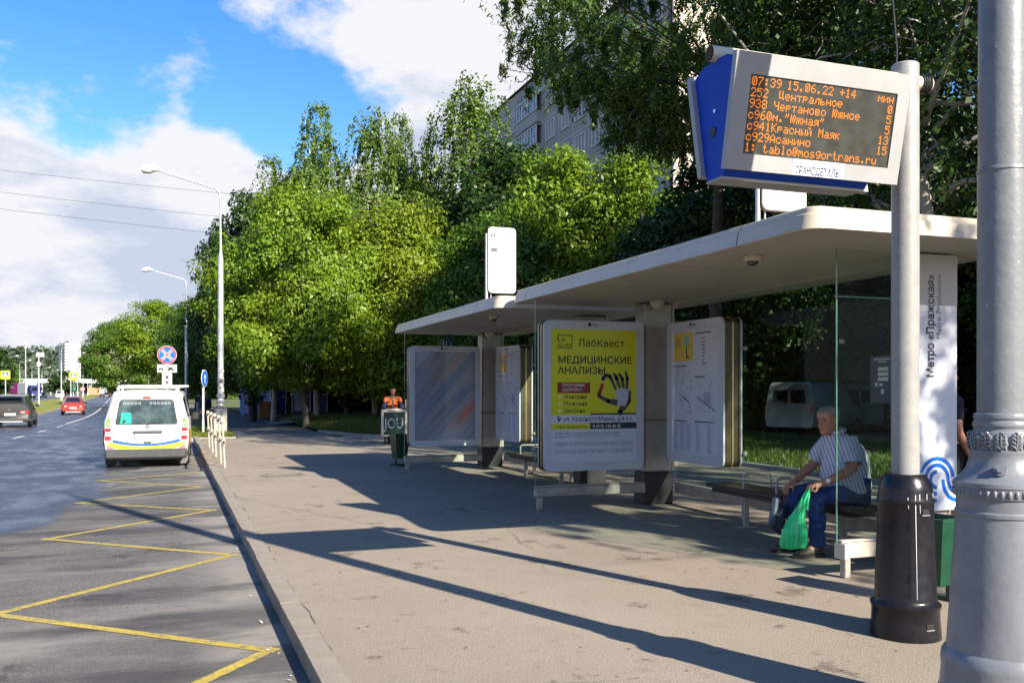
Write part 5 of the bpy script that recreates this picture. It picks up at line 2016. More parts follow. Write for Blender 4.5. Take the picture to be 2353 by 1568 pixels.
# ------------------------------------------------------------------ apartment block behind the trees
def apartment_block():
    B = thing('apartment_block', 'grey panel apartment block with white windows rising behind the trees', 'apartment block', (28.4, 49.25, 0))
    # local x away from the road, y along it; facade in the plane x = 0, floors of 2.75 m
    LEN, DEP, TOP, FL = 44.0, 13.0, 27.9, 2.72
    wall = mat('panel_wall', (0.36, 0.325, 0.29), 0.9, col2=(0.43, 0.39, 0.35), nscale=0.7, spots=((0.26, 0.24, 0.21), 30, 0.3))
    band = mat('panel_band', (0.5, 0.48, 0.44), 0.9, col2=(0.36, 0.345, 0.32), nscale=1.2)
    joint = mat('joint_white', (0.62, 0.61, 0.58), 0.8)
    endw = mat('end_wall_cream', (0.56, 0.49, 0.40), 0.9, col2=(0.5, 0.43, 0.35), nscale=0.6)
    frame = mat('window_frame_white', (0.7, 0.7, 0.7), 0.4)
    pane = mat('window_pane', (0.10, 0.15, 0.24), 0.05, spec=1.0, col2=(0.4, 0.42, 0.45), nscale=0.9, lo=0.45, hi=0.55)  # sky reflection and whitish curtains painted into the panes
    mb = MB()
    mb.box((DEP / 2 + 0.22, LEN / 2, TOP / 2 - 1.0), (DEP - 0.2, LEN - 0.1, TOP - 2.0))
    mb.build('core', mat('core_dark', (0.03, 0.03, 0.03), 0.9), B)
    mb = MB()
    mb.box((DEP / 2, -0.06, TOP / 2), (DEP, 0.2, TOP), 0.03)
    e = mb.build('end_wall', endw, B)
    mb = MB()
    for i in range(10):
        mb.box((DEP / 2, -0.165, TOP - 1.4 - FL * i), (DEP - 0.1, 0.02, 0.06))
    mb.build('end_joint', joint, e)
    mb = MB()
    mb.box((DEP / 2, LEN / 2, TOP + 0.06), (DEP + 0.5, LEN + 0.4, 0.12), 0.02)
    mb.build('roof', mat('roof_tar', (0.03, 0.03, 0.03), 0.9), B)
    mb = MB()
    mb.box((0.08, LEN / 2, TOP - 0.72), (0.26, LEN, 1.42), 0.02)
    at = mb.build('attic_wall', band, B)
    # columns of bays as measured along the facade, repeated: w window, l loggia
    bays = []
    y = 0.35
    unit = [('w', 3.1), ('w', 2.9), ('w', 3.0), ('w', 3.2), ('l', 6.2), ('w', 3.3)]
    k = 0
    while y < LEN - 3:
        t, w_ = unit[k % 6]
        if y + w_ > LEN:
            break
        bays.append((t, y, w_))
        y += w_
        k += 1
    bays = [('w', 0.4, 3.1), ('w', 3.5, 2.9), ('w', 6.4, 5.6 / 2 + 0.2), ('w', 9.4, 2.65), ('w', 12.05, 2.84), ('w', 14.89, 2.76), ('w', 17.65, 3.5), ('l', 21.15, 5.6), ('w', 26.75, 3.6), ('w', 30.35, 2.8), ('l', 33.15, 5.6), ('w', 38.75, 4.6)]
    floors = 9
    meshes = {}

    def shared(key, make, name, m, parent, loc):
        if key not in meshes:
            o = make().build(name, m, parent)
            meshes[key] = o.data
        else:
            o = link(name, meshes[key], parent)
        o.location = loc
        return o

    def win_mesh(w_, h_, splits):
        def mk():
            mb = MB()
            t = 0.07
            mb.box((-0.03, 0, h_ / 2), (0.10, w_, t), 0)
            mb.box((-0.03, 0, -h_ / 2), (0.16, w_ + 0.1, t), 0)
            for q in range(splits + 1):
                yy = -w_ / 2 + w_ * q / splits
                mb.box((-0.031, yy, 0), (0.098, t, h_ - t * 0.9), 0)
            return mb
        return mk

    def pane_mesh(w_, h_):
        def mk():
            mb = MB()
            mb.box((0.03, 0, 0), (0.02, w_, h_), 0)
            return mb
        return mk
    for fl in range(floors):
        zt_ = TOP - 1.43 - FL * fl
        zc_ = zt_ - FL / 2
        if zt_ < FL:
            break
        for bi, (t, y, w_) in enumerate(bays):
            def pm(w_=w_):
                mb = MB()
                mb.box((0.08, 0, 0), (0.24, w_ - 0.07, FL - 0.07), 0.02)
                return mb
            shared(('panel', round(w_, 2)), pm, 'wall_panel', wall, B, (0, y + w_ / 2, zc_))
            if t == 'w':
                ww = 1.75 if w_ > 2.8 else 1.3
                f = shared(('win', ww), win_mesh(ww, 1.5, 3 if ww > 1.5 else 2), 'window', frame, B, (-0.05, y + w_ / 2, zt_ - 1.1))
                shared(('pane', ww), pane_mesh(ww - 0.05, 1.45), 'pane', pane, f, (0, 0, 0))
                if (fl, bi) in ((1, 8), (2, 4)):
                    mb = MB()
                    mb.box((-0.28, 1.35, -0.45), (0.35, 0.8, 0.55), 0.04)
                    mb.build('air_conditioner', M['white_paint'], f)
            else:
                def lm():
                    mb = MB()
                    mb.box((-0.25, 0, -0.86), (0.5, 5.35, 0.98), 0.02)
                    mb.box((-0.25, 0, 1.2), (0.5, 5.4, 0.12), 0.02)
                    return mb
                lg = shared('loggia', lm, 'loggia', band, B, (-0.02, y + w_ / 2, zc_))
                for s, sp in ((-1, 4), (1, 4)):
                    f = shared(('lw', s), win_mesh(2.6, 1.42, sp), 'window', frame, lg, (-0.47, s * 1.33, 0.4))
                    shared(('lp', s), pane_mesh(2.55, 1.38), 'pane', pane, f, (0, 0, 0))
    # white joints between panels, standing a little proud
    mb = MB()
    for (t, y, w_) in bays[1:]:
        mb.box((-0.045, y, (TOP - 1.45) / 2), (0.03, 0.085, TOP - 1.5))
    mb.build('joint', joint, B)
    mb = MB()
    for fl in range(floors):
        zt_ = TOP - 1.43 - FL * fl
        mb.box((-0.043, LEN / 2 - 0.5, zt_), (0.026, LEN - 1, 0.085))
    mb.build('joint', joint, B)
    for k in range(13):
        mb = MB()
        mb.box((0, 0, 0), (0.02, 0.28, 0.2))
        shared('vent', lambda mb=mb: mb, 'vent', M['black_base'], at, (-0.06, 2 + k * 3.1, TOP - 0.85))


apartment_block()


# ------------------------------------------------------------------ towers and low buildings far down the road
def tower(label, x, y, w, d, h, rz, floors, white, bays_=4):
    T = thing('tower_block', label, 'tower block', (x, y, gz(y) - 0.5), rz)
    fw = mat('far_white', (0.72, 0.7, 0.66), 0.8)
    mb = MB()
    mb.box((0, 0, h / 2), (w, d, h), 0.1)
    b = mb.build('wall', fw, T)
    mb = MB()
    mb.box((0, 0, h + 0.8), (w * 0.4, d * 0.5, 1.6), 0.1)
    mb.build('roof_hut', mat('far_grey', (0.2, 0.21, 0.23), 0.8), b)
    fl = h / floors
    bal = MB()
    for k in range(floors):
        for j in range(bays_):
            yy = -d / 2 + d * (j + 0.5) / bays_
            bal.box((-w / 2 - 0.35, yy, fl * (k + 0.4)), (0.7, d / bays_ * 0.72, fl * 0.42))
    bal.build('balcony', mat('far_balcony', (0.5, 0.5, 0.5), 0.8), T)
    win = MB()
    for k in range(floors):
        for j in range(bays_):
            yy = -d / 2 + d * (j + 0.5) / bays_
            win.box((-w / 2 - 0.03, yy, fl * (k + 0.75)), (0.06, d / bays_ * 0.7, fl * 0.34))
    win.build('window', M['dark_glass'], T)
    return T


tower('white tower block with shaded balcony side far down the road', -78.9, 780, 11.0, 16.0, 38.5, R(24), 16, True, 3)
tower('pale tower block at the left edge of the view above dark trees', -106, 520, 14, 16, 33, R(24), 14, True, 3)
LB = thing('slab_block', 'long cream apartment slab partly behind the overhanging tree', 'apartment block', (-31.0, 496, gz(496)))
mb = MB()
mb.box((0, 6, 12.0), (16.5, 12, 24), 0.1)
w_ = mb.build('wall', mat('far_cream', (0.66, 0.59, 0.46), 0.8), LB)
mb = MB()
mb.box((0, 6, 24.15), (16.8, 12.3, 0.3), 0.05)
mb.build('roof', mat('far_grey', (0.2, 0.21, 0.23), 0.8), w_)
for k in range(8):
    for j in range(5):
        if (k, j) in ((2, 1), (5, 3)) or k == 4:
            mb = MB()
            mb.box((-6.4 + j * 3.2, -0.04, 2.5 + k * 2.75), (1.4, 0.1, 1.3))
            mb.build('window', mat('far_window', (0.4, 0.37, 0.31), 0.3), LB)
SB = thing('shop_building', 'low grey and red shop building beside the road in the distance', 'building', (-8.5, 330, gz(330)))
mb = MB()
mb.box((0, 6, 5.2), (12, 12, 4.4), 0.1)
mb.build('upper_storey', mat('far_slate', (0.33, 0.36, 0.4), 0.7), SB)
mb = MB()
mb.box((0, 5.9, 1.5), (12.3, 12.2, 3.0), 0.1)
mb.build('lower_storey', mat('far_redbrick', (0.38, 0.13, 0.09), 0.8), SB)
mb = MB()
mb.box((0, -0.28, 1.2), (9, 0.1, 1.4))
mb.build('window', M['dark_glass'], SB)

# pale footbridge across the road
FB = thing('footbridge', 'long white footbridge spanning the road in the distance', 'footbridge', (-33, 362, gz(362) + 0.2))
mb = MB()
mb.box((0, 0, 4.6), (52, 2.6, 0.5), 0.05)
mb.build('deck', M['white_paint'], FB)
for s in (-1, 1):
    mb = MB()
    mb.box((0, s * 1.25, 5.35), (52, 0.08, 0.9))
    mb.build('parapet', M['white_paint'], FB)
for x in (-24, -12.5, 3.0, 14, 24):
    mb = MB()
    mb.box((x, 0, 2.1), (0.6, 0.6, 4.4), 0.04)
    mb.build('pier', M['kerb_grey'], FB)
mb = MB()
mb.box((13, -8, 1.4), (20, 2.0, 2.6), 0.1)
KI = mb.build('kiosk_row', mat('kiosk_orange', (0.5, 0.22, 0.12), 0.7))
KI.location = (-33, 362, gz(362) + 0.15)
tag(KI, 'row of orange brown kiosks under the distant footbridge', 'kiosk')

# ------------------------------------------------------------------ portable cabins among the trees
def cabin(label, x, y, rz, body, door):
    T = thing('portable_toilet', label, 'portable toilet', (x, y, 0), rz, 'blue portable toilets under the trees')
    T.location.z = gz(y) + 0.08 + (0.34 if x > 6.9 else 0.2)
    mb = MB()
    mb.box((0, 0, 1.1), (1.1, 1.1, 2.2), 0.04)
    mb.build('cabin', body, T)
    mb = MB()
    mb.box((0, -0.565, 1.08), (0.8, 0.03, 1.95), 0.01)
    d = mb.build('door', door, T)
    mb = MB()
    mb.box((0.32, -0.595, 1.1), (0.05, 0.04, 0.16), 0.01)
    mb.build('handle', M['plate_white'], d)
    for s in (-1, 1):
        mb = MB()
        mb.box((s * 0.53, -0.56, 1.1), (0.07, 0.06, 2.16), 0.01)
        mb.build('corner_post', mat('cabin_pale', (0.5, 0.52, 0.56), 0.5), T)
    mb = MB()
    mb.prism([(-0.58, 2.2), (0.58, 2.2), (0.4, 2.36), (-0.4, 2.36)], -0.58, 0.58, 'y')
    mb.build('roof', body, T)
    return T


CB = mat('cabin_blue', (0.025, 0.08, 0.25), 0.5, col2=(0.03, 0.1, 0.3), nscale=2)
CG = mat('cabin_grey', (0.36, 0.41, 0.5), 0.5)
cabin('leftmost blue portable toilet, half hidden behind the next one', 4.35, 59.6, R(28), CB, CB)
cabin('middle blue portable toilet with a brown box beside its door', 5.5, 58.2, R(28), CB, CB)
cabin('right portable toilet with wide grey door facing the stop', 7.1, 57.4, R(-6), CB, CG)
cabin('dark blue portable toilet standing at the right end of the row', 8.2, 57.9, R(-6), CB, CB)
mb = MB()
mb.box((0, 0, 0.5), (0.75, 0.6, 1.0), 0.03)
o = mb.build('crate', mat('crate_brown', (0.22, 0.1, 0.035), 0.8), loc=(4.9, 57.2, gz(57) + 0.1))
tag(o, 'brown box on the ground between the blue portable toilets', 'box')

# ------------------------------------------------------------------ vehicles
# Local frame: rear at y = 0, forward = +y, wheels on z = 0.
def half_section(st):
    """Points from the sill up to the roof centre line (x >= 0) of one station."""
    zb, zl, zr, wb, wl, wr = st['zb'], st['zl'], st['zr'], st['wb'], st['wl'], st['wr']
    rr = st.get('r', 0.07)
    zm = zb + (zl - zb) * 0.45
    pts = [(wb * 0.86, zb), (wb * 0.97, zb + 0.05), (max(wb, wl) + 0.012, zm), (wl, zl - 0.02), (wl - 0.012, zl)]
    z5 = zr - rr
    pts += [(wl + (wr - wl) * 0.5 - 0.006, zl + (z5 - zl) * 0.5), (wr, z5), (wr - rr * 0.35, zr - rr * 0.32), (wr - rr * 1.3, zr), (wr * 0.45, zr + 0.018), (0, zr + 0.022)]
    return pts


NSEC = 11


def body_points(stations):
    out = []
    for st in stations:
        out.append([Vector((x, st['y'] + st.get('lean', 0) * (z - st['zb']), z)) for (x, z) in half_section(st)])
    return out


def body_mesh(stations):
    H = body_points(stations)
    mb = MB()
    V, F = [], []
    ring = 2 * NSEC - 1
    for h in H:
        V += h
        V += [Vector((-p.x, p.y, p.z)) for p in reversed(h[:-1])]
    n = len(H)
    for i in range(n - 1):
        for k in range(ring):
            k2 = (k + 1) % ring
            F.append((i * ring + k, i * ring + k2, (i + 1) * ring + k2, (i + 1) * ring + k))
    F.append(tuple(range(ring)))
    F.append(tuple(reversed(range((n - 1) * ring, n * ring))))
    mb.add(V, F)
    return mb, H


def lerp(a, b, t):
    return a + (b - a) * t


class Pair:
    """The same part on the left and on the right flank."""

    def __init__(self, mbs):
        self.mbs = mbs

    def build(self, name, m, parent):
        return [mb.build(name, m, parent) for mb in self.mbs]


def side_window(H, i, j, t0=0.10, t1=0.92, a=0.06, b=0.06, off=0.006, k0=4, k1=6, ta=None, tb=None):
    """Patch on both flanks between stations i and j, from belt to roof rail."""
    out = []
    for sg in (1, -1):
        mb = MB()
        out.append(mb)
        V, F = [], []
        n = 4
        for q in range(n + 1):
            s = q / n
            f = i + (j - i) * (a + (1 - a - b) * s)
            ii = min(int(f), len(H) - 2)
            fr = f - ii
            lo = lerp(H[ii][k0], H[ii + 1][k0], fr)
            mi = lerp(H[ii][5], H[ii + 1][5], fr)
            hi = lerp(H[ii][k1], H[ii + 1][k1], fr)
            for t in (t0, 0.5, t1):
                p = lerp(lo, mi, t * 2) if t <= 0.5 else lerp(mi, hi, t * 2 - 1)
                V.append((sg * (p.x + off), p.y, p.z))
        for q in range(n):
            for r_ in range(2):
                F.append((q * 3 + r_, q * 3 + r_ + 1, q * 3 + 3 + r_ + 1, q * 3 + 3 + r_))
        mb.add(V, F)
    return Pair(out)


def top_patch(H, i, j, k=8, a=0.05, b=0.05, off=0.008, inset=0.04, shrink=1.0):
    """Windscreen or rear window: patch across the roof side of the shell between stations i and j."""
    mb = MB()
    A = lerp(H[i][k], H[j][k], a)
    B = lerp(H[i][k], H[j][k], 1 - b)
    mid0, mid1 = lerp(H[i][10], H[j][10], a), lerp(H[i][10], H[j][10], 1 - b)
    n = (B - A).cross(Vector((1, 0, 0)))
    n.normalize()
    if n.z < 0:
        n = -n
    V = []
    for (p, m_) in ((A, mid0), (B, mid1)):
        for s in (-1, -0.5, 0, 0.5, 1):
            q = Vector(((p.x - inset) * s, p.y + (m_.y - p.y) * (1 - abs(s)), p.z + (m_.z - p.z) * (1 - abs(s))))
            V.append(q + n * off)
    mb.add(V, [(k_, k_ + 1, k_ + 6, k_ + 5) for k_ in range(4)])
    return mb


def wheel(parent, x, y, r, w=0.2):
    s = 1 if x > 0 else -1
    mb = MB()
    mb.lathe([(r * 0.62, -w / 2), (r * 0.92, -w / 2), (r, -w / 2 + 0.03), (r, w / 2 - 0.03), (r * 0.92, w / 2), (r * 0.62, w / 2)], (x, y, r), 24, axis='x')
    o = mb.build('wheel', M['tyre'], parent, smooth=40)
    mb = MB()
    xo = x + s * (w / 2 - 0.01)
    mb.lathe([(r * 0.64, 0), (r * 0.6, 0.012 * s), (r * 0.5, 0.0), (r * 0.18, 0.01 * s), (0.02, 0.02 * s)], (xo, y, r), 20, axis='x')
    mb.build('rim', M['rim'], o, smooth=30)
    mb = MB()
    mb.lathe([(r * 1.0, -0.01 * s), (r * 1.16, 0.0)], (x + s * 0.05, y, r), 24, axis='x')
    mb.build('arch', M['rubber'], o)
    return o


def panel_on_rear(H0, st, poly, off, m, parent, name):
    """Flat piece on the rear face: x,z outline laid on the leaning plane of the rear station."""
    mb = MB()
    V = [(x, st['y'] + st.get('lean', 0) * (z - st['zb']) - off, z) for (x, z) in poly]
    n = len(V)
    back = [(x, y + off + 0.01, z) for (x, y, z) in V]
    mb.add(V + back, [tuple(range(n))] + [(i, (i + 1) % n, n + (i + 1) % n, n + i) for i in range(n)])
    return mb.build(name, m, parent)


def scaled(poly, sx, sz, cx, cz):
    return [(cx + (x - cx) * sx, cz + (z - cz) * sz) for (x, z) in poly]


VAN_WHITE = mat('van_white', (0.60, 0.60, 0.59), 0.3, coat=0.5)


def service_van():
    T = thing('service_van', 'white service van with blue and yellow stripe, parked with its rear to the camera', 'van', (-0.67, 21.95, gz(22) - 0.12), R(-1.5))
    st = [dict(y=0.0, zb=0.24, zl=1.05, zr=1.64, wb=0.84, wl=0.855, wr=0.70, lean=0.10, r=0.13),
          dict(y=0.10, zb=0.24, zl=1.05, zr=1.685, wb=0.87, wl=0.885, wr=0.735, lean=0.08, r=0.11),
          dict(y=0.9, zb=0.22, zl=1.05, zr=1.71, wb=0.88, wl=0.895, wr=0.76, lean=0),
          dict(y=2.4, zb=0.22, zl=1.05, zr=1.71, wb=0.88, wl=0.895, wr=0.76),
          dict(y=2.95, zb=0.22, zl=1.03, zr=1.66, wb=0.88, wl=0.89, wr=0.74),
          dict(y=3.65, zb=0.22, zl=0.98, zr=1.08, wb=0.87, wl=0.87, wr=0.80),
          dict(y=4.25, zb=0.24, zl=0.82, zr=0.92, wb=0.84, wl=0.80, wr=0.72),
          dict(y=4.4, zb=0.28, zl=0.70, zr=0.78, wb=0.76, wl=0.70, wr=0.60)]
    mb, H = body_mesh(st)
    body = mb.build('body', VAN_WHITE, T, smooth=32)
    s0 = st[0]
    win = [(-0.60, 0.965), (0.60, 0.965), (0.625, 1.0), (0.545, 1.46), (0.50, 1.50), (-0.50, 1.50), (-0.545, 1.46), (-0.625, 1.0)]
    seal = panel_on_rear(H, s0, scaled(win, 1.04, 1.05, 0, 1.23), 0.004, M['rubber'], body, 'window_seal')
    rg = mat('rear_glass', (0.018, 0.035, 0.04), 0.05, spec=1.0, col2=(0.1, 0.15, 0.16), nscale=3, lo=0.4, hi=0.75)
    wn = panel_on_rear(H, s0, win, 0.010, rg, T, 'rear_window')
    panel_on_rear(H, s0, [(-0.55, 0.975), (-0.32, 0.975), (-0.325, 1.2), (-0.36, 1.225), (-0.4, 1.215), (-0.45, 1.23), (-0.52, 1.21)], 0.012, mat('green_bag_behind_glass', (0.02, 0.42, 0.27), 0.25), wn, 'green_bag')
    panel_on_rear(H, s0, [(-0.50, 0.98), (-0.44, 1.0), (-0.43, 1.05), (-0.47, 1.07), (-0.51, 1.02)], 0.0135, M['black_print'], wn, 'bag_mark')
    mb = MB()
    for k in range(13):
        x = -0.46 + k * 0.078
        if k in (5, 6):
            continue
        z = 1.43
        y = s0['y'] + s0['lean'] * (z - s0['zb']) - 0.0125
        o_, i_ = disc(x, z, 0.028, 12), disc(x, z, 0.019, 12)
        mb.ring(o_, i_, y - 0.0006, y)
    mb.build('stuck_letters', mat('sticker_grey', (0.4, 0.43, 0.43), 0.5), wn)
    mb = MB()
    yy = 0.075 - 0.02
    mb.tube([(0.02, 0.055, 0.985), (0.33, 0.055, 1.0)], 0.009, 6)
    mb.build('wiper', M['rubber'], wn)
    # handle strip, badge, plate, lower handle
    panel_on_rear(H, s0, rrect(0.62, 0.052, 0.025, 4, 0.02, 0.79), 0.03, M['trim'], body, 'handle_strip')
    pl = panel_on_rear(H, s0, rrect(0.55, 0.12, 0.01, 3, 0.02, 0.70), 0.012, M['plate_white'], T, 'number_plate')
    mb = MB()
    mb.ring(rrect(0.55, 0.122, 0.01, 3, 0.02, 0.70), rrect(0.522, 0.094, 0.008, 3, 0.02, 0.70), 0, 0.0005)
    mb.V = [(x, y + s0['lean'] * (z - s0['zb']) - 0.0135, z) for (x, y, z) in mb.V]
    mb.build('plate_edge', M['black_print'], pl)
    mb = MB()
    yb = s0['lean'] * (0.9 - 0.24) - 0.012
    mb.ring(disc(0.02, 0.905, 0.05, 20), disc(0.02, 0.905, 0.042, 20), yb, yb + 0.01)
    for (a, b) in (((-0.022, 0.935), (0.0, 0.87)), ((0.0, 0.87), (0.02, 0.905)), ((0.02, 0.905), (0.04, 0.87)), ((0.04, 0.87), (0.062, 0.935)), ((0.0, 0.945), (0.02, 0.91)), ((0.02, 0.91), (0.04, 0.945))):
        mb.tube([(a[0], yb, a[1]), (b[0], yb, b[1])], 0.0065, 5)
    mb.build('badge', mat('badge_steel', (0.3, 0.3, 0.3), 0.3, metal=0.6), T)
    panel_on_rear(H, s0, rrect(0.17, 0.045, 0.018, 3, 0.02, 0.555), 0.008, M['trim'], body, 'lower_handle')
    # upper brake lamp
    panel_on_rear(H, s0, rrect(0.17, 0.04, 0.015, 3, 0.0, 1.555), 0.02, M['red_lamp'], T, 'brake_lamp')
    # stripes: blue over yellow, sagging to the middle, with red toes
    def sag(x, zc, dz):
        return zc + 0.02 + dz * (x / 0.82) ** 2
    n = 16
    xs = [-0.80 + 1.60 * k / n for k in range(n + 1)]
    up = [(x, sag(x, 0.508, 0.145)) for x in xs]
    lo = [(x, sag(x, 0.455, 0.115)) for x in xs]
    panel_on_rear(H, s0, [(x, z) for (x, z) in lo if abs(x) <= 0.71] + [(x, z) for (x, z) in reversed(up) if abs(x) <= 0.71], 0.005, mat('stripe_blue', (0.012, 0.09, 0.42), 0.35), body, 'blue_stripe')
    lo2 = [(x, 0.405 + 0.0 * x) for x in xs]
    panel_on_rear(H, s0, [(x, max(0.405, 0.33 + 0.17 * (abs(x) / 0.8) ** 2.2)) for x in xs] + [(x, sag(x, 0.452, 0.115)) for x in reversed(xs)], 0.0045, mat('stripe_yellow', (0.62, 0.6, 0.03), 0.35), body, 'yellow_stripe')
    for sg in (-1, 1):
        q = [(sg * 0.82, 0.405), (sg * 0.62, 0.405), (sg * 0.82, 0.52)]
        if sg < 0:
            q = list(reversed(q))
        panel_on_rear(H, s0, q, 0.004, mat('stripe_pink', (0.5, 0.14, 0.17), 0.35), body, 'red_stripe')
        # lamps
        lm = [(sg * 0.73, 0.62), (sg * 0.852, 0.62), (sg * 0.858, 0.88), (sg * 0.74, 0.88)]
        l = panel_on_rear(H, s0, lm, 0.02, M['red_lamp'], T, 'tail_lamp')
        for (za, zb_) in ((0.705, 0.74), (0.762, 0.797)):
            panel_on_rear(H, s0, [(sg * 0.74, za), (sg * 0.848, za), (sg * 0.848, zb_), (sg * 0.742, zb_)], 0.023, M['white_lamp'], l, 'lamp_band')
        dc = [(sg * 0.765, 0.90), (sg * 0.848, 0.93), (sg * 0.838, 1.04), (sg * 0.775, 1.13), (sg * 0.745, 1.04)]
        d_ = panel_on_rear(H, s0, dc, 0.004, mat('decal_green', (0.1, 0.5, 0.02), 0.4), body, 'green_decal')
        for dz in (0.0, 0.03):
            panel_on_rear(H, s0, [(sg * 0.775, 0.955 + dz), (sg * 0.815, 0.975 + dz), (sg * 0.815, 0.985 + dz), (sg * 0.775, 0.965 + dz)], 0.006, M['plate_white'], d_, 'white_dash')
        mb = MB()
        mb.box((sg * 1.0, 2.95, 1.06), (0.2, 0.1, 0.22), 0.04)
        mb.tube([(sg * 0.86, 2.95, 1.02), (sg * 0.96, 2.95, 1.02)], 0.03, 8)
        mb.build('wing_mirror', M['rubber'], T, smooth=40)
        for yw in (0.72, 3.55):
            wheel(T, sg * 0.79, yw, 0.31, 0.2)
    # orange side stripe seen at the right flank
    mb = MB()
    for sg in (-1, 1):
        mb.add([(sg * 0.905, 0.15, 0.5), (sg * 0.915, 2.2, 0.5), (sg * 0.915, 2.2, 0.75), (sg * 0.905, 0.15, 0.85)], [(0, 1, 2, 3)])
    mb.build('side_stripe', mat('stripe_orange', (0.6, 0.3, 0.02), 0.35), body)
    side_window(H, 1, 3).build('side_window', M['dark_glass'], T)
    side_window(H, 3, 5, b=0.35).build('front_side_window', M['dark_glass'], T)
    top_patch(H, 4, 5).build('windscreen', M['dark_glass'], T)
    mb = MB()
    mb.box((0, -0.03, 0.30), (1.72, 0.18, 0.215), 0.05)
    mb.box((0, 0.02, 0.395), (1.70, 0.14, 0.04), 0.01)
    mb.build('bumper', M['trim'], T, smooth=35)
    mb = MB()
    mb.box((0, 0.5, 0.2), (1.5, 0.8, 0.1), 0.02)
    mb.build('underside', M['rubber'], T)
    for sg in (-1, 1):
        mb = MB()
        mb.box((sg * 0.77, 0.38, 0.14), (0.2, 0.02, 0.2), 0.006)
        mb.build('mud_flap', mat('flap_grey', (0.12, 0.12, 0.12), 0.6) if sg > 0 else M['rubber'], T)
    # roof rack with a long white bar across
    rk = MB()
    for y in (0.5, 1.6):
        rk.box((0.0, y, 1.765), (1.34, 0.06, 0.03), 0.008)
        for sg in (-1, 1):
            rk.box((sg * 0.62, y, 1.735), (0.06, 0.06, 0.06), 0.008)
    rr_ = rk.build('roof_rack', M['rail_metal'], T)
    mb = MB()
    mb.box((0.06, 0.75, 1.80), (1.42, 0.12, 0.045), 0.01)
    mb.box((0.16, 1.3, 1.815), (1.42, 0.1, 0.045), 0.01)
    mb.build('rack_plank', M['white_paint'], rr_)
    return T


service_van()


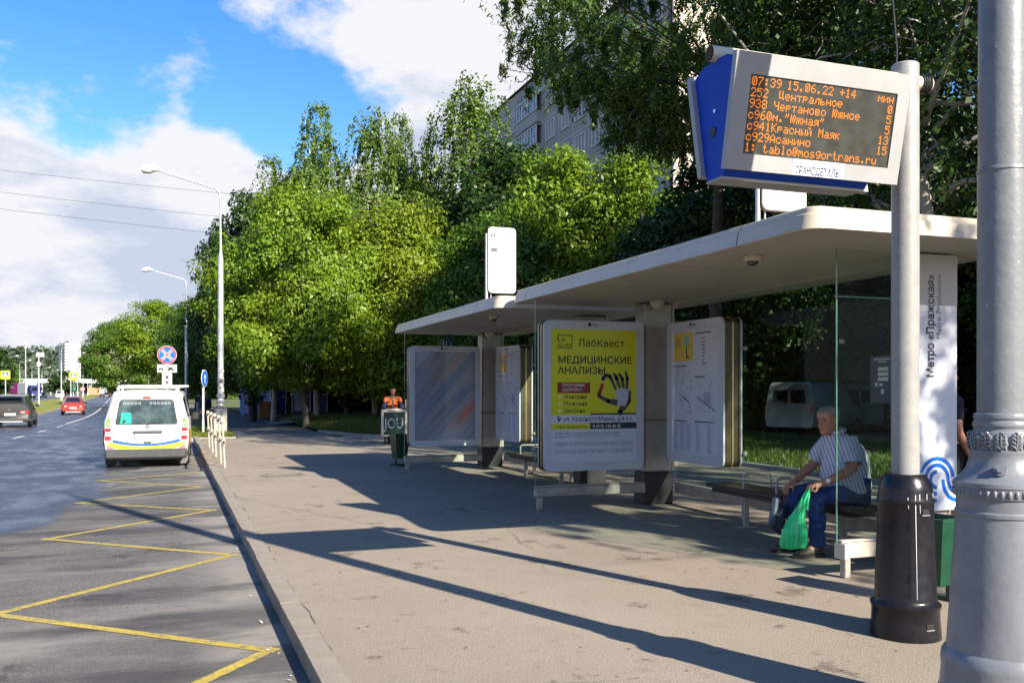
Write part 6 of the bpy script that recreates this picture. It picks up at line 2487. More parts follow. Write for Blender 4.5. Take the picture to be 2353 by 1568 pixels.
def passenger_car(name, label, cat, L, W, Hh, paint, style, loc, rz, group=None, detail=True):
    """style: suv, sedan or hatch"""
    T = thing(name, label, cat, loc, rz, group)
    hw = W / 2
    zb = 0.26 if style == 'suv' else 0.2
    zl = Hh * 0.60
    if style == 'suv' or style == 'hatch':
        st = [dict(y=0.04, zb=zb + 0.08, zl=zl, zr=Hh * 0.70, wb=hw * 0.86, wl=hw * 0.87, wr=hw * 0.72, lean=0.0, r=0.06),
              dict(y=0.10, zb=zb, zl=zl, zr=Hh * 0.72, wb=hw * 0.96, wl=hw * 0.95, wr=hw * 0.78, lean=0.02, r=0.06),
              dict(y=0.42, zb=zb, zl=zl, zr=Hh * 0.955, wb=hw, wl=hw * 0.97, wr=hw * 0.70, r=0.08),
              dict(y=L * 0.24, zb=zb, zl=zl, zr=Hh * 0.985, wb=hw, wl=hw * 0.98, wr=hw * 0.735, r=0.08),
              dict(y=L * 0.48, zb=zb, zl=zl, zr=Hh, wb=hw, wl=hw * 0.98, wr=hw * 0.74, r=0.08),
              dict(y=L * 0.60, zb=zb, zl=zl * 0.99, zr=Hh * 0.93, wb=hw, wl=hw * 0.975, wr=hw * 0.71, r=0.08),
              dict(y=L * 0.755, zb=zb, zl=zl * 0.95, zr=zl * 1.02, wb=hw, wl=hw * 0.95, wr=hw * 0.86, r=0.06),
              dict(y=L * 0.94, zb=zb + 0.02, zl=zl * 0.80, zr=zl * 0.87, wb=hw * 0.95, wl=hw * 0.86, wr=hw * 0.74, r=0.06),
              dict(y=L, zb=zb + 0.08, zl=zl * 0.62, zr=zl * 0.70, wb=hw * 0.78, wl=hw * 0.72, wr=hw * 0.6, r=0.05)]
        rear, roof, cowl, scr = 1, 2, 6, 5
    else:
        st = [dict(y=0.03, zb=zb + 0.1, zl=zl * 0.88, zr=zl * 0.99, wb=hw * 0.80, wl=hw * 0.84, wr=hw * 0.7, r=0.05),
              dict(y=0.12, zb=zb, zl=zl * 0.93, zr=zl * 1.07, wb=hw * 0.95, wl=hw * 0.93, wr=hw * 0.80, r=0.06),
              dict(y=L * 0.13, zb=zb, zl=zl * 0.99, zr=zl * 1.13, wb=hw, wl=hw * 0.97, wr=hw * 0.74, r=0.06),
              dict(y=L * 0.29, zb=zb, zl=zl, zr=Hh * 0.965, wb=hw, wl=hw * 0.98, wr=hw * 0.66, r=0.08),
              dict(y=L * 0.46, zb=zb, zl=zl, zr=Hh, wb=hw, wl=hw * 0.98, wr=hw * 0.68, r=0.08),
              dict(y=L * 0.56, zb=zb, zl=zl, zr=Hh * 0.95, wb=hw, wl=hw * 0.975, wr=hw * 0.66, r=0.08),
              dict(y=L * 0.73, zb=zb, zl=zl * 0.95, zr=zl * 1.02, wb=hw, wl=hw * 0.95, wr=hw * 0.84, r=0.06),
              dict(y=L * 0.94, zb=zb + 0.02, zl=zl * 0.78, zr=zl * 0.86, wb=hw * 0.95, wl=hw * 0.86, wr=hw * 0.74, r=0.06),
              dict(y=L, zb=zb + 0.08, zl=zl * 0.60, zr=zl * 0.68, wb=hw * 0.78, wl=hw * 0.72, wr=hw * 0.6, r=0.05)]
        rear, roof, cowl, scr = 2, 3, 6, 5
    mb, H = body_mesh(st)
    body = mb.build('body', paint, T, smooth=35)
    s0 = st[0]
    side_window(H, roof, 4, a=0.1, b=0.03).build('side_window', M['dark_glass'], T)
    side_window(H, 4, cowl, a=0.03, b=0.38).build('side_window', M['dark_glass'], T)
    top_patch(H, rear, roof, a=0.12, b=0.1).build('rear_window', M['dark_glass'], T)
    top_patch(H, scr, cowl).build('windscreen', M['dark_glass'], T)
    r_ = 0.355 if style == 'suv' else 0.315
    for sg in (-1, 1):
        for yw in (L * 0.19, L * 0.80):
            wheel(T, sg * (hw - 0.10), yw, r_, 0.21)
        mb = MB()
        mb.box((sg * (hw + 0.07), L * 0.66, zl + 0.08), (0.19, 0.11, 0.14), 0.04)
        mb.build('wing_mirror', M['rubber'], T, smooth=40)
        zz0 = zl * (0.78 if style == 'suv' else 0.80)
        mb = MB()
        mb.box((sg * hw * 0.70, 0.06, zz0), (hw * 0.46, 0.14, 0.13 if style == 'suv' else 0.11), 0.03)
        l = mb.build('tail_lamp', M['red_lamp'], T, smooth=40)
        mb = MB()
        mb.box((sg * hw * 0.62, -0.012, zz0 - 0.01), (hw * 0.2, 0.02, 0.05), 0.004)
        mb.build('lamp_band', M['white_lamp'], l)
        mb = MB()
        mb.box((sg * hw * 0.66, L - 0.16, zl * 0.72), (hw * 0.36, 0.2, 0.13), 0.04)
        mb.build('headlight', M['white_lamp'], T, smooth=40)
        if style == 'suv':
            mb = MB()
            mb.tube([(sg * hw * 0.66, 0.6, Hh * 0.965), (sg * hw * 0.68, L * 0.25, Hh + 0.025), (sg * hw * 0.68, L * 0.55, Hh + 0.015)], 0.016, 6)
            mb.build('roof_rail', M['chrome'], body)
    mb = MB()
    mb.box((0, 0.06, zb + 0.14), (W * 0.93, 0.18, 0.16), 0.05)
    mb.build('bumper', M['trim'] if style == 'suv' else paint, T, smooth=40)
    mb = MB()
    mb.box((0, 0.02, zb + 0.03), (W * 0.62, 0.1, 0.06), 0.015)
    mb.build('skid_plate', mat('skid_silver', (0.55, 0.55, 0.56), 0.35, metal=0.3), T)
    mb = MB()
    zp = zl * (0.66 if style == 'suv' else 0.62)
    mb.box((0, 0.025, zp), (0.52, 0.03, 0.115), 0.006)
    mb.build('number_plate', M['plate_white'], T)
    if style == 'suv':
        mb = MB()
        mb.box((0, 0.10, Hh * 0.94), (W * 0.58, 0.3, 0.03), 0.012)
        mb.build('spoiler', paint, T)
        mb = MB()
        for s in (-1, 1):
            mb.tube([(0, 0.015, zl * 0.88), (s * 0.06, 0.015, zl * 0.92)], 0.01, 5)
        mb.build('badge', M['chrome'], T)
    return T


SILVER = mat('paint_grey_brown', (0.12, 0.115, 0.11), 0.25, metal=0.7, coat=0.6)
REDP = mat('paint_red', (0.36, 0.05, 0.035), 0.25, metal=0.35, coat=0.6)
WHITEP = mat('paint_white', (0.7, 0.7, 0.7), 0.3, coat=0.5)
DARKP = mat('paint_dark', (0.012, 0.014, 0.02), 0.25, coat=0.6)
VAN_SHADED = mat('paint_van_shaded', (0.24, 0.28, 0.32), 0.35, coat=0.4)  # white vans' paint darkened and blued for the tree shade they stand in
PALEP = mat('paint_pale', (0.35, 0.4, 0.44), 0.3, coat=0.5)
passenger_car('grey_suv', 'grey brown estate car driving away at the left edge of the road', 'car', 4.6, 1.88, 1.66, SILVER, 'suv', (-8.05, 52.4, gz(53) - 0.12), R(3), 'cars driving away on the near carriageway')
passenger_car('red_sedan', 'red saloon car driving away along the green median', 'car', 4.5, 1.78, 1.45, REDP, 'sedan', (-8.05, 82.0, gz(82) - 0.12), R(5), 'cars driving away on the near carriageway')
passenger_car('white_car', 'white car just beyond the service van on the right lane', 'car', 4.3, 1.78, 1.5, WHITEP, 'hatch', (-7.8, 139.5, gz(140) - 0.12), R(4), 'cars driving away on the near carriageway')
passenger_car('dark_car', 'dark saloon driving beside the far grey box truck', 'car', 4.5, 1.78, 1.46, DARKP, 'sedan', (-19.8, 292, gz(292) - 0.12), R(3.3), 'cars driving away on the near carriageway')
passenger_car('pale_car', 'pale blue grey car coming towards us at the far left edge', 'car', 4.5, 1.8, 1.5, PALEP, 'sedan', (-22.3, 122, gz(122) - 0.12), R(183), 'cars approaching on the far carriageway')
passenger_car('dark_car', 'small dark car approaching between the blue truck and the white minivan', 'car', 4.4, 1.8, 1.45, DARKP, 'sedan', (-34.2, 275, gz(275) - 0.12), R(183.3), 'cars approaching on the far carriageway')


def minivan(label, loc, rz, paint, L=4.9, W=1.9, H_=2.0, name='minivan'):
    T = thing(name, label, 'van', loc, rz)
    hw = W / 2
    st = [dict(y=0.0, zb=0.32, zl=1.15, zr=H_ - 0.08, wb=hw * 0.94, wl=hw * 0.95, wr=hw * 0.80, lean=0.05, r=0.12),
          dict(y=0.12, zb=0.3, zl=1.15, zr=H_ - 0.02, wb=hw, wl=hw, wr=hw * 0.85, lean=0.04, r=0.12),
          dict(y=L * 0.55, zb=0.3, zl=1.15, zr=H_, wb=hw, wl=hw, wr=hw * 0.85, r=0.12),
          dict(y=L * 0.68, zb=0.3, zl=1.13, zr=H_ - 0.08, wb=hw, wl=hw, wr=hw * 0.82, r=0.12),
          dict(y=L * 0.83, zb=0.3, zl=1.08, zr=1.18, wb=hw, wl=hw * 0.97, wr=hw * 0.88),
          dict(y=L * 0.96, zb=0.32, zl=0.92, zr=1.0, wb=hw * 0.96, wl=hw * 0.9, wr=hw * 0.8),
          dict(y=L, zb=0.36, zl=0.78, zr=0.86, wb=hw * 0.85, wl=hw * 0.8, wr=hw * 0.7)]
    mb, H = body_mesh(st)
    b = mb.build('body', paint, T, smooth=32)
    top_patch(H, 3, 4).build('windscreen', M['dark_glass'], T)
    side_window(H, 3, 4, a=0.0, b=0.4).build('side_window', M['dark_glass'], T)
    win = [(-hw * 0.66, 1.2), (-hw * 0.06, 1.2), (-hw * 0.06, H_ - 0.3), (-hw * 0.6, H_ - 0.3)]
    panel_on_rear(H, st[0], win, 0.006, M['dark_glass'], T, 'rear_window')
    panel_on_rear(H, st[0], [(-x, z) for (x, z) in reversed(win)], 0.006, M['dark_glass'], T, 'rear_window')
    for sg in (-1, 1):
        panel_on_rear(H, st[0], [(sg * hw * 0.84, 0.8), (sg * hw * 0.93, 0.8), (sg * hw * 0.93, 1.15), (sg * hw * 0.84, 1.15)], 0.012, M['red_lamp'], T, 'tail_lamp')
        for yw in (L * 0.2, L * 0.8):
            wheel(T, sg * (hw - 0.1), yw, 0.33, 0.21)
        mb = MB()
        mb.box((sg * hw * 0.68, L - 0.12, 0.84), (0.36, 0.2, 0.18), 0.04)
        mb.build('headlight', M['white_lamp'], T)
        mb = MB()
        mb.box((sg * (hw + 0.1), L * 0.74, 1.25), (0.2, 0.12, 0.26), 0.04)
        mb.build('wing_mirror', M['rubber'], T)
    mb = MB()
    mb.box((0, L - 0.02, 0.62), (W * 0.7, 0.1, 0.22), 0.03)
    mb.build('grille', M['rubber'], T)
    return T


minivan('white minivan coming towards us on the far carriageway', (-27.2, 249, gz(247) - 0.12), R(183.3), WHITEP)
minivan('parked white van with shade in its paint, back doors to us, beyond the lawn behind the shelter', (21.0, 28.0, gz(28) - 0.05), R(-62), VAN_SHADED, 5.0, 1.95, 1.98, 'parked_van')
minivan('second white van with shade in its paint, parked beyond the first one behind the shelter glass', (25.6, 29.6, gz(29) - 0.05), R(-62), VAN_SHADED, 5.0, 1.95, 1.98, 'parked_van')
passenger_car('parked_car', 'dark car parked behind the lawn, just left of the display post', 'car', 4.4, 1.8, 1.48, DARKP, 'hatch', (23.6, 24.8, gz(24) - 0.05), R(-70))


def city_bus(label, loc, rz):
    T = thing('city_bus', label, 'bus', loc, rz)
    BB = mat('bus_blue', (0.05, 0.33, 0.62), 0.3, coat=0.5)
    mb = MB()
    mb.box((0, 6, 1.65), (2.5, 12, 2.75), 0.12)
    mb.build('body', BB, T, smooth=40)
    mb = MB()
    mb.box((0.1, -0.012, 2.25), (1.9, 0.04, 0.9), 0.01)
    mb.build('rear_window', M['dark_glass'], T)
    for sg in (-1, 1):
        mb = MB()
        mb.box((sg * 1.26, 6, 2.1), (0.03, 10.8, 0.95), 0.008)
        mb.build('side_window', M['dark_glass'], T)
        mb = MB()
        mb.box((sg * 1.05, -0.012, 1.2), (0.2, 0.04, 0.6), 0.008)
        mb.build('tail_lamp', M['red_lamp'], T)
        for y in (2.8, 9.0):
            wheel(T, sg * 1.12, y, 0.48, 0.3)
    mb = MB()
    mb.box((0, 6, 3.12), (2.1, 10.5, 0.24), 0.08)
    mb.build('roof_pod', WHITEP, T)
    mb = MB()
    mb.box((0, -0.015, 0.9), (1.6, 0.04, 0.7), 0.01)
    mb.build('engine_panel', mat('bus_pale', (0.5, 0.62, 0.7), 0.4), T)
    return T


city_bus('light blue bus driving away just left of the service van roof', (-11.2, 214, gz(215) - 0.12), R(3.3))


def box_truck(label, loc, rz):
    T = thing('box_truck', label, 'truck', loc, rz)
    mb = MB()
    mb.box((0, 2.6, 2.05), (2.4, 5.2, 2.3), 0.04)
    mb.build('cargo_box', mat('truck_grey', (0.38, 0.4, 0.4), 0.5), T)
    mb = MB()
    mb.box((0, 6.2, 1.5), (2.1, 1.6, 1.9), 0.15)
    mb.build('cab', WHITEP, T)
    mb = MB()
    mb.box((0, 3.2, 0.75), (1.9, 6.2, 0.25), 0.02)
    mb.build('chassis', M['rubber'], T)
    for sg in (-1, 1):
        for y in (1.5, 6.0):
            wheel(T, sg * 0.95, y, 0.42, 0.3)
    mb = MB()
    for sg in (-1, 1):
        mb.box((sg * 0.02 + sg * 0.58, -0.01, 2.05), (1.1, 0.03, 2.1), 0.008)
    mb.build('rear_door', mat('truck_door', (0.45, 0.46, 0.45), 0.5), T)
    return T


box_truck('grey box truck driving away near the footbridge', (-23.0, 325, gz(325) - 0.12), R(3.3))


def lorry(label, loc, rz):
    T = thing('lorry', label, 'truck', loc, rz)
    CABB = mat('lorry_blue', (0.03, 0.045, 0.2), 0.35, coat=0.4)
    MAG = mat('trailer_magenta', (0.42, 0.03, 0.22), 0.45)
    # forward = +y
    mb = MB()
    mb.box((0, 12.6, 2.0), (2.5, 2.2, 2.8), 0.18)
    cb_ = mb.build('cab', CABB, T, smooth=40)
    mb = MB()
    mb.box((0, 13.72, 2.35), (2.2, 0.06, 0.9), 0.02)
    mb.build('windscreen', M['dark_glass'], cb_)
    mb = MB()
    mb.box((0, 13.75, 0.85), (2.45, 0.2, 0.5), 0.05)
    mb.build('bumper', M['trim'], cb_)
    for sg in (-1, 1):
        mb = MB()
        mb.box((sg * 0.95, 13.84, 0.95), (0.4, 0.06, 0.2), 0.02)
        mb.build('headlight', M['white_lamp'], cb_)
        mb = MB()
        mb.box((sg * 1.42, 13.4, 2.4), (0.25, 0.2, 0.7), 0.04)
        mb.build('wing_mirror', M['rubber'], cb_)
    mb = MB()
    mb.box((0, 8.2, 2.55), (2.5, 5.4, 2.7), 0.04)
    mb.build('trailer_front', mat('trailer_white', (0.6, 0.6, 0.6), 0.5), T)
    mb = MB()
    mb.box((0, 2.7, 2.55), (2.52, 5.5, 2.72), 0.04)
    tb = mb.build('trailer_rear', MAG, T)
    # pink lettering on the flank that faces us
    fl = link('side_print', None, T)
    fl.location = (1.268, 2.7, 2.4)
    fl.rotation_euler = (0, 0, R(90))
    fl.empty_display_size = 0.2
    text('hsamon', -2.4, 0.1, 1.0, mat('trailer_pink', (0.75, 0.45, 0.62), 0.5), fl, -0.005, width=3.6, bold=0.02)
    mb = MB()
    mb.box((0, 6, 0.95), (2.2, 11.6, 0.3), 0.02)
    mb.build('chassis', M['rubber'], T)
    for sg in (-1, 1):
        for y in (1.2, 2.4, 9.8, 13.0):
            wheel(T, sg * 1.05, y, 0.5, 0.3)
    return T


lorry('articulated lorry with blue cab and a magenta box lettered in pink', (-40.3, 268, gz(264) - 0.12), R(210))

# ------------------------------------------------------------------ people
def skin_mesh(name, nodes, edges, root, m, parent, sub=2):
    """nodes: {key: (x, y, z, r) or (x, y, z, rx, ry)}; grown with a Skin modifier into one continuous surface."""
    keys = list(nodes)
    ix = {k: i for i, k in enumerate(keys)}
    me = bpy.data.meshes.new(name + '_tmp')
    me.from_pydata([nodes[k][:3] for k in keys], [(ix[a], ix[b]) for a, b in edges], [])
    o = bpy.data.objects.new(name + '_tmp', me)
    COL.objects.link(o)
    sk = o.modifiers.new('skin', 'SKIN')
    sk.use_smooth_shade = True
    sk.branch_smoothing = 0.3
    lay = me.skin_vertices[0].data
    for k in keys:
        n = nodes[k]
        lay[ix[k]].radius = (n[3], n[4] if len(n) > 4 else n[3])
        lay[ix[k]].use_root = (k == root)
    ss = o.modifiers.new('sub', 'SUBSURF')
    ss.levels = ss.render_levels = sub
    dg = bpy.context.evaluated_depsgraph_get()
    out = bpy.data.meshes.new_from_object(o.evaluated_get(dg))
    bpy.data.objects.remove(o)
    out.materials.clear()
    out.materials.append(m)
    out.name = name
    out.shade_smooth()
    return link(name, out, parent)


SKIN = mat('skin', (0.42, 0.20, 0.125), 0.5, col2=(0.34, 0.145, 0.085), nscale=9, bump=0.15, bscale=90)
JEANS = mat('jeans', (0.012, 0.033, 0.12), 0.85, col2=(0.026, 0.06, 0.19), nscale=14, lo=0.4, hi=0.65, bump=0.6, bscale=30)


def shirt_mat():
    m = mat('striped_shirt', (0.44, 0.47, 0.60), 0.85)
    nt = m.node_tree
    N, L = nt.nodes, nt.links
    p = N['Principled BSDF']
    tc = N.new('ShaderNodeTexCoord')

    def wave(rot, scale, dist):
        mp = N.new('ShaderNodeMapping')
        mp.inputs['Rotation'].default_value = rot
        L.new(tc.outputs['Object'], mp.inputs['Vector'])
        w = N.new('ShaderNodeTexWave')
        w.bands_direction = 'X'
        w.inputs['Scale'].default_value = scale
        w.inputs['Distortion'].default_value = dist
        w.inputs['Detail'].default_value = 2
        w.inputs['Detail Scale'].default_value = 0.7
        L.new(mp.outputs[0], w.inputs['Vector'])
        return w.outputs['Fac']
    r = N.new('ShaderNodeValToRGB')
    r.color_ramp.elements[0].position = 0.1
    r.color_ramp.elements[0].color = (0.25, 0.27, 0.36, 1)
    r.color_ramp.elements[1].position = 0.5
    r.color_ramp.elements[1].color = (0.52, 0.54, 0.66, 1)
    L.new(wave((0, R(22), R(35)), 9.5, 0.5), r.inputs['Fac'])
    r2 = N.new('ShaderNodeValToRGB')
    r2.color_ramp.elements[0].position = 0.02
    r2.color_ramp.elements[0].color = (0.75, 0.75, 0.75, 1)
    r2.color_ramp.elements[1].position = 0.12
    r2.color_ramp.elements[1].color = (1, 1, 1, 1)
    L.new(wave((0, R(22), R(35)), 26, 0.5), r2.inputs['Fac'])
    mx = N.new('ShaderNodeMix')
    mx.data_type = 'RGBA'
    mx.blend_type = 'MULTIPLY'
    mx.inputs['Factor'].default_value = 1
    L.new(r.outputs[0], mx.inputs['A'])
    L.new(r2.outputs[0], mx.inputs['B'])
    L.new(mx.outputs['Result'], p.inputs['Base Color'])
    n = N.new('ShaderNodeTexNoise')
    n.inputs['Scale'].default_value = 7
    n.inputs['Detail'].default_value = 3
    L.new(tc.outputs['Object'], n.inputs['Vector'])
    b = N.new('ShaderNodeBump')
    b.inputs['Strength'].default_value = 0.7
    b.inputs['Distance'].default_value = 0.03
    L.new(n.outputs['Fac'], b.inputs['Height'])
    L.new(b.outputs[0], p.inputs['Normal'])
    return m


def add_hand(nodes, edges, pre, wrist, palm, dirv, side, fingers):
    """Five fingers rooted in the palm; fingers: list of (base offset, [points])."""
    nodes[pre + 'palm'] = (*palm, 0.034, 0.024)
    edges.append((wrist, pre + 'palm'))
    for i, pts in enumerate(fingers):
        prev = pre + 'palm'
        for j, p in enumerate(pts):
            k = '%sf%d_%d' % (pre, i, j)
            r_ = (0.0125, 0.0105, 0.009, 0.0075)[j]
            nodes[k] = (*p, r_)
            edges.append((prev, k))
            prev = k


HEADP = np.array([(-0.119, 0.070, 0.010, 0.018), (-0.112, 0.082, 0.030, 0.036), (-0.098, 0.086, 0.052, 0.048), (-0.084, 0.080, 0.062, 0.055), (-0.074, 0.087, 0.068, 0.058), (-0.066, 0.083, 0.070, 0.060), (-0.058, 0.088, 0.074, 0.062),
                  (-0.045, 0.085, 0.080, 0.065), (-0.028, 0.086, 0.088, 0.069), (-0.010, 0.083, 0.095, 0.073), (0.008, 0.080, 0.101, 0.076), (0.022, 0.085, 0.104, 0.077), (0.034, 0.092, 0.106, 0.078), (0.055, 0.091, 0.106, 0.078),
                  (0.075, 0.084, 0.100, 0.073), (0.092, 0.070, 0.087, 0.063), (0.106, 0.048, 0.063, 0.046), (0.115, 0.024, 0.034, 0.025), (0.119, 0.004, 0.006, 0.005)])


def head_frame(c, fwd, s=1.0, tilt=0.0):
    f = Vector(fwd).normalized()
    l = Vector((-f.y, f.x, 0))
    up = Vector((0, 0, 1))
    f2 = (f * math.cos(tilt) - up * math.sin(tilt)).normalized()
    u2 = (up * math.cos(tilt) + f * math.sin(tilt)).normalized()
    c = Vector(c)

    def P(a, b, d):
        return c + f2 * a * s + l * b * s + u2 * d * s
    return P


def head_point(z, th, off=0.0):
    f = float(np.interp(z, HEADP[:, 0], HEADP[:, 1]))
    b = float(np.interp(z, HEADP[:, 0], HEADP[:, 2]))
    w = float(np.interp(z, HEADP[:, 0], HEADP[:, 3]))
    c, s_ = math.cos(th), math.sin(th)
    x = (f if c > 0 else b) * math.copysign(abs(c) ** 0.86, c)
    y = w * math.copysign(abs(s_) ** 0.9, s_)
    if c > 0.3:
        nose = float(np.interp(z, [-0.062, -0.048, -0.036, -0.012, 0.012, 0.026], [0, 0.022, 0.032, 0.021, 0.009, 0]))
        x += nose * math.exp(-(y / (0.013 + 0.006 * max(0, -z * 20))) ** 2)
        for ey in (-0.031, 0.031):
            x -= 0.010 * math.exp(-((y - ey) / 0.015) ** 2 - ((z - 0.010) / 0.012) ** 2)
        x += 0.004 * math.exp(-((abs(y) - 0.042) / 0.02) ** 2 - ((z + 0.03) / 0.02) ** 2)
    k = 1 + off / 0.09
    return x * k, y * k, z + off * 0.6 * (1 if z > 0.03 else 0)


def add_head(body, P, parent, hair_m, hair_low=-0.055, front=0.078, thick=0.007):
    """Joins a modelled head to the body's mesh; hair, eyes and brows are parts of the figure."""
    zs = list(np.linspace(-0.119, 0.119, 44))
    nt_ = 48
    mb = MB()
    V = [P(*head_point(z, 2 * math.pi * k / nt_)) for z in zs for k in range(nt_)]
    F = [(i * nt_ + k, i * nt_ + (k + 1) % nt_, (i + 1) * nt_ + (k + 1) % nt_, (i + 1) * nt_ + k) for i in range(len(zs) - 1) for k in range(nt_)]
    F += [tuple(reversed(range(nt_))), tuple((len(zs) - 1) * nt_ + k for k in range(nt_))]
    mb.add(V, F)
    for sg in (-1, 1):     # ears
        V, F = [], []
        for i in range(7):
            ph = math.pi * i / 6
            for k in range(10):
                t = 2 * math.pi * k / 10
                V.append(P(-0.008 + 0.019 * math.sin(ph) * math.cos(t) - 0.004 * math.cos(ph), sg * (0.076 + 0.009 * math.sin(ph) * math.sin(t)), -0.004 + 0.033 * math.cos(ph)))
        for i in range(6):
            for k in range(10):
                F.append((i * 10 + k, i * 10 + (k + 1) % 10, (i + 1) * 10 + (k + 1) % 10, (i + 1) * 10 + k))
        mb.add(V, F)
    me = body.data
    bm = bmesh.new()
    bm.from_mesh(me)
    vs = [bm.verts.new(v) for v in mb.V]
    for f in mb.F:
        fc = bm.faces.new([vs[i] for i in f])
        fc.smooth = True
    bmesh.ops.recalc_face_normals(bm, faces=bm.faces)
    bm.to_mesh(me)
    bm.free()
    # hair: a shell over the part of the skull above an uneven hairline
    hb = MB()
    zs2 = list(np.linspace(-0.08, 0.1189, 40))
    rh = random.Random(4)

    def line(th):
        c = math.cos(th)
        if c > 0.55:
            z = front
        elif c > 0.1:
            z = front + (0.012 - front) * (0.55 - c) / 0.45
        elif c > -0.15:
            z = 0.030
        else:
            z = 0.03 + (hair_low - 0.03) * min(1, (-0.15 - c) / 0.5)
        return z
    pts, keep = {}, {}
    for i, z in enumerate(zs2):
        for k in range(nt_):
            th = 2 * math.pi * k / nt_
            edge = z - line(th)
            o_ = thick * min(1, max(0.1, edge / 0.02)) * (1 + 0.35 * rh.uniform(-1, 1))
            pts[(i, k)] = P(*head_point(z, th, o_))
            keep[(i, k)] = edge > -0.003
    idx = {}
    for key in pts:
        idx[key] = len(hb.V)
        hb.V.append(tuple(pts[key]))
    for i in range(len(zs2) - 1):
        for k in range(nt_):
            q = [(i, k), (i, (k + 1) % nt_), (i + 1, (k + 1) % nt_), (i + 1, k)]
            if all(keep[v] for v in q):
                hb.F.append(tuple(idx[v] for v in q))
                hb.M.append(0)
    hb.F.append(tuple(idx[(len(zs2) - 1, k)] for k in range(nt_)))
    hb.M.append(0)
    hb.build('hair', hair_m, parent, smooth=75)
    for sg in (-1, 1):
        eb = MB()
        for (zc, hw, hh, dx) in ((0.010, 0.010, 0.0055, 0.0015),):
            V = []
            for k in range(10):
                t = 2 * math.pi * k / 10
                z = zc + hh * math.sin(t)
                y = sg * 0.031 + hw * math.cos(t)
                th = math.asin(max(-1, min(1, y / 0.076)))
                x = head_point(z, th)[0] + dx
                V.append(P(x, y, z))
            eb.add(V, [tuple(range(10))])
        eb.build('eye', mat('eye_dark', (0.03, 0.02, 0.015), 0.3), parent)
        bb = MB()
        q = []
        for j in range(5):
            y = sg * (0.016 + 0.008 * j)
            z = 0.031 + 0.003 * math.sin(j * 0.9)
            th = math.asin(y / 0.078)
            q.append(P(head_point(z, th)[0] + 0.003, y, z))
        bb.tube(q, 0.0045, 5)
        bb.build('eyebrow', hair_m, parent)


def crumple(o, amp, freq, seed, stretch=(1, 1, 1)):
    """Cloth folds: push the vertices in and out along their normals by a stretched noise."""
    from mathutils import noise
    me = o.data
    ns = [v.normal.copy() for v in me.vertices]
    for v, n_ in zip(me.vertices, ns):
        p = Vector((v.co.x * stretch[0], v.co.y * stretch[1], v.co.z * stretch[2])) * freq + Vector((seed * 3.1, seed * 1.7, 0))
        d = noise.noise(p) + 0.5 * noise.noise(p * 2.3)
        v.co += n_ * amp * (d - 0.35 * abs(d))
    me.update()


def ring_cloth(rings, n, seed, amp):
    """Loft of ellipses: (centre, axis a, axis b); n points each, with wandering folds."""
    rg_ = random.Random(seed)
    V, F = [], []
    ph = [rg_.uniform(0, 6.28) for _ in range(4)]
    for i, (c, a, b) in enumerate(rings):
        for k in range(n):
            t = 2 * math.pi * k / n
            w = 1 + amp * (0.5 * math.sin(3 * t + ph[0] + i * 0.45) + 0.4 * math.sin(7 * t + ph[1] - i * 0.7) + 0.3 * math.sin(11 * t + ph[2] + i * 1.3))
            V.append(Vector(c) + Vector(a) * math.cos(t) * w + Vector(b) * math.sin(t) * w)
    for i in range(len(rings) - 1):
        for k in range(n):
            F.append((i * n + k, i * n + (k + 1) % n, (i + 1) * n + (k + 1) % n, (i + 1) * n + k))
    return V, F


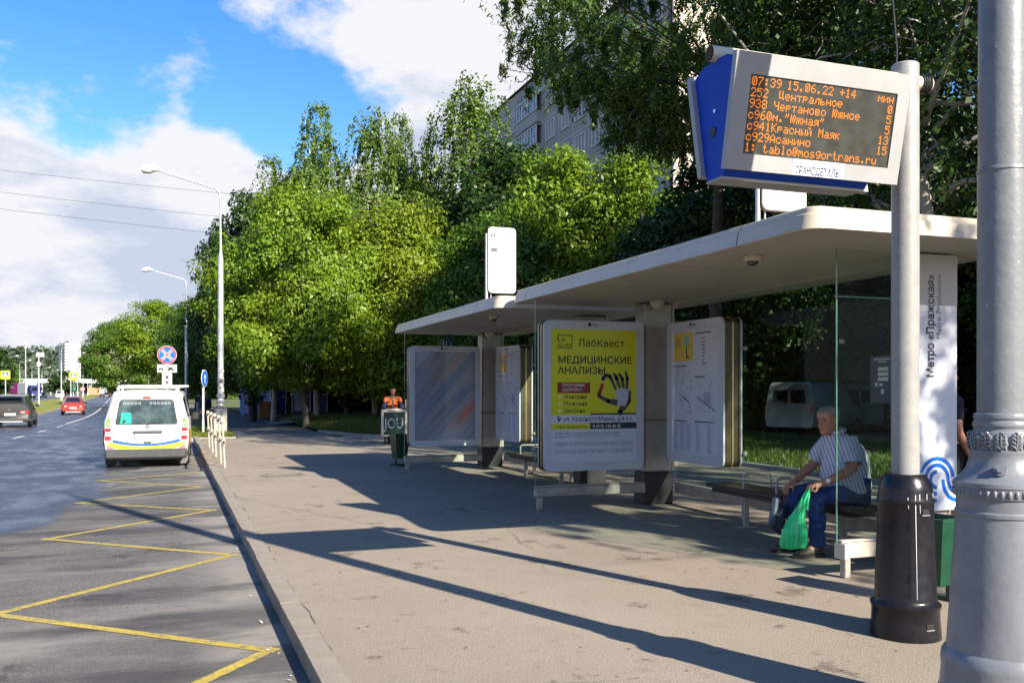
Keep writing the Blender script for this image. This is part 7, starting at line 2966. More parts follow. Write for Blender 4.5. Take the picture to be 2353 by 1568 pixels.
def seated_man():
    T = thing('person', 'seated grey haired man in striped shirt and jeans, leaning forward on the bench', 'person', (6.2, 7.4, 0))
    T.location = (0, 0, 0)
    n, e = {}, []
    n['pel'] = (6.25, 7.38, 0.60, 0.14, 0.15)
    n['sp1'] = (6.23, 7.38, 0.75, 0.15, 0.15)
    n['sp2'] = (6.21, 7.38, 0.90, 0.14, 0.15)
    n['sp3'] = (6.17, 7.385, 1.03, 0.10, 0.13)
    n['sp4'] = (6.13, 7.39, 1.115, 0.08, 0.10)
    n['neck'] = (6.075, 7.39, 1.165, 0.062)
    e += [('pel', 'sp1'), ('sp1', 'sp2'), ('sp2', 'sp3'), ('sp3', 'sp4'), ('sp4', 'neck')]
    P = head_frame((6.005, 7.385, 1.29), (-1, -0.10, 0), 1.16, R(6))
    n['nk2'] = (6.02, 7.385, 1.235, 0.06)
    e.append(('neck', 'nk2'))
    # arms
    n['ls'] = (6.13, 7.20, 1.07, 0.072)
    n['le'] = (6.09, 7.12, 0.84, 0.052)
    n['lm'] = (5.92, 7.12, 0.775, 0.050)
    n['lw'] = (5.73, 7.13, 0.705, 0.034)
    n['rs'] = (6.16, 7.57, 1.06, 0.072)
    n['re'] = (6.04, 7.66, 0.83, 0.052)
    n['rm'] = (5.92, 7.64, 0.765, 0.048)
    n['rw'] = (5.79, 7.60, 0.695, 0.033)
    e += [('sp3', 'ls'), ('ls', 'le'), ('le', 'lm'), ('lm', 'lw'), ('sp3', 'rs'), ('rs', 're'), ('re', 'rm'), ('rm', 'rw')]
    # left hand: closed round the handles of the bag
    add_hand(n, e, 'l', 'lw', (5.655, 7.14, 0.685), None, 1, [
        [(5.61, 7.105, 0.69), (5.585, 7.10, 0.665), (5.60, 7.105, 0.64), (5.622, 7.11, 0.645)],
        [(5.605, 7.128, 0.692), (5.575, 7.125, 0.662), (5.59, 7.128, 0.633), (5.615, 7.132, 0.638)],
        [(5.605, 7.152, 0.69), (5.577, 7.152, 0.66), (5.592, 7.152, 0.632), (5.616, 7.153, 0.637)],
        [(5.61, 7.174, 0.685), (5.588, 7.176, 0.658), (5.60, 7.174, 0.636), (5.62, 7.172, 0.64)],
        [(5.65, 7.10, 0.665), (5.625, 7.088, 0.645), (5.60, 7.092, 0.635)]])
    # right hand hanging over the knee
    add_hand(n, e, 'r', 'rw', (5.725, 7.575, 0.665), None, -1, [
        [(5.68, 7.545, 0.65), (5.65, 7.535, 0.62), (5.64, 7.532, 0.585), (5.645, 7.532, 0.558)],
        [(5.675, 7.567, 0.648), (5.643, 7.563, 0.612), (5.635, 7.561, 0.573), (5.642, 7.561, 0.545)],
        [(5.678, 7.59, 0.645), (5.65, 7.592, 0.61), (5.643, 7.592, 0.574), (5.65, 7.592, 0.548)],
        [(5.685, 7.612, 0.642), (5.662, 7.618, 0.612), (5.656, 7.62, 0.585), (5.662, 7.62, 0.563)],
        [(5.715, 7.535, 0.645), (5.69, 7.512, 0.62), (5.675, 7.508, 0.595)]])
    # legs
    for s, k in ((-1, 'l'), (1, 'r')):
        yk = 7.38 + s * 0.17
        n[k + 'h'] = (6.20, 7.38 + s * 0.11, 0.565, 0.098)
        n[k + 't'] = (5.95, 7.38 + s * 0.145, 0.575, 0.082)
        n[k + 'k'] = (5.715, yk, 0.565, 0.064)
        n[k + 'c'] = (5.735, yk, 0.38, 0.06)
        n[k + 'a'] = (5.745, yk, 0.10, 0.04)
        n[k + 'o'] = (5.60, yk - 0.0, 0.045, 0.036)
        e += [('pel', k + 'h'), (k + 'h', k + 't'), (k + 't', k + 'k'), (k + 'k', k + 'c'), (k + 'c', k + 'a'), (k + 'a', k + 'o')]
    body = skin_mesh('body', n, e, 'pel', SKIN, T)
    add_head(body, P, T, mat('hair_grey', (0.30, 0.27, 0.25), 0.8, col2=(0.15, 0.125, 0.11), nscale=16, bump=1.0, bscale=90))
    # shirt: a loose cloth tube over the trunk with two short sleeves
    SH = shirt_mat()
    prof = [(0.585, 6.235, 0.225, 0.225), (0.62, 6.228, 0.235, 0.228), (0.70, 6.215, 0.245, 0.230), (0.78, 6.212, 0.243, 0.228), (0.86, 6.208, 0.232, 0.226), (0.94, 6.198, 0.212, 0.222), (1.01, 6.18, 0.185, 0.216), (1.07, 6.152, 0.150, 0.198),
            (1.11, 6.13, 0.122, 0.168), (1.14, 6.11, 0.098, 0.122), (1.162, 6.095, 0.083, 0.090), (1.185, 6.085, 0.078, 0.082)]
    rings = []
    for (z, x, a_, b_) in prof:
        lean_ = 0.28 * max(0, z - 0.6)
        rings.append(((x, 7.385, z), (-a_ * math.cos(lean_), 0, -a_ * math.sin(lean_) * 0.9), (0, b_, 0)))
    # finer rings for folds
    fine = []
    for i in range(len(rings) - 1):
        for q in range(3):
            t = q / 3
            fine.append(tuple(Vector(rings[i][k]).lerp(Vector(rings[i + 1][k]), t) for k in range(3)))
    fine.append(tuple(Vector(v) for v in rings[-1]))
    mb = MB()
    V, F = ring_cloth(fine, 56, 3, 0.022)
    mb.add(V, F)
    for (p0, p1, p2, sd) in (((6.145, 7.25, 1.09), (6.125, 7.165, 0.985), (6.10, 7.135, 0.885), 5), ((6.16, 7.52, 1.085), (6.10, 7.62, 0.965), (6.06, 7.655, 0.875), 8)):
        p0, p1, p2 = Vector(p0), Vector(p1), Vector(p2)
        rr = []
        for i in range(10):
            t = i / 9
            c = p0.lerp(p1, t).lerp(p1.lerp(p2, t), t)
            d = (p1 - p0).lerp(p2 - p1, t).normalized()
            a_ = d.cross(Vector((0, 1, 0))).normalized()
            b_ = d.cross(a_).normalized()
            r_ = 0.095 + 0.004 * math.sin(t * 5) - 0.004 * t
            rr.append((c, a_ * r_, b_ * r_ * 0.95))
        V, F = ring_cloth(rr, 28, sd, 0.05)
        mb.add(V, F)
    shirt = mb.build('shirt', SH, T, smooth=60)
    crumple(shirt, 0.012, 5.5, 2, (1, 1, 0.55))
    mb = MB()
    pts = []
    for k in range(15):
        a = R(28 + 304 * k / 14) + math.pi
        pts.append((6.088 + 0.085 * math.cos(a), 7.385 + 0.088 * math.sin(a), 1.183 + 0.022 * math.cos(a)))
    mb.tube(pts, [0.012] + [0.022] * 13 + [0.012], 8)
    mb.build('collar', SH, shirt, smooth=60)
    mb = MB()
    for k in range(4):
        z = 1.06 - 0.09 * k
        x = float(np.interp(z, [p[0] for p in prof], [p[1] - p[2] for p in prof])) - 0.006
        mb.tube([(x, 7.38, z - 0.1 * (1.1 - z) * 0), (x - 0.006, 7.38, z)], 0.007, 8)
    mb.build('button', M['plate_white'], shirt)
    # jeans
    nj, ej = {}, []
    nj['pel'] = (6.27, 7.38, 0.595, 0.165, 0.185)
    for k in 'lr':
        for q, d in (('h', 0.018), ('t', 0.022), ('k', 0.022), ('c', 0.026), ('a', 0.034)):
            v = n[k + q]
            nj[k + q] = (v[0], v[1], v[2] + (0.02 if q == 'a' else 0), v[3] + d)
        nj[k + 'b'] = (n[k + 'a'][0] + 0.005, n[k + 'a'][1], 0.085, 0.07)
        ej += [('pel', k + 'h'), (k + 'h', k + 't'), (k + 't', k + 'k'), (k + 'k', k + 'c'), (k + 'c', k + 'a'), (k + 'a', k + 'b')]
    jn = skin_mesh('jeans', nj, ej, 'pel', JEANS, T, 3)
    crumple(jn, 0.02, 9, 5, (1, 1, 1.7))
    SHOE = mat('shoe_brown', (0.075, 0.062, 0.048), 0.55, col2=(0.05, 0.04, 0.032), nscale=14)
    for s in (-1, 1):
        yk = 7.38 + s * 0.17
        sn = {'a': (5.77, yk, 0.055, 0.045, 0.05), 'b': (5.68, yk, 0.055, 0.045, 0.05), 'c': (5.57, yk, 0.042, 0.05, 0.036), 'd': (5.49, yk, 0.036, 0.04, 0.028)}
        sh_ = skin_mesh('shoe', sn, [('a', 'b'), ('b', 'c'), ('c', 'd')], 'b', SHOE, T)
        mb = MB()
        mb.prism([(5.455, yk - 0.02), (5.50, yk - 0.048), (5.60, yk - 0.05), (5.70, yk - 0.042), (5.80, yk - 0.042), (5.825, yk), (5.80, yk + 0.042), (5.70, yk + 0.042), (5.60, yk + 0.05), (5.50, yk + 0.048), (5.455, yk + 0.02)], 0.0, 0.022, 'z')
        mb.build('sole', mat('sole_dark', (0.03, 0.028, 0.025), 0.7), sh_)
    mb = MB()
    w0, w1 = Vector((5.775, 7.128, 0.723)), Vector((5.75, 7.129, 0.712))
    mb.tube([w0, w1], 0.042, 16)
    wt = mb.build('watch', mat('watch_strap', (0.5, 0.5, 0.45), 0.3, metal=0.6), T, smooth=50)
    mb = MB()
    mb.tube([(5.762, 7.092, 0.735), (5.76, 7.078, 0.738)], 0.022, 16)
    mb.build('dial', mat('watch_dial', (0.75, 0.75, 0.75), 0.2), wt, smooth=50)
    return T


seated_man()

# green carrier bag held at the man's knee
bagm = mat('bag_green', (0.02, 0.52, 0.17), 0.35, col2=(0.03, 0.62, 0.24), nscale=9, bump=0.7, bscale=14)
GB = thing('carrier_bag', 'bright green plastic carrier bag hanging from the seated man\'s hand', 'bag', (0, 0, 0))
mb = MB()
bagr = [(0.112, 0.10, 0.05, 0.0), (0.118, 0.118, 0.06, 0.0), (0.15, 0.132, 0.068, 0.0), (0.19, 0.138, 0.072, 0.004), (0.24, 0.130, 0.070, 0.006), (0.29, 0.118, 0.064, 0.012), (0.34, 0.100, 0.055, 0.022), (0.39, 0.084, 0.046, 0.036), (0.44, 0.066, 0.036, 0.055), (0.48, 0.05, 0.03, 0.075), (0.52, 0.034, 0.022, 0.095), (0.56, 0.02, 0.014, 0.115)]
V, F = [], []
nb = 26
rnd = random.Random(5)
for i, (z, rx, ry, sh) in enumerate(bagr):
    for k in range(nb):
        a = 2 * math.pi * k / nb
        w = 1 + 0.10 * math.sin(k * 2.9 + i * 0.8) + rnd.uniform(-0.09, 0.09) * (1 if i > 1 else 0.4)
        V.append((5.405 + sh + rx * math.cos(a) * w, 7.13 + ry * math.sin(a) * w, z + (0.016 * math.sin(k * 1.7 + i * 2) if i > 1 else 0.004 * math.sin(k))))
for i in range(len(bagr) - 1):
    for k in range(nb):
        p = [i * nb + k, i * nb + (k + 1) % nb, (i + 1) * nb + (k + 1) % nb, (i + 1) * nb + k]
        if (i + k) % 2:
            F += [(p[0], p[1], p[2]), (p[0], p[2], p[3])]
        else:
            F += [(p[0], p[1], p[3]), (p[1], p[2], p[3])]
F.append(tuple(reversed(range(nb))))
mb.add(V, F)
mb.build('sack', bagm, GB, smooth=24)
for s in (-1, 1):
    mb = MB()
    mb.tube([(5.47, 7.13 + s * 0.02, 0.46), (5.525, 7.13 + s * 0.02, 0.58), (5.585, 7.135 + s * 0.012, 0.665), (5.60, 7.14, 0.665), (5.575, 7.14 + s * 0.01, 0.6), (5.53, 7.13 + s * 0.028, 0.47)], [0.02, 0.013, 0.007, 0.007, 0.013, 0.02], 6)
    mb.build('handle', bagm, GB, smooth=60)

# dark blue briefcase leaning against the far knee
BC = thing('briefcase', 'dark blue grey bag with bright studs held between the man\'s knees', 'bag', (5.50, 7.50, 0.17), R(35))
mb = MB()
rotb = Matrix.Rotation(R(24), 3, 'Y')
mb.box((0, 0, 0.19), (0.32, 0.07, 0.30), 0.02, rot=rotb)
mb.build('case', mat('case_blue', (0.035, 0.045, 0.085), 0.55, col2=(0.05, 0.06, 0.1), nscale=6), BC)
mb = MB()
mb.tube([rotb @ Vector(p) + Vector((0, 0, 0.19)) for p in ((-0.06, 0, 0.15), (-0.05, 0, 0.2), (0.05, 0, 0.2), (0.06, 0, 0.15))], 0.012, 8)
mb.build('handle', M['black_base'], BC, smooth=50)
for (x, z) in ((-0.12, -0.02), (0.06, -0.12)):
    mb = MB()
    c = rotb @ Vector((x, -0.037, z)) + Vector((0, 0, 0.19))
    mb.box(c, (0.022, 0.006, 0.022), 0.002)
    mb.build('stud', M['plate_white'], BC)


def standing(name, label, loc, face_deg, h, top_m, leg_m, hair_m, arms, lean=0.0, bare_arm=True, cat='person', bare_leg=False):
    """A standing figure; local forward = -y. arms: list of two [elbow, wrist, hand] offsets for right (x<0 side) and left."""
    T = thing(name, label, cat, loc, R(face_deg))
    s = h / 1.78
    n, e = {}, []

    def L_(z, f=0.0):
        return -lean * max(0, z - 0.95) - f
    n['pel'] = (0, 0.0, 0.95, 0.13, 0.155)
    n['sp1'] = (0, L_(1.12), 1.12, 0.115, 0.15)
    n['sp2'] = (0, L_(1.28), 1.28, 0.12, 0.165)
    n['sp3'] = (0, L_(1.42), 1.42, 0.09, 0.12)
    n['neck'] = (0, L_(1.50), 1.50, 0.052)
    e += [('pel', 'sp1'), ('sp1', 'sp2'), ('sp2', 'sp3'), ('sp3', 'neck')]
    P = head_frame((0, L_(1.62, 0.02) * s, 1.635 * s), (0, -1, 0), s, R(14) if lean else 0)
    n['nk2'] = (0, L_(1.56), 1.565, 0.05)
    e.append(('neck', 'nk2'))
    for sg, k, A in ((-1, 'r', arms[0]), (1, 'l', arms[1])):
        n[k + 's'] = (sg * 0.175, L_(1.40), 1.40, 0.058)
        n[k + 'e'] = (*A[0], 0.042)
        n[k + 'w'] = (*A[1], 0.029)
        e += [('sp3', k + 's'), (k + 's', k + 'e'), (k + 'e', k + 'w')]
        w, hd = Vector(A[1]), Vector(A[2])
        d = (hd - w).normalized()
        side = d.cross(Vector((0, 0, 1)))
        side = side.normalized() if side.length > 0.1 else Vector((1, 0, 0))
        palm = w + d * 0.055
        fs = []
        for q in (-1.5, -0.5, 0.5, 1.5):
            b = palm + side * q * 0.018 + d * 0.04
            ln = 0.028 - 0.003 * abs(q)
            fs.append([tuple(b), tuple(b + d * ln - Vector((0, 0, 0.012))), tuple(b + d * ln * 1.5 - Vector((0, 0, 0.035)))])
        tb_ = palm - side * sg * 0.035
        fs.append([tuple(tb_ + d * 0.01), tuple(tb_ + d * 0.035 - side * sg * 0.008)])
        add_hand(n, e, k, k + 'w', tuple(palm), None, sg, fs)
        n[k + 'h'] = (sg * 0.095, 0.01, 0.88, 0.095)
        n[k + 'k'] = (sg * 0.11, -0.015, 0.49, 0.062)
        n[k + 'c'] = (sg * 0.115, 0.01, 0.33, 0.056)
        n[k + 'a'] = (sg * 0.12, 0.02, 0.085, 0.036)
        n[k + 'o'] = (sg * 0.13, -0.13, 0.04, 0.034)
        e += [('pel', k + 'h'), (k + 'h', k + 'k'), (k + 'k', k + 'c'), (k + 'c', k + 'a'), (k + 'a', k + 'o')]
    n = {k: tuple(x * s for x in v) for k, v in n.items()}
    bd = skin_mesh('body', n, e, 'pel', SKIN, T)
    add_head(bd, P, T, hair_m)
    ns, es = {}, []
    for k in ('pel', 'sp1', 'sp2', 'sp3'):
        v = n[k]
        ns[k] = (v[0], v[1], v[2] + (0.0 if k != 'pel' else -0.03), v[3] + 0.028, v[4] + 0.03)
    for k in 'rl':
        a, b = Vector(n[k + 's'][:3]), Vector(n[k + 'e'][:3])
        ns[k + 's'] = (*a, 0.083)
        ns[k + 'm'] = (*(a + (b - a) * (0.75 if bare_arm else 1.0)), 0.068)
        es += [('sp3', k + 's'), (k + 's', k + 'm')]
        if not bare_arm:
            c = Vector(n[k + 'w'][:3])
            ns[k + 'q'] = (*(b + (c - b) * 0.92), 0.044)
            es.append((k + 'm', k + 'q'))
    es += [('pel', 'sp1'), ('sp1', 'sp2'), ('sp2', 'sp3')]
    top = skin_mesh('top', ns, es, 'sp1', top_m, T)
    nj, ej = {'pel': (n['pel'][0], n['pel'][1], n['pel'][2] - 0.02, n['pel'][3] + 0.022, n['pel'][4] + 0.022)}, []
    for k in 'rl':
        qs = ('h', 'k') if bare_leg else ('h', 'k', 'c', 'a')
        prev = 'pel'
        for q in qs:
            v = n[k + q]
            nj[k + q] = (v[0], v[1], v[2], v[3] + 0.025)
            ej.append((prev, k + q))
            prev = k + q
    skin_mesh('trousers', nj, ej, 'pel', leg_m, T)
    for sg in (-1, 1):
        x = sg * 0.125 * s
        sn = {'a': (x, 0.05, 0.05, 0.045), 'b': (x, -0.04, 0.055, 0.048), 'c': (x, -0.13, 0.042, 0.042), 'd': (x, -0.19, 0.036, 0.034)}
        skin_mesh('shoe', sn, [('a', 'b'), ('b', 'c'), ('c', 'd')], 'b', M['black_print'], T)
    return T, top


NAVY = mat('navy_cloth', (0.012, 0.018, 0.055), 0.85)
HAIRD = mat('hair_dark', (0.015, 0.012, 0.01), 0.7)
OR = mat('orange_cloth', (0.75, 0.16, 0.015), 0.75, col2=(0.62, 0.11, 0.01), nscale=6)
tr = mat('trouser_dark', (0.012, 0.013, 0.02), 0.85)
C, ctop = standing('person', 'street cleaner in an orange vest over dark sleeves, pushing a cart', (6.28, 28.1, gz(28)), -10, 1.74, NAVY, tr, HAIRD,
                   [[(-0.30, -0.22, 1.10), (-0.16, -0.46, 1.0), (-0.13, -0.52, 0.99)], [(0.30, -0.22, 1.10), (0.16, -0.46, 1.0), (0.13, -0.52, 0.99)]], lean=0.42, bare_arm=False)
# the vest: orange shell over the dark top
vn = {'a': (0, -0.02, 0.98, 0.165, 0.19), 'b': (0, -0.07, 1.10, 0.16, 0.19), 'c': (0, -0.14, 1.26, 0.165, 0.205), 'd': (0, -0.19, 1.37, 0.125, 0.165), 'l': (0.19, -0.19, 1.365, 0.098), 'r': (-0.19, -0.19, 1.365, 0.098), 'l2': (0.265, -0.20, 1.24, 0.09), 'r2': (-0.265, -0.20, 1.24, 0.09)}
skin_mesh('vest', vn, [('a', 'b'), ('b', 'c'), ('c', 'd'), ('d', 'l'), ('d', 'r'), ('l', 'l2'), ('r', 'r2')], 'b', OR, C)
mb = MB()
mb.box((0, -0.345, 1.17), (0.05, 0.012, 0.34), 0.004, rot=Matrix.Rotation(R(-20), 3, 'X'))
mb.build('zip', M['black_print'], C)
mb = MB()
for z, y in ((1.06, -0.062),):
    mb.lathe([(0.185, z - 0.022), (0.185, z + 0.022)], (0, y, 0), 20)
mb.build('reflective_band', mat('band_silver', (0.6, 0.6, 0.55), 0.4), C)

# cart with a dark green lettered board
K = thing('cart', 'cleaner\'s cart with pale frame and a dark green lettered front', 'cart', (6.12, 27.2, gz(27)), R(-10))
FRM = mat('cart_cream', (0.66, 0.6, 0.5), 0.5, col2=(0.52, 0.45, 0.35), nscale=6)
mb = MB()
mb.box((0, 0, 0.62), (0.66, 0.5, 0.70), 0.015)
bx_ = mb.build('tub', mat('cart_green', (0.012, 0.05, 0.03), 0.5), K)
mb = MB()
for (c, s_) in (((-0.35, -0.27, 0.64), (0.07, 0.05, 0.8)), ((0.35, -0.27, 0.64), (0.07, 0.05, 0.8)), ((0, -0.27, 1.0), (0.77, 0.05, 0.07)), ((0, -0.27, 0.27), (0.77, 0.05, 0.05)), ((-0.35, 0.27, 0.64), (0.05, 0.05, 0.8)), ((0.35, 0.27, 0.64), (0.05, 0.05, 0.8))):
    mb.box(c, s_, 0.008)
mb.build('frame', FRM, K)
text('JOU', -0.29, 0.48, 0.44, mat('cart_letter', (0.6, 0.62, 0.52), 0.5), K, -0.254, width=0.57, bold=0.012)
text('JOU', -0.262, 0.51, 0.36, mat('cart_green', (0.012, 0.05, 0.03), 0.5), K, -0.2545, width=0.51, bold=-0.02)
mb = MB()
mb.tube([(-0.3, 0.27, 1.0), (-0.22, 0.42, 1.03), (0.22, 0.42, 1.03), (0.3, 0.27, 1.0)], 0.018, 8)
mb.build('handle', FRM, K, smooth=50)
mb = MB()
mb.tube([(0.36, 0.2, 0.3), (0.37, 0.2, 1.35)], 0.014, 6)
mb.build('broom', M['rail_metal'], K)
for sx in (-0.26, 0.26):
    for sy in (-0.16, 0.18):
        mb = MB()
        mb.lathe([(0.04, -0.02), (0.13, -0.02), (0.13, 0.02), (0.04, 0.02)], (sx, sy, 0.13), 18, axis='x')
        mb.build('wheel', M['tyre'], K, smooth=40)

ARM = [[(-0.25, 0.02, 1.12), (-0.24, -0.10, 0.90), (-0.235, -0.14, 0.82)], [(0.25, 0.0, 1.12), (0.22, -0.18, 0.98), (0.2, -0.26, 0.96)]]
W_, wt_ = standing('person', 'person in navy clothes standing behind the metro name panel', (7.14, 7.05, 0), 75, 1.9, mat('black_cloth', (0.006, 0.008, 0.02), 0.9), mat('shorts_grey', (0.02, 0.022, 0.03), 0.85), HAIRD, ARM, bare_leg=True)
mb = MB()
mb.box((0, 0.2, 1.28), (0.3, 0.16, 0.42), 0.05)
mb.build('backpack', mat('pack_grey', (0.06, 0.065, 0.08), 0.7), W_, smooth=40)
ARM2 = [[(-0.24, 0.02, 1.12), (-0.23, -0.06, 0.86), (-0.23, -0.08, 0.78)], [(0.24, 0.02, 1.12), (0.23, -0.06, 0.86), (0.23, -0.08, 0.78)]]
standing('person', 'distant walker in a dark coat beside the wrapped lamp pedestal', (1.15, 44.0, gz(44)), 20, 1.76, NAVY, tr, HAIRD, ARM2, bare_arm=False)
standing('person', 'dim walker in pale trousers far down the shaded path', (1.4, 70.0, gz(70)), 160, 1.76, tr, mat('trouser_pale', (0.4, 0.4, 0.42), 0.8), HAIRD, ARM2, bare_arm=False)

# ------------------------------------------------------------------ trees
LEAF = {
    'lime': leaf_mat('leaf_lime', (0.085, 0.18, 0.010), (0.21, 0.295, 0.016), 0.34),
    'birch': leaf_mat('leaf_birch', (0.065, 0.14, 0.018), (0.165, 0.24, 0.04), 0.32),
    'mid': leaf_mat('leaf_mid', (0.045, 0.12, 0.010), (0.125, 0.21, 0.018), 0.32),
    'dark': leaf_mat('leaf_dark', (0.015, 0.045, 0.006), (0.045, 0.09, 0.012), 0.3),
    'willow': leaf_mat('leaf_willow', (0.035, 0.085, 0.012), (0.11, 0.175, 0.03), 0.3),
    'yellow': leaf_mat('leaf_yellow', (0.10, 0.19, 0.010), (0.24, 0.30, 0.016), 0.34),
}


def envelope(kind, t):
    """Crown radius (0..1) at height fraction t."""
    if kind == 'round':
        return np.sqrt(np.clip(1 - (2 * t - 1) ** 2, 0, 1)) ** 0.8
    if kind == 'egg':
        return np.clip(np.sin(np.pi * np.clip(t, 0, 1) ** 0.75), 0, 1) ** 0.8
    if kind == 'spire':
        return np.clip((1 - t) ** 0.75 * np.minimum(1, t * 3.2 + 0.25), 0, 1)
    if kind == 'dome':
        return np.clip(np.sqrt(np.clip(1 - t ** 2.2, 0, 1)) * np.minimum(1, t * 5 + 0.55), 0, 1)
    if kind == 'vase':
        return np.interp(t, [0, 0.15, 0.34, 0.6, 0.85, 1], [0.3, 0.55, 0.9, 1.0, 0.95, 0.5])
    return np.ones_like(t)


def leaves_at(C, size, aspect, rg, droop=0.0, up=0.5, curl=0.25, out=None):
    """One bent quad (two triangles) per leaf at the points C; returns verts, quads."""
    n = len(C)
    nor = rg.normal(size=(n, 3))
    if out is None:
        nor[:, 2] = np.abs(nor[:, 2]) * 0.6 + up
    else:
        nor = nor * 0.55 + out * 1.05
        nor[:, 2] += up * 0.5
    nor /= np.linalg.norm(nor, axis=1, keepdims=True)
    d = rg.normal(size=(n, 3))
    d[:, 2] -= droop
    d -= nor * (d * nor).sum(1, keepdims=True)
    d /= np.linalg.norm(d, axis=1, keepdims=True) + 1e-9
    s = np.cross(nor, d)
    L_ = size * rg.uniform(0.5, 1.5, size=(n, 1))
    W_ = L_ * aspect
    c = C
    v0 = c - d * L_ * 0.5
    v1 = c + s * W_ * 0.5 + nor * L_ * curl * 0.3
    v2 = c + d * L_ * 0.5 - nor * L_ * curl * 0.3
    v3 = c - s * W_ * 0.5 + nor * L_ * curl * 0.3
    V = np.stack([v0, v1, v2, v3], axis=1).reshape(-1, 3)
    Q = np.arange(n * 4).reshape(-1, 4)
    return V, Q


def tree_parts(name, leafm, barkm, H, cz0, rad, kind, nclump, nleaf, lsize, aspect=0.6, seed=1, clump=0.7, droop=0.0, trunk_r=0.18, branch=16, lobes=5, strand=0.0, up=0.5, inner=0.45, squash=0.7, flip=None, trunk_top=0.8, wander=0.25):
    rg = np.random.default_rng(seed)
    rp = random.Random(seed)
    # uneven crown: a few lobes shift the outline in and out
    la = rg.uniform(0, 2 * np.pi, lobes)
    lt = rg.uniform(0.1, 0.95, lobes)
    ls = rg.uniform(-0.45, 0.34, lobes)

    def R_(t, a):
        m = np.ones_like(t)
        for A, T_, S_ in zip(la, lt, ls):
            da = np.angle(np.exp(1j * (a - A)))
            m = m + S_ * np.exp(-(da / 0.7) ** 2 - ((t - T_) / 0.2) ** 2)
        return envelope(kind, t) * m * rad
    t = rg.uniform(0.0, 1, nclump * 3)
    keep = rg.uniform(0, 1, nclump * 3) < np.clip(envelope(kind, t), 0.12, 1)
    t = t[keep][:nclump]
    nclump = len(t)
    a = rg.uniform(0, 2 * np.pi, nclump)
    f = rg.uniform(inner, 1.0, nclump) ** 0.55
    f = f * np.where(rg.uniform(0, 1, nclump) < 0.14, rg.uniform(1.05, 1.16, nclump), 1.0)   # sprays that reach out of the outline
    r_ = R_(t, a) * f
    CH = H - cz0
    cc = np.stack([np.cos(a) * r_, np.sin(a) * r_, cz0 + t * CH + rg.normal(0, 0.15, nclump)], axis=1)
    cs = clump * rg.uniform(0.4, 1.45, nclump) * np.where(f > 1.02, 0.6, 1.0)
    wgt = cs ** 2 / (cs ** 2).sum()
    cnt = np.maximum(3, (wgt * nleaf).astype(int))
    idx = np.repeat(np.arange(nclump), cnt)
    n = len(idx)
    off = rg.normal(size=(n, 3))
    # leaves sit on twigs: shell-like clumps with gaps between them
    off /= np.linalg.norm(off, axis=1, keepdims=True) + 1e-9
    off *= (rg.uniform(0, 1, (n, 1)) ** 0.35)
    off[:, 2] *= squash
    P_ = cc[idx] + off * cs[idx][:, None]
    if strand:
        # hanging strands
        k = rg.integers(0, 9, n)
        sa = (idx * 7.13 + k * 2.1) % (2 * np.pi)
        sr = cs[idx] * (0.25 + 0.75 * ((idx * 3.7 + k * 5.3) % 1.0))
        ln = strand * (0.4 + ((idx * 1.9 + k * 0.77) % 1.0))
        u = rg.uniform(0, 1, n)
        base = cc[idx] + np.stack([np.cos(sa) * sr, np.sin(sa) * sr, np.zeros(n)], axis=1)
        hang = base + np.stack([np.cos(sa) * 0.25 * ln * u ** 0.6, np.sin(sa) * 0.25 * ln * u ** 0.6, -ln * u ** 1.4], axis=1) + rg.normal(0, 0.05, (n, 3))
        sel = rg.uniform(0, 1, n) < 0.75
        P_[sel] = hang[sel]
    P_[:, 2] = np.maximum(P_[:, 2], 0.25)
    # leaves face away from the middle of their spray and of the crown
    ctr = np.array([0, 0, cz0 + CH * 0.45])
    far_ = P_ - ctr
    far_ /= np.linalg.norm(far_, axis=1, keepdims=True) + 1e-9
    near_ = P_ - cc[idx]
    near_ /= np.linalg.norm(near_, axis=1, keepdims=True) + 1e-9
    V, Q = leaves_at(P_, lsize, aspect, rg, droop, up, out=near_ * np.array([0.7, 0.7, 0.55]) + np.stack([far_[:, 0] * 0.5, far_[:, 1] * 0.5, np.clip(far_[:, 2], -0.05, 1) * 0.5 + 0.12], axis=1))
    # trunk and limbs
    mb = MB()
    pts, rr_ = [], []
    wx = wy = 0.0
    top = cz0 + CH * trunk_top
    N_ = 8
    for i in range(N_ + 1):
        q = i / N_
        pts.append((wx, wy, top * q - (0.3 if i == 0 else 0)))
        rr_.append(trunk_r * (1 - q) ** 0.8 + 0.015 + (trunk_r * 0.35 if i == 0 else 0))
        wx += rp.uniform(-wander, wander) * H / 14
        wy += rp.uniform(-wander, wander) * H / 14
    mb.tube(pts, rr_, 9)
    order = np.argsort(-cs)[:branch]
    for ci in order:
        c = Vector(cc[ci])
        q = max(0.18, min(0.92, (c.z - 0.35 * (c.xy.length)) / top))
        i = min(N_ - 1, int(q * N_))
        p0 = Vector(pts[i]).lerp(Vector(pts[i + 1]), q * N_ - i)
        r0 = max(0.02, rr_[i] * 0.5)
        m1 = p0.lerp(c, 0.4) + Vector((rp.uniform(-.2, .2), rp.uniform(-.2, .2), rp.uniform(0.0, 0.4)))
        m2 = p0.lerp(c, 0.75) + Vector((rp.uniform(-.2, .2), rp.uniform(-.2, .2), rp.uniform(0.0, 0.3)))
        mb.tube([p0, m1, m2, c], [r0, r0 * 0.7, r0 * 0.45, 0.012], 6, caps=False)
        for _ in range(3):
            d = Vector((rp.gauss(0, 1), rp.gauss(0, 1), rp.gauss(0.2, 0.6))) * float(cs[ci]) * 0.7
            mb.tube([m2.lerp(c, 0.5), m2.lerp(c, 0.5) + d * 0.5 + Vector((0, 0, .05)), c + d], [r0 * 0.3, 0.012, 0.006], 4, caps=False)
    return mb, V, Q


PROTO = {}


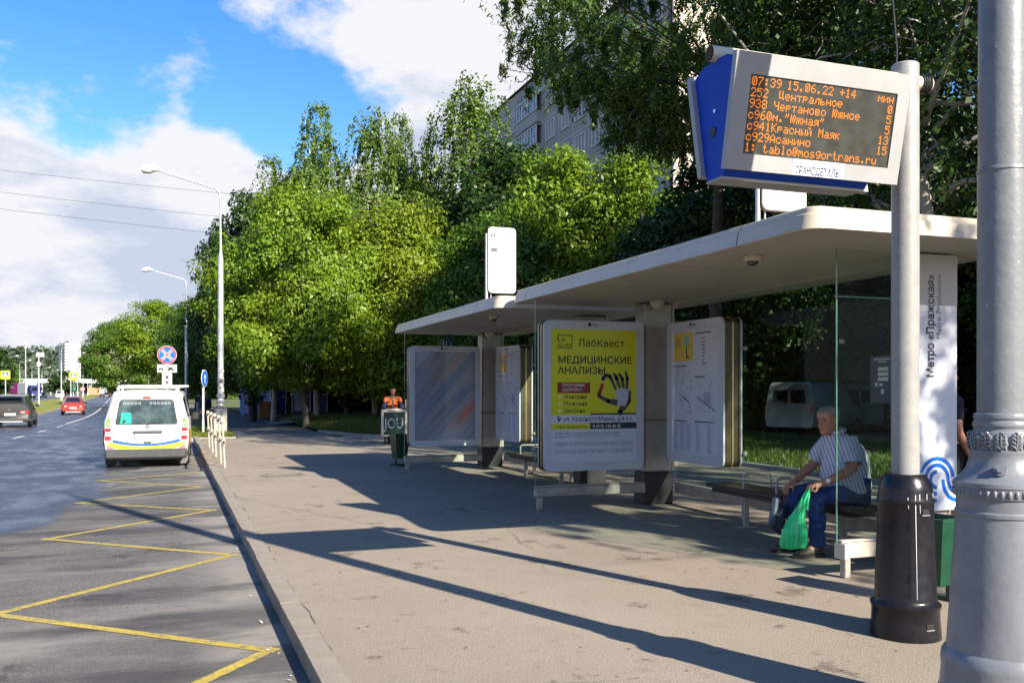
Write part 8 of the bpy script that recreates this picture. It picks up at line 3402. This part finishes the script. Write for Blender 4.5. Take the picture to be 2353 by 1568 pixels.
def proto(key, **kw):
    leafm, barkm = kw.pop('leaf'), kw.pop('bark')
    mb, V, Q = tree_parts(key, leafm, barkm, **kw)
    PROTO[key] = (mb, V, Q, leafm, barkm, kw['H'])


def plant_tree(key, label, x, y, h=None, sxy=1.0, rz=0.0, group=None, name='tree', cat='tree', z=None):
    P_ = PROTO[key]
    T = thing(name, label, cat, (x, y, (gz(y) if z is None else z)), rz, group)
    if len(P_) == 6:
        mb, V, Q, leafm, barkm, H0 = P_
        tr_ = mb.build('trunk', barkm, T, smooth=60)
        cr = np_mesh('crown', V, Q, leafm, T)
        PROTO[key] = (tr_.data, cr.data, H0)
    else:
        link('trunk', P_[0], T)
        link('crown', P_[1], T)
        H0 = P_[2]
    k = (h or H0) / H0
    T.scale = (k * sxy, k * sxy, k)
    return T


proto('maple', leaf=LEAF['lime'], bark=M['grey_bark'], H=10.6, cz0=2.2, rad=3.9, kind='dome', nclump=230, nleaf=84000, lsize=0.16, aspect=0.5, seed=3, clump=0.98, droop=0.5, trunk_r=0.13, branch=34, lobes=16, inner=0.3)
proto('maple_b', leaf=LEAF['yellow'], bark=M['grey_bark'], H=10.0, cz0=1.4, rad=3.45, kind='egg', nclump=150, nleaf=52000, lsize=0.17, aspect=0.5, seed=8, clump=1.1, droop=0.5, trunk_r=0.12, branch=26, lobes=9, inner=0.35)
proto('birch_a', leaf=LEAF['birch'], bark=M['birch_bark'], H=17.6, cz0=4.0, rad=3.3, kind='spire', nclump=210, nleaf=46000, lsize=0.15, aspect=0.65, seed=12, clump=0.75, droop=0.8, trunk_r=0.16, branch=26, lobes=10, strand=1.1, up=0.2, inner=0.2, trunk_top=0.97)
proto('birch_b', leaf=LEAF['birch'], bark=M['birch_bark'], H=18.0, cz0=3.0, rad=4.0, kind='spire', nclump=250, nleaf=52000, lsize=0.15, aspect=0.65, seed=21, clump=0.8, droop=0.8, trunk_r=0.17, branch=28, lobes=12, strand=1.2, up=0.2, inner=0.2, trunk_top=0.97)
proto('dark_round', leaf=LEAF['dark'], bark=M['bark'], H=11.0, cz0=1.6, rad=3.8, kind='egg', nclump=240, nleaf=46000, lsize=0.19, aspect=0.7, seed=31, clump=0.85, droop=0.3, trunk_r=0.2, branch=22, lobes=8)
proto('mid_round', leaf=LEAF['mid'], bark=M['bark'], H=11.0, cz0=1.4, rad=3.8, kind='round', nclump=240, nleaf=46000, lsize=0.18, aspect=0.6, seed=41, clump=0.85, droop=0.3, trunk_r=0.2, branch=22, lobes=9)
proto('yellow_small', leaf=LEAF['lime'], bark=M['grey_bark'], H=11.0, cz0=3.2, rad=2.9, kind='egg', nclump=150, nleaf=30000, lsize=0.17, aspect=0.5, seed=47, clump=0.75, droop=0.5, trunk_r=0.16, branch=22, lobes=9, inner=0.3)
proto('bush', leaf=LEAF['mid'], bark=M['bark'], H=4.6, cz0=0.2, rad=2.4, kind='dome', nclump=120, nleaf=22000, lsize=0.15, aspect=0.6, seed=51, clump=0.6, droop=0.3, trunk_r=0.08, branch=12, lobes=7)
proto('dark_bush', leaf=LEAF['dark'], bark=M['bark'], H=4.6, cz0=0.2, rad=2.6, kind='dome', nclump=120, nleaf=20000, lsize=0.17, aspect=0.7, seed=55, clump=0.6, droop=0.3, trunk_r=0.08, branch=12, lobes=7)

# the lime green maples at the stop
plant_tree('maple', 'broad lime green tree in the sun behind the cabins, left of the route sign', 5.5, 42.4, 10.7, 1.02, 0.4)
plant_tree('maple_b', 'yellow green tree leaning against the lime tree on its right', 9.6, 42.0, 10.5, 0.93, 1.3)
# birches behind
plant_tree('birch_a', 'slender birch, tallest crown left of centre', 7.5, 53.2, 18.2, 1.0, 0.3, 'birches behind the lime trees')
plant_tree('birch_b', 'two tipped birch in the middle of the tree line', 10.7, 52.4, 18.2, 1.0, 2.0, 'birches behind the lime trees')
plant_tree('birch_a', 'birch whose right tip stands close to the two tipped one', 12.6, 54.0, 18.4, 0.8, 3.1, 'birches behind the lime trees')
plant_tree('birch_b', 'broad pale birch in front of the left end of the flats', 15.2, 48.6, 19.4, 1.2, 4.4, 'birches behind the lime trees')
plant_tree('birch_a', 'birch filling the dip between the two tipped birch and the broad one', 13.4, 50.5, 16.2, 1.0, 1.4, 'birches behind the lime trees')
plant_tree('birch_a', 'birch at the left shoulder of the tree line', 5.3, 55.8, 15.6, 1.05, 5.0, 'birches behind the lime trees')
plant_tree('dark_round', 'dark maple bulging out behind the near street lamp', 3.9, 52.5, 12.4, 0.75, 0.2)
plant_tree('mid_round', 'dark green tree right behind the second street lamp', 5.6, 76, 14.0, 0.8, 1.7)
plant_tree('birch_a', 'drooping birch left of the dark maple', 4.4, 68, 13.6, 1.0, 2.7)
plant_tree('mid_round', 'rounded tree above the no stopping sign', 1.6, 92, 10.4, 1.0, 2.6)
plant_tree('mid_round', 'lower green tree standing between the second street lamp and the rounded tree', 2.3, 82, 9.6, 0.85, 3.6)
plant_tree('yellow_small', 'light green tree beside the road left of the second street lamp', -2.4, 108, 12.0, 1.5, 0.9)
plant_tree('mid_round', 'low green tree overhanging the road at the left end of the row', -6.6, 133, 11.2, 1.25, 4.0)
# right of the lime trees
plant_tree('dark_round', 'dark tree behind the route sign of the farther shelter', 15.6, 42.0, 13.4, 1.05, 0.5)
plant_tree('yellow_small', 'yellow green young tree in front of the flats', 15.2, 35.6, 12.1, 1.0, 0.8)
plant_tree('yellow_small', 'lime green young tree right of the yellow one below the willow', 17.3, 33.2, 11.6, 1.02, 3.3)
plant_tree('birch_b', 'mid green tree between the birch and the young yellow tree', 16.4, 45.5, 14.4, 1.3, 1.1)
plant_tree('mid_round', 'green tree close behind the roof of the farther shelter', 12.6, 35.0, 8.6, 1.05, 5.1)
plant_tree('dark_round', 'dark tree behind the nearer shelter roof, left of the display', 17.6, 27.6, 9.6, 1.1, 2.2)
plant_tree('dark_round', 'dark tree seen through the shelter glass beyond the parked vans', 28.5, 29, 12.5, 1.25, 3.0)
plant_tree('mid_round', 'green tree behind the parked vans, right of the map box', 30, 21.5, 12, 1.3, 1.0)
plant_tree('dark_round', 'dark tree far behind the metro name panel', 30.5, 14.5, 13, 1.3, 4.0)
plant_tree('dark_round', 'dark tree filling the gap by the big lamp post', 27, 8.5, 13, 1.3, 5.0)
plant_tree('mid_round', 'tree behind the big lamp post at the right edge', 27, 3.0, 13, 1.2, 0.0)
for i, (x, y, h) in enumerate(((24.2, 33.6, 4.6), (28.2, 32.6, 5.0), (31.6, 29.5, 5.2), (34.5, 31.5, 5.4))):
    plant_tree('bush', ('first', 'second', 'third', 'fourth')[i] + ' leafy bush from the left behind the parked vans', x, y, h, 1.25, i * 1.3, 'bushes behind the parked vans', 'shrub', 'shrub')
# lower shrubs that close the view under the crowns
for i, (x, y, h) in enumerate(((11.2, 36.2, 3.9), (14.5, 36.8, 4.4), (18.0, 37.0, 4.8))):
    plant_tree('bush', ('leftmost', 'middle', 'rightmost')[i] + ' of three leafy shrubs behind the farther shelter', x, y, h, 1.0, i * 1.7, 'shrubs behind the farther shelter', 'shrub', 'shrub')
# the shaded wood behind
k = 0
rw = random.Random(23)
for y in (61, 67, 74, 82):
    for x in np.arange(5.5, 34, 4.6):
        key = ('dark_round', 'mid_round', 'dark_round', 'birch_b')[k % 4]
        plant_tree(key, 'tree in the shaded wood behind the front row', x + rw.uniform(-1.4, 1.4) + (y - 61) * 0.05, y + rw.uniform(-2, 2), rw.uniform(10.5, 13.5), rw.uniform(0.9, 1.2), rw.uniform(0, 6), 'trees of the shaded wood')
        k += 1
for x in np.arange(8, 38, 4.2):
    plant_tree('dark_bush', 'dark bush deep in the shaded wood', x + rw.uniform(-1, 1), 64 + rw.uniform(-4, 3), rw.uniform(3.2, 5.5), 1.3, rw.uniform(0, 6), 'bushes of the shaded wood', 'shrub', 'shrub')
for y in np.arange(2, 48, 4.5):
    plant_tree('dark_bush', 'dark bush beyond the parked cars behind the shelters', 30.5 + rw.uniform(-1, 1), y, rw.uniform(3.5, 5.5), 1.3, rw.uniform(0, 6), 'bushes beyond the parked cars', 'shrub', 'shrub')
for (x, y, h) in ((10.5, 47.5, 9), (13.4, 38.6, 8.5), (8.6, 49, 10), (18.5, 44, 11), (21, 38, 11), (21.5, 47, 12), (25, 42, 12), (26, 35, 11.5), (27.2, 38.5, 12), (30.5, 38, 12.5), (31.5, 33, 12), (35, 36, 13)):
    plant_tree(('dark_round', 'mid_round')[int(x) % 2], 'shade tree standing inside the thicket between birches and flats', x, y, h, 0.95, rw.uniform(0, 6), 'trees of the thicket')

# ------------------------------------------------------------------ the willow and the white birch over the shelter
proto('willow', leaf=LEAF['willow'], bark=M['bark'], H=13.6, cz0=8.3, rad=5.6, kind='vase', nclump=400, nleaf=125000, lsize=0.19, aspect=0.22, seed=61, clump=0.8, droop=0.7, trunk_r=0.24, branch=60, lobes=8, strand=0.4, up=0.1, inner=0.25, trunk_top=0.6)
plant_tree('willow', 'big narrow leaved willow hanging over the shelter left of the display', 13.9, 21.8, 13.4, 1.0, 0.6)
proto('near_birch', leaf=LEAF['dark'], bark=M['birch_bark'], H=13.5, cz0=4.2, rad=4.2, kind='egg', nclump=230, nleaf=42000, lsize=0.095, aspect=0.7, seed=71, clump=0.6, droop=0.7, trunk_r=0.11, branch=50, lobes=8, strand=0.8, up=0.2, inner=0.1, trunk_top=0.9)
plant_tree('near_birch', 'white barked birch with bare arching limbs behind the display post', 13.5, 13.8, 16.5, 1.0, 1.9)
plant_tree('near_birch', 'second white barked birch farther right behind the big lamp post', 17.5, 12.2, 16.0, 1.1, 4.0)
plant_tree('near_birch', 'leafy birch behind the display, right of the willow', 18.6, 18.2, 16.5, 1.2, 0.7)
# a loose crowned tree beside the stop, out of the picture on the right: its shade falls on roof, panel and pavement
proto('loose_tree', leaf=LEAF['mid'], bark=M['bark'], H=12.5, cz0=4.5, rad=3.4, kind='egg', nclump=110, nleaf=17000, lsize=0.15, aspect=0.5, seed=91, clump=0.6, droop=0.7, trunk_r=0.12, branch=24, lobes=8, strand=0.6, up=0.2, inner=0.1)
plant_tree('loose_tree', 'loose crowned tree right of the picture that dapples the near roof and pavement', 12.7, -3.8, 12.5, 1.0, 0.4, 'loose trees right of the picture')
plant_tree('loose_tree', 'second loose crowned tree right of the picture that shades the seated man', 15.2, -1.6, 13.5, 1.1, 2.4, 'loose trees right of the picture')
# arching pale limbs of the birch
mb = MB()
rl = random.Random(9)
for (p0, p1, p2, r0) in (((10.4, 9.6, 3.2), (9.3, 10.6, 5.4), (7.9, 12.0, 8.0), 0.05), ((10.4, 9.6, 4.2), (10.1, 8.4, 4.6), (9.9, 6.8, 3.6), 0.06),
                         ((10.4, 9.6, 5.6), (10.2, 8.2, 5.2), (9.9, 6.6, 4.4), 0.045), ((10.4, 9.6, 6.2), (9.6, 9.9, 7.4), (8.7, 10.4, 9.0), 0.045), ((10.4, 9.6, 3.9), (9.6, 10.3, 4.6), (8.9, 11.3, 5.2), 0.04)):
    a, b, c = [Vector((13.5 + (q[0] - 10.4) * 1.35, 13.8 + (q[1] - 9.6) * 1.35, 1.6 + (q[2] - 1.6) * 1.38)) for q in (p0, p1, p2)]
    r0 *= 1.25
    pts = []
    for i in range(9):
        t = i / 8
        p = a.lerp(b, t).lerp(b.lerp(c, t), t)
        pts.append(p + Vector((rl.uniform(-.05, .05), rl.uniform(-.05, .05), rl.uniform(-.05, .05))))
    mb.tube(pts, [r0 * (1 - 0.75 * i / 8) for i in range(9)], 8)
    for i in range(3, 9):
        d = Vector((rl.uniform(-.7, .4), rl.uniform(-.6, .6), rl.uniform(-.5, .6)))
        mb.tube([pts[i], pts[i] + d * 0.5 + Vector((0, 0, .06)), pts[i] + d], [0.012, 0.008, 0.004], 5)
o = mb.build('limb', M['birch_bark'], smooth=60)
for ob in COL.objects:
    if ob.get('label', '').startswith('white barked birch with bare'):
        o.parent = ob
        o.matrix_parent_inverse = (Matrix.Translation(ob.location) @ Matrix.Rotation(1.9, 4, 'Z') @ Matrix.Diagonal((*ob.scale, 1))).inverted()

# ------------------------------------------------------------------ far trees and hills on the left
hill = MB()
V, F = [], []
nx, ny = 60, 8
for j in range(ny + 1):
    for i in range(nx + 1):
        x = -900 + 1400 * i / nx
        y = 1150 + 900 * j / ny
        t = j / ny
        h = (42 * math.exp(-((x + 220) / 260) ** 2) + 26 * math.exp(-((x - 40) / 200) ** 2) + 16) * math.sin(math.pi * 0.5 * min(1, t * 2)) + 2.5 * math.sin(i * 1.9 + j) * min(1, t * 3)
        V.append((x, y, -4 + h))
for j in range(ny):
    for i in range(nx):
        a = j * (nx + 1) + i
        F.append((a, a + 1, a + nx + 2, a + nx + 1))
hill.add(V, F)
tag(hill.build('hills', mat('hill_green', (0.05, 0.075, 0.045), 0.95, col2=(0.09, 0.12, 0.065), nscale=0.03, lo=0.4, hi=0.6), smooth=60), kind='structure')

rf = random.Random(77)
FAR = {}
proto('far_tree', leaf=LEAF['mid'], bark=M['bark'], H=12, cz0=0.8, rad=4.6, kind='dome', nclump=90, nleaf=5200, lsize=0.55, aspect=0.7, seed=81, clump=1.3, droop=0.2, trunk_r=0.25, branch=8, lobes=7)
proto('far_dark_tree', leaf=LEAF['dark'], bark=M['bark'], H=12, cz0=0.8, rad=4.6, kind='egg', nclump=90, nleaf=5200, lsize=0.6, aspect=0.7, seed=83, clump=1.3, droop=0.2, trunk_r=0.25, branch=8, lobes=7)
plant_tree('far_dark_tree', 'tall dark tree at the left edge above the yellow edged crossing sign', -31.5, 182, 10.5, 1.1, 0, None)
plant_tree('far_dark_tree', 'dark rounded tree standing on the median below the tower block', -28.2, 268, 7.6, 1.15, 1, None)
plant_tree('far_tree', 'green tree on the median just left of the footbridge', -20.5, 330, 9.5, 1.2, 1, None)
for i in range(26):
    y = rf.uniform(150, 420)
    x = -34 - rf.uniform(0, 16) + bend(y)
    plant_tree(('far_tree', 'far_dark_tree')[i % 2], 'distant tree left of the far carriageway', x, y, rf.uniform(6, 10) * (0.9 + y / 900), 1.1, rf.uniform(0, 6), 'distant trees left of the road')
for i in range(22):
    y = rf.uniform(400, 620)
    x = bend(y) + rf.uniform(-14, 24)
    plant_tree(('far_tree', 'far_dark_tree')[i % 2], 'distant tree where the road runs out of sight', x, y, rf.uniform(9, 13), 1.2, rf.uniform(0, 6), 'distant trees at the end of the road')
for i in range(16):
    y = rf.uniform(160, 330)
    x = 5.5 + rf.uniform(0, 12) + bend(y)
    plant_tree(('far_tree', 'far_dark_tree')[i % 2], 'distant tree right of the road behind the overhanging one', x, y, rf.uniform(9, 12), 1.1, rf.uniform(0, 6), 'distant trees right of the road')
# the wood on the hill reads as one mass
rg = np.random.default_rng(5)
n = 26000
hx = rg.uniform(-620, 420, n)
hy = rg.uniform(640, 1500, n)
tt = np.clip((hy - 1150) / 900, 0, 1)
hh = (42 * np.exp(-((hx + 220) / 260) ** 2) + 26 * np.exp(-((hx - 40) / 200) ** 2) + 16) * np.sin(np.pi * 0.5 * np.minimum(1, tt * 2))
hz = -4 + hh + rg.uniform(0, 9, n) * np.where(hy < 1150, 1.3, 1.0)
V, Q = leaves_at(np.stack([hx, hy, hz], axis=1), 6.0, 0.8, rg, 0, 0.6)
o = np_mesh('woodland', V, Q, leaf_mat('leaf_far', (0.045, 0.07, 0.035), (0.075, 0.105, 0.05), 0.3))
o['kind'] = 'stuff'

# ------------------------------------------------------------------ grass
def grass(name, n, sampler, hgt, m, seed):
    rg = np.random.default_rng(seed)
    B = sampler(rg, n)
    a = rg.uniform(0, 2 * np.pi, n)
    h = hgt * rg.uniform(0.5, 1.4, n)
    w = 0.008 + 0.05 * h
    d = np.stack([np.cos(a), np.sin(a), np.zeros(n)], axis=1)
    lean = np.stack([rg.normal(0, 0.4, n) * h, rg.normal(0, 0.4, n) * h, h], axis=1)
    v0 = B - d * w[:, None]
    v1 = B + d * w[:, None]
    v2 = B + lean + d * w[:, None] * 0.15
    v3 = B + lean - d * w[:, None] * 0.15
    V = np.stack([v0, v1, v2, v3], axis=1).reshape(-1, 3)
    o = np_mesh(name, V, np.arange(n * 4).reshape(-1, 4), m)
    o['kind'] = 'stuff'


GRASS = leaf_mat('grass_blade', (0.045, 0.085, 0.012), (0.115, 0.145, 0.02), 0.35)


def s_back(rg, n):
    x = 11.2 + 8.2 * rg.uniform(0, 1, n)
    y = rg.uniform(3, 30.5, n)
    return np.stack([x, y, np.full(n, 0.035)], axis=1)


def s_verge(rg, n):
    x = rg.uniform(-1.6, 1.85, n)
    y = 33.75 + 9 * rg.uniform(0, 1, n) ** 1.5
    return np.stack([x, y, np.array([gz(v) for v in y]) + 0.025], axis=1)


def s_mound(rg, n):
    vs = bpy.data.meshes['lawn_mound'].vertices
    co = np.array([v.co[:] for v in vs]).reshape(NR + 1, nf, 3)
    i = rg.integers(0, 7, n)
    j = rg.integers(0, nf - 1, n)
    u, v = rg.uniform(0, 1, (n, 1)), rg.uniform(0, 1, (n, 1))
    return (co[i, j] * (1 - u) * (1 - v) + co[i + 1, j] * u * (1 - v) + co[i, j + 1] * (1 - u) * v + co[i + 1, j + 1] * u * v)


grass('grass', 45000, s_back, 0.10, GRASS, 1)
grass('grass', 9000, s_verge, 0.11, leaf_mat('grass_bright', (0.08, 0.12, 0.012), (0.16, 0.18, 0.02), 0.35), 2)
grass('grass', 22000, s_mound, 0.10, GRASS, 3)

# ------------------------------------------------------------------ litter on the pavement
rg = np.random.default_rng(9)
n = 90
lx = rg.uniform(1.0, 6.0, n)
ly = rg.uniform(3.2, 12.5, n)
V, Q = leaves_at(np.stack([lx, ly, np.full(n, 0.006)], axis=1), 0.03, 0.6, rg, 0, 6, 0.1)
o = np_mesh('fallen_leaves', V, Q, mat('leaf_litter', (0.22, 0.19, 0.08), 0.8, col2=(0.08, 0.05, 0.03), nscale=30))
o['kind'] = 'stuff'
n = 40
ly = rg.uniform(4.0, 16, n)
V, Q = leaves_at(np.stack([0.70 - 0.0095 * ly + rg.normal(0, 0.03, n) - 0.05, ly, np.full(n, -0.11)], axis=1), 0.03, 0.5, rg, 0, 6, 0.1)
o = np_mesh('gutter_litter', V, Q, mat('litter_pale', (0.5, 0.48, 0.42), 0.8))
o['kind'] = 'stuff'
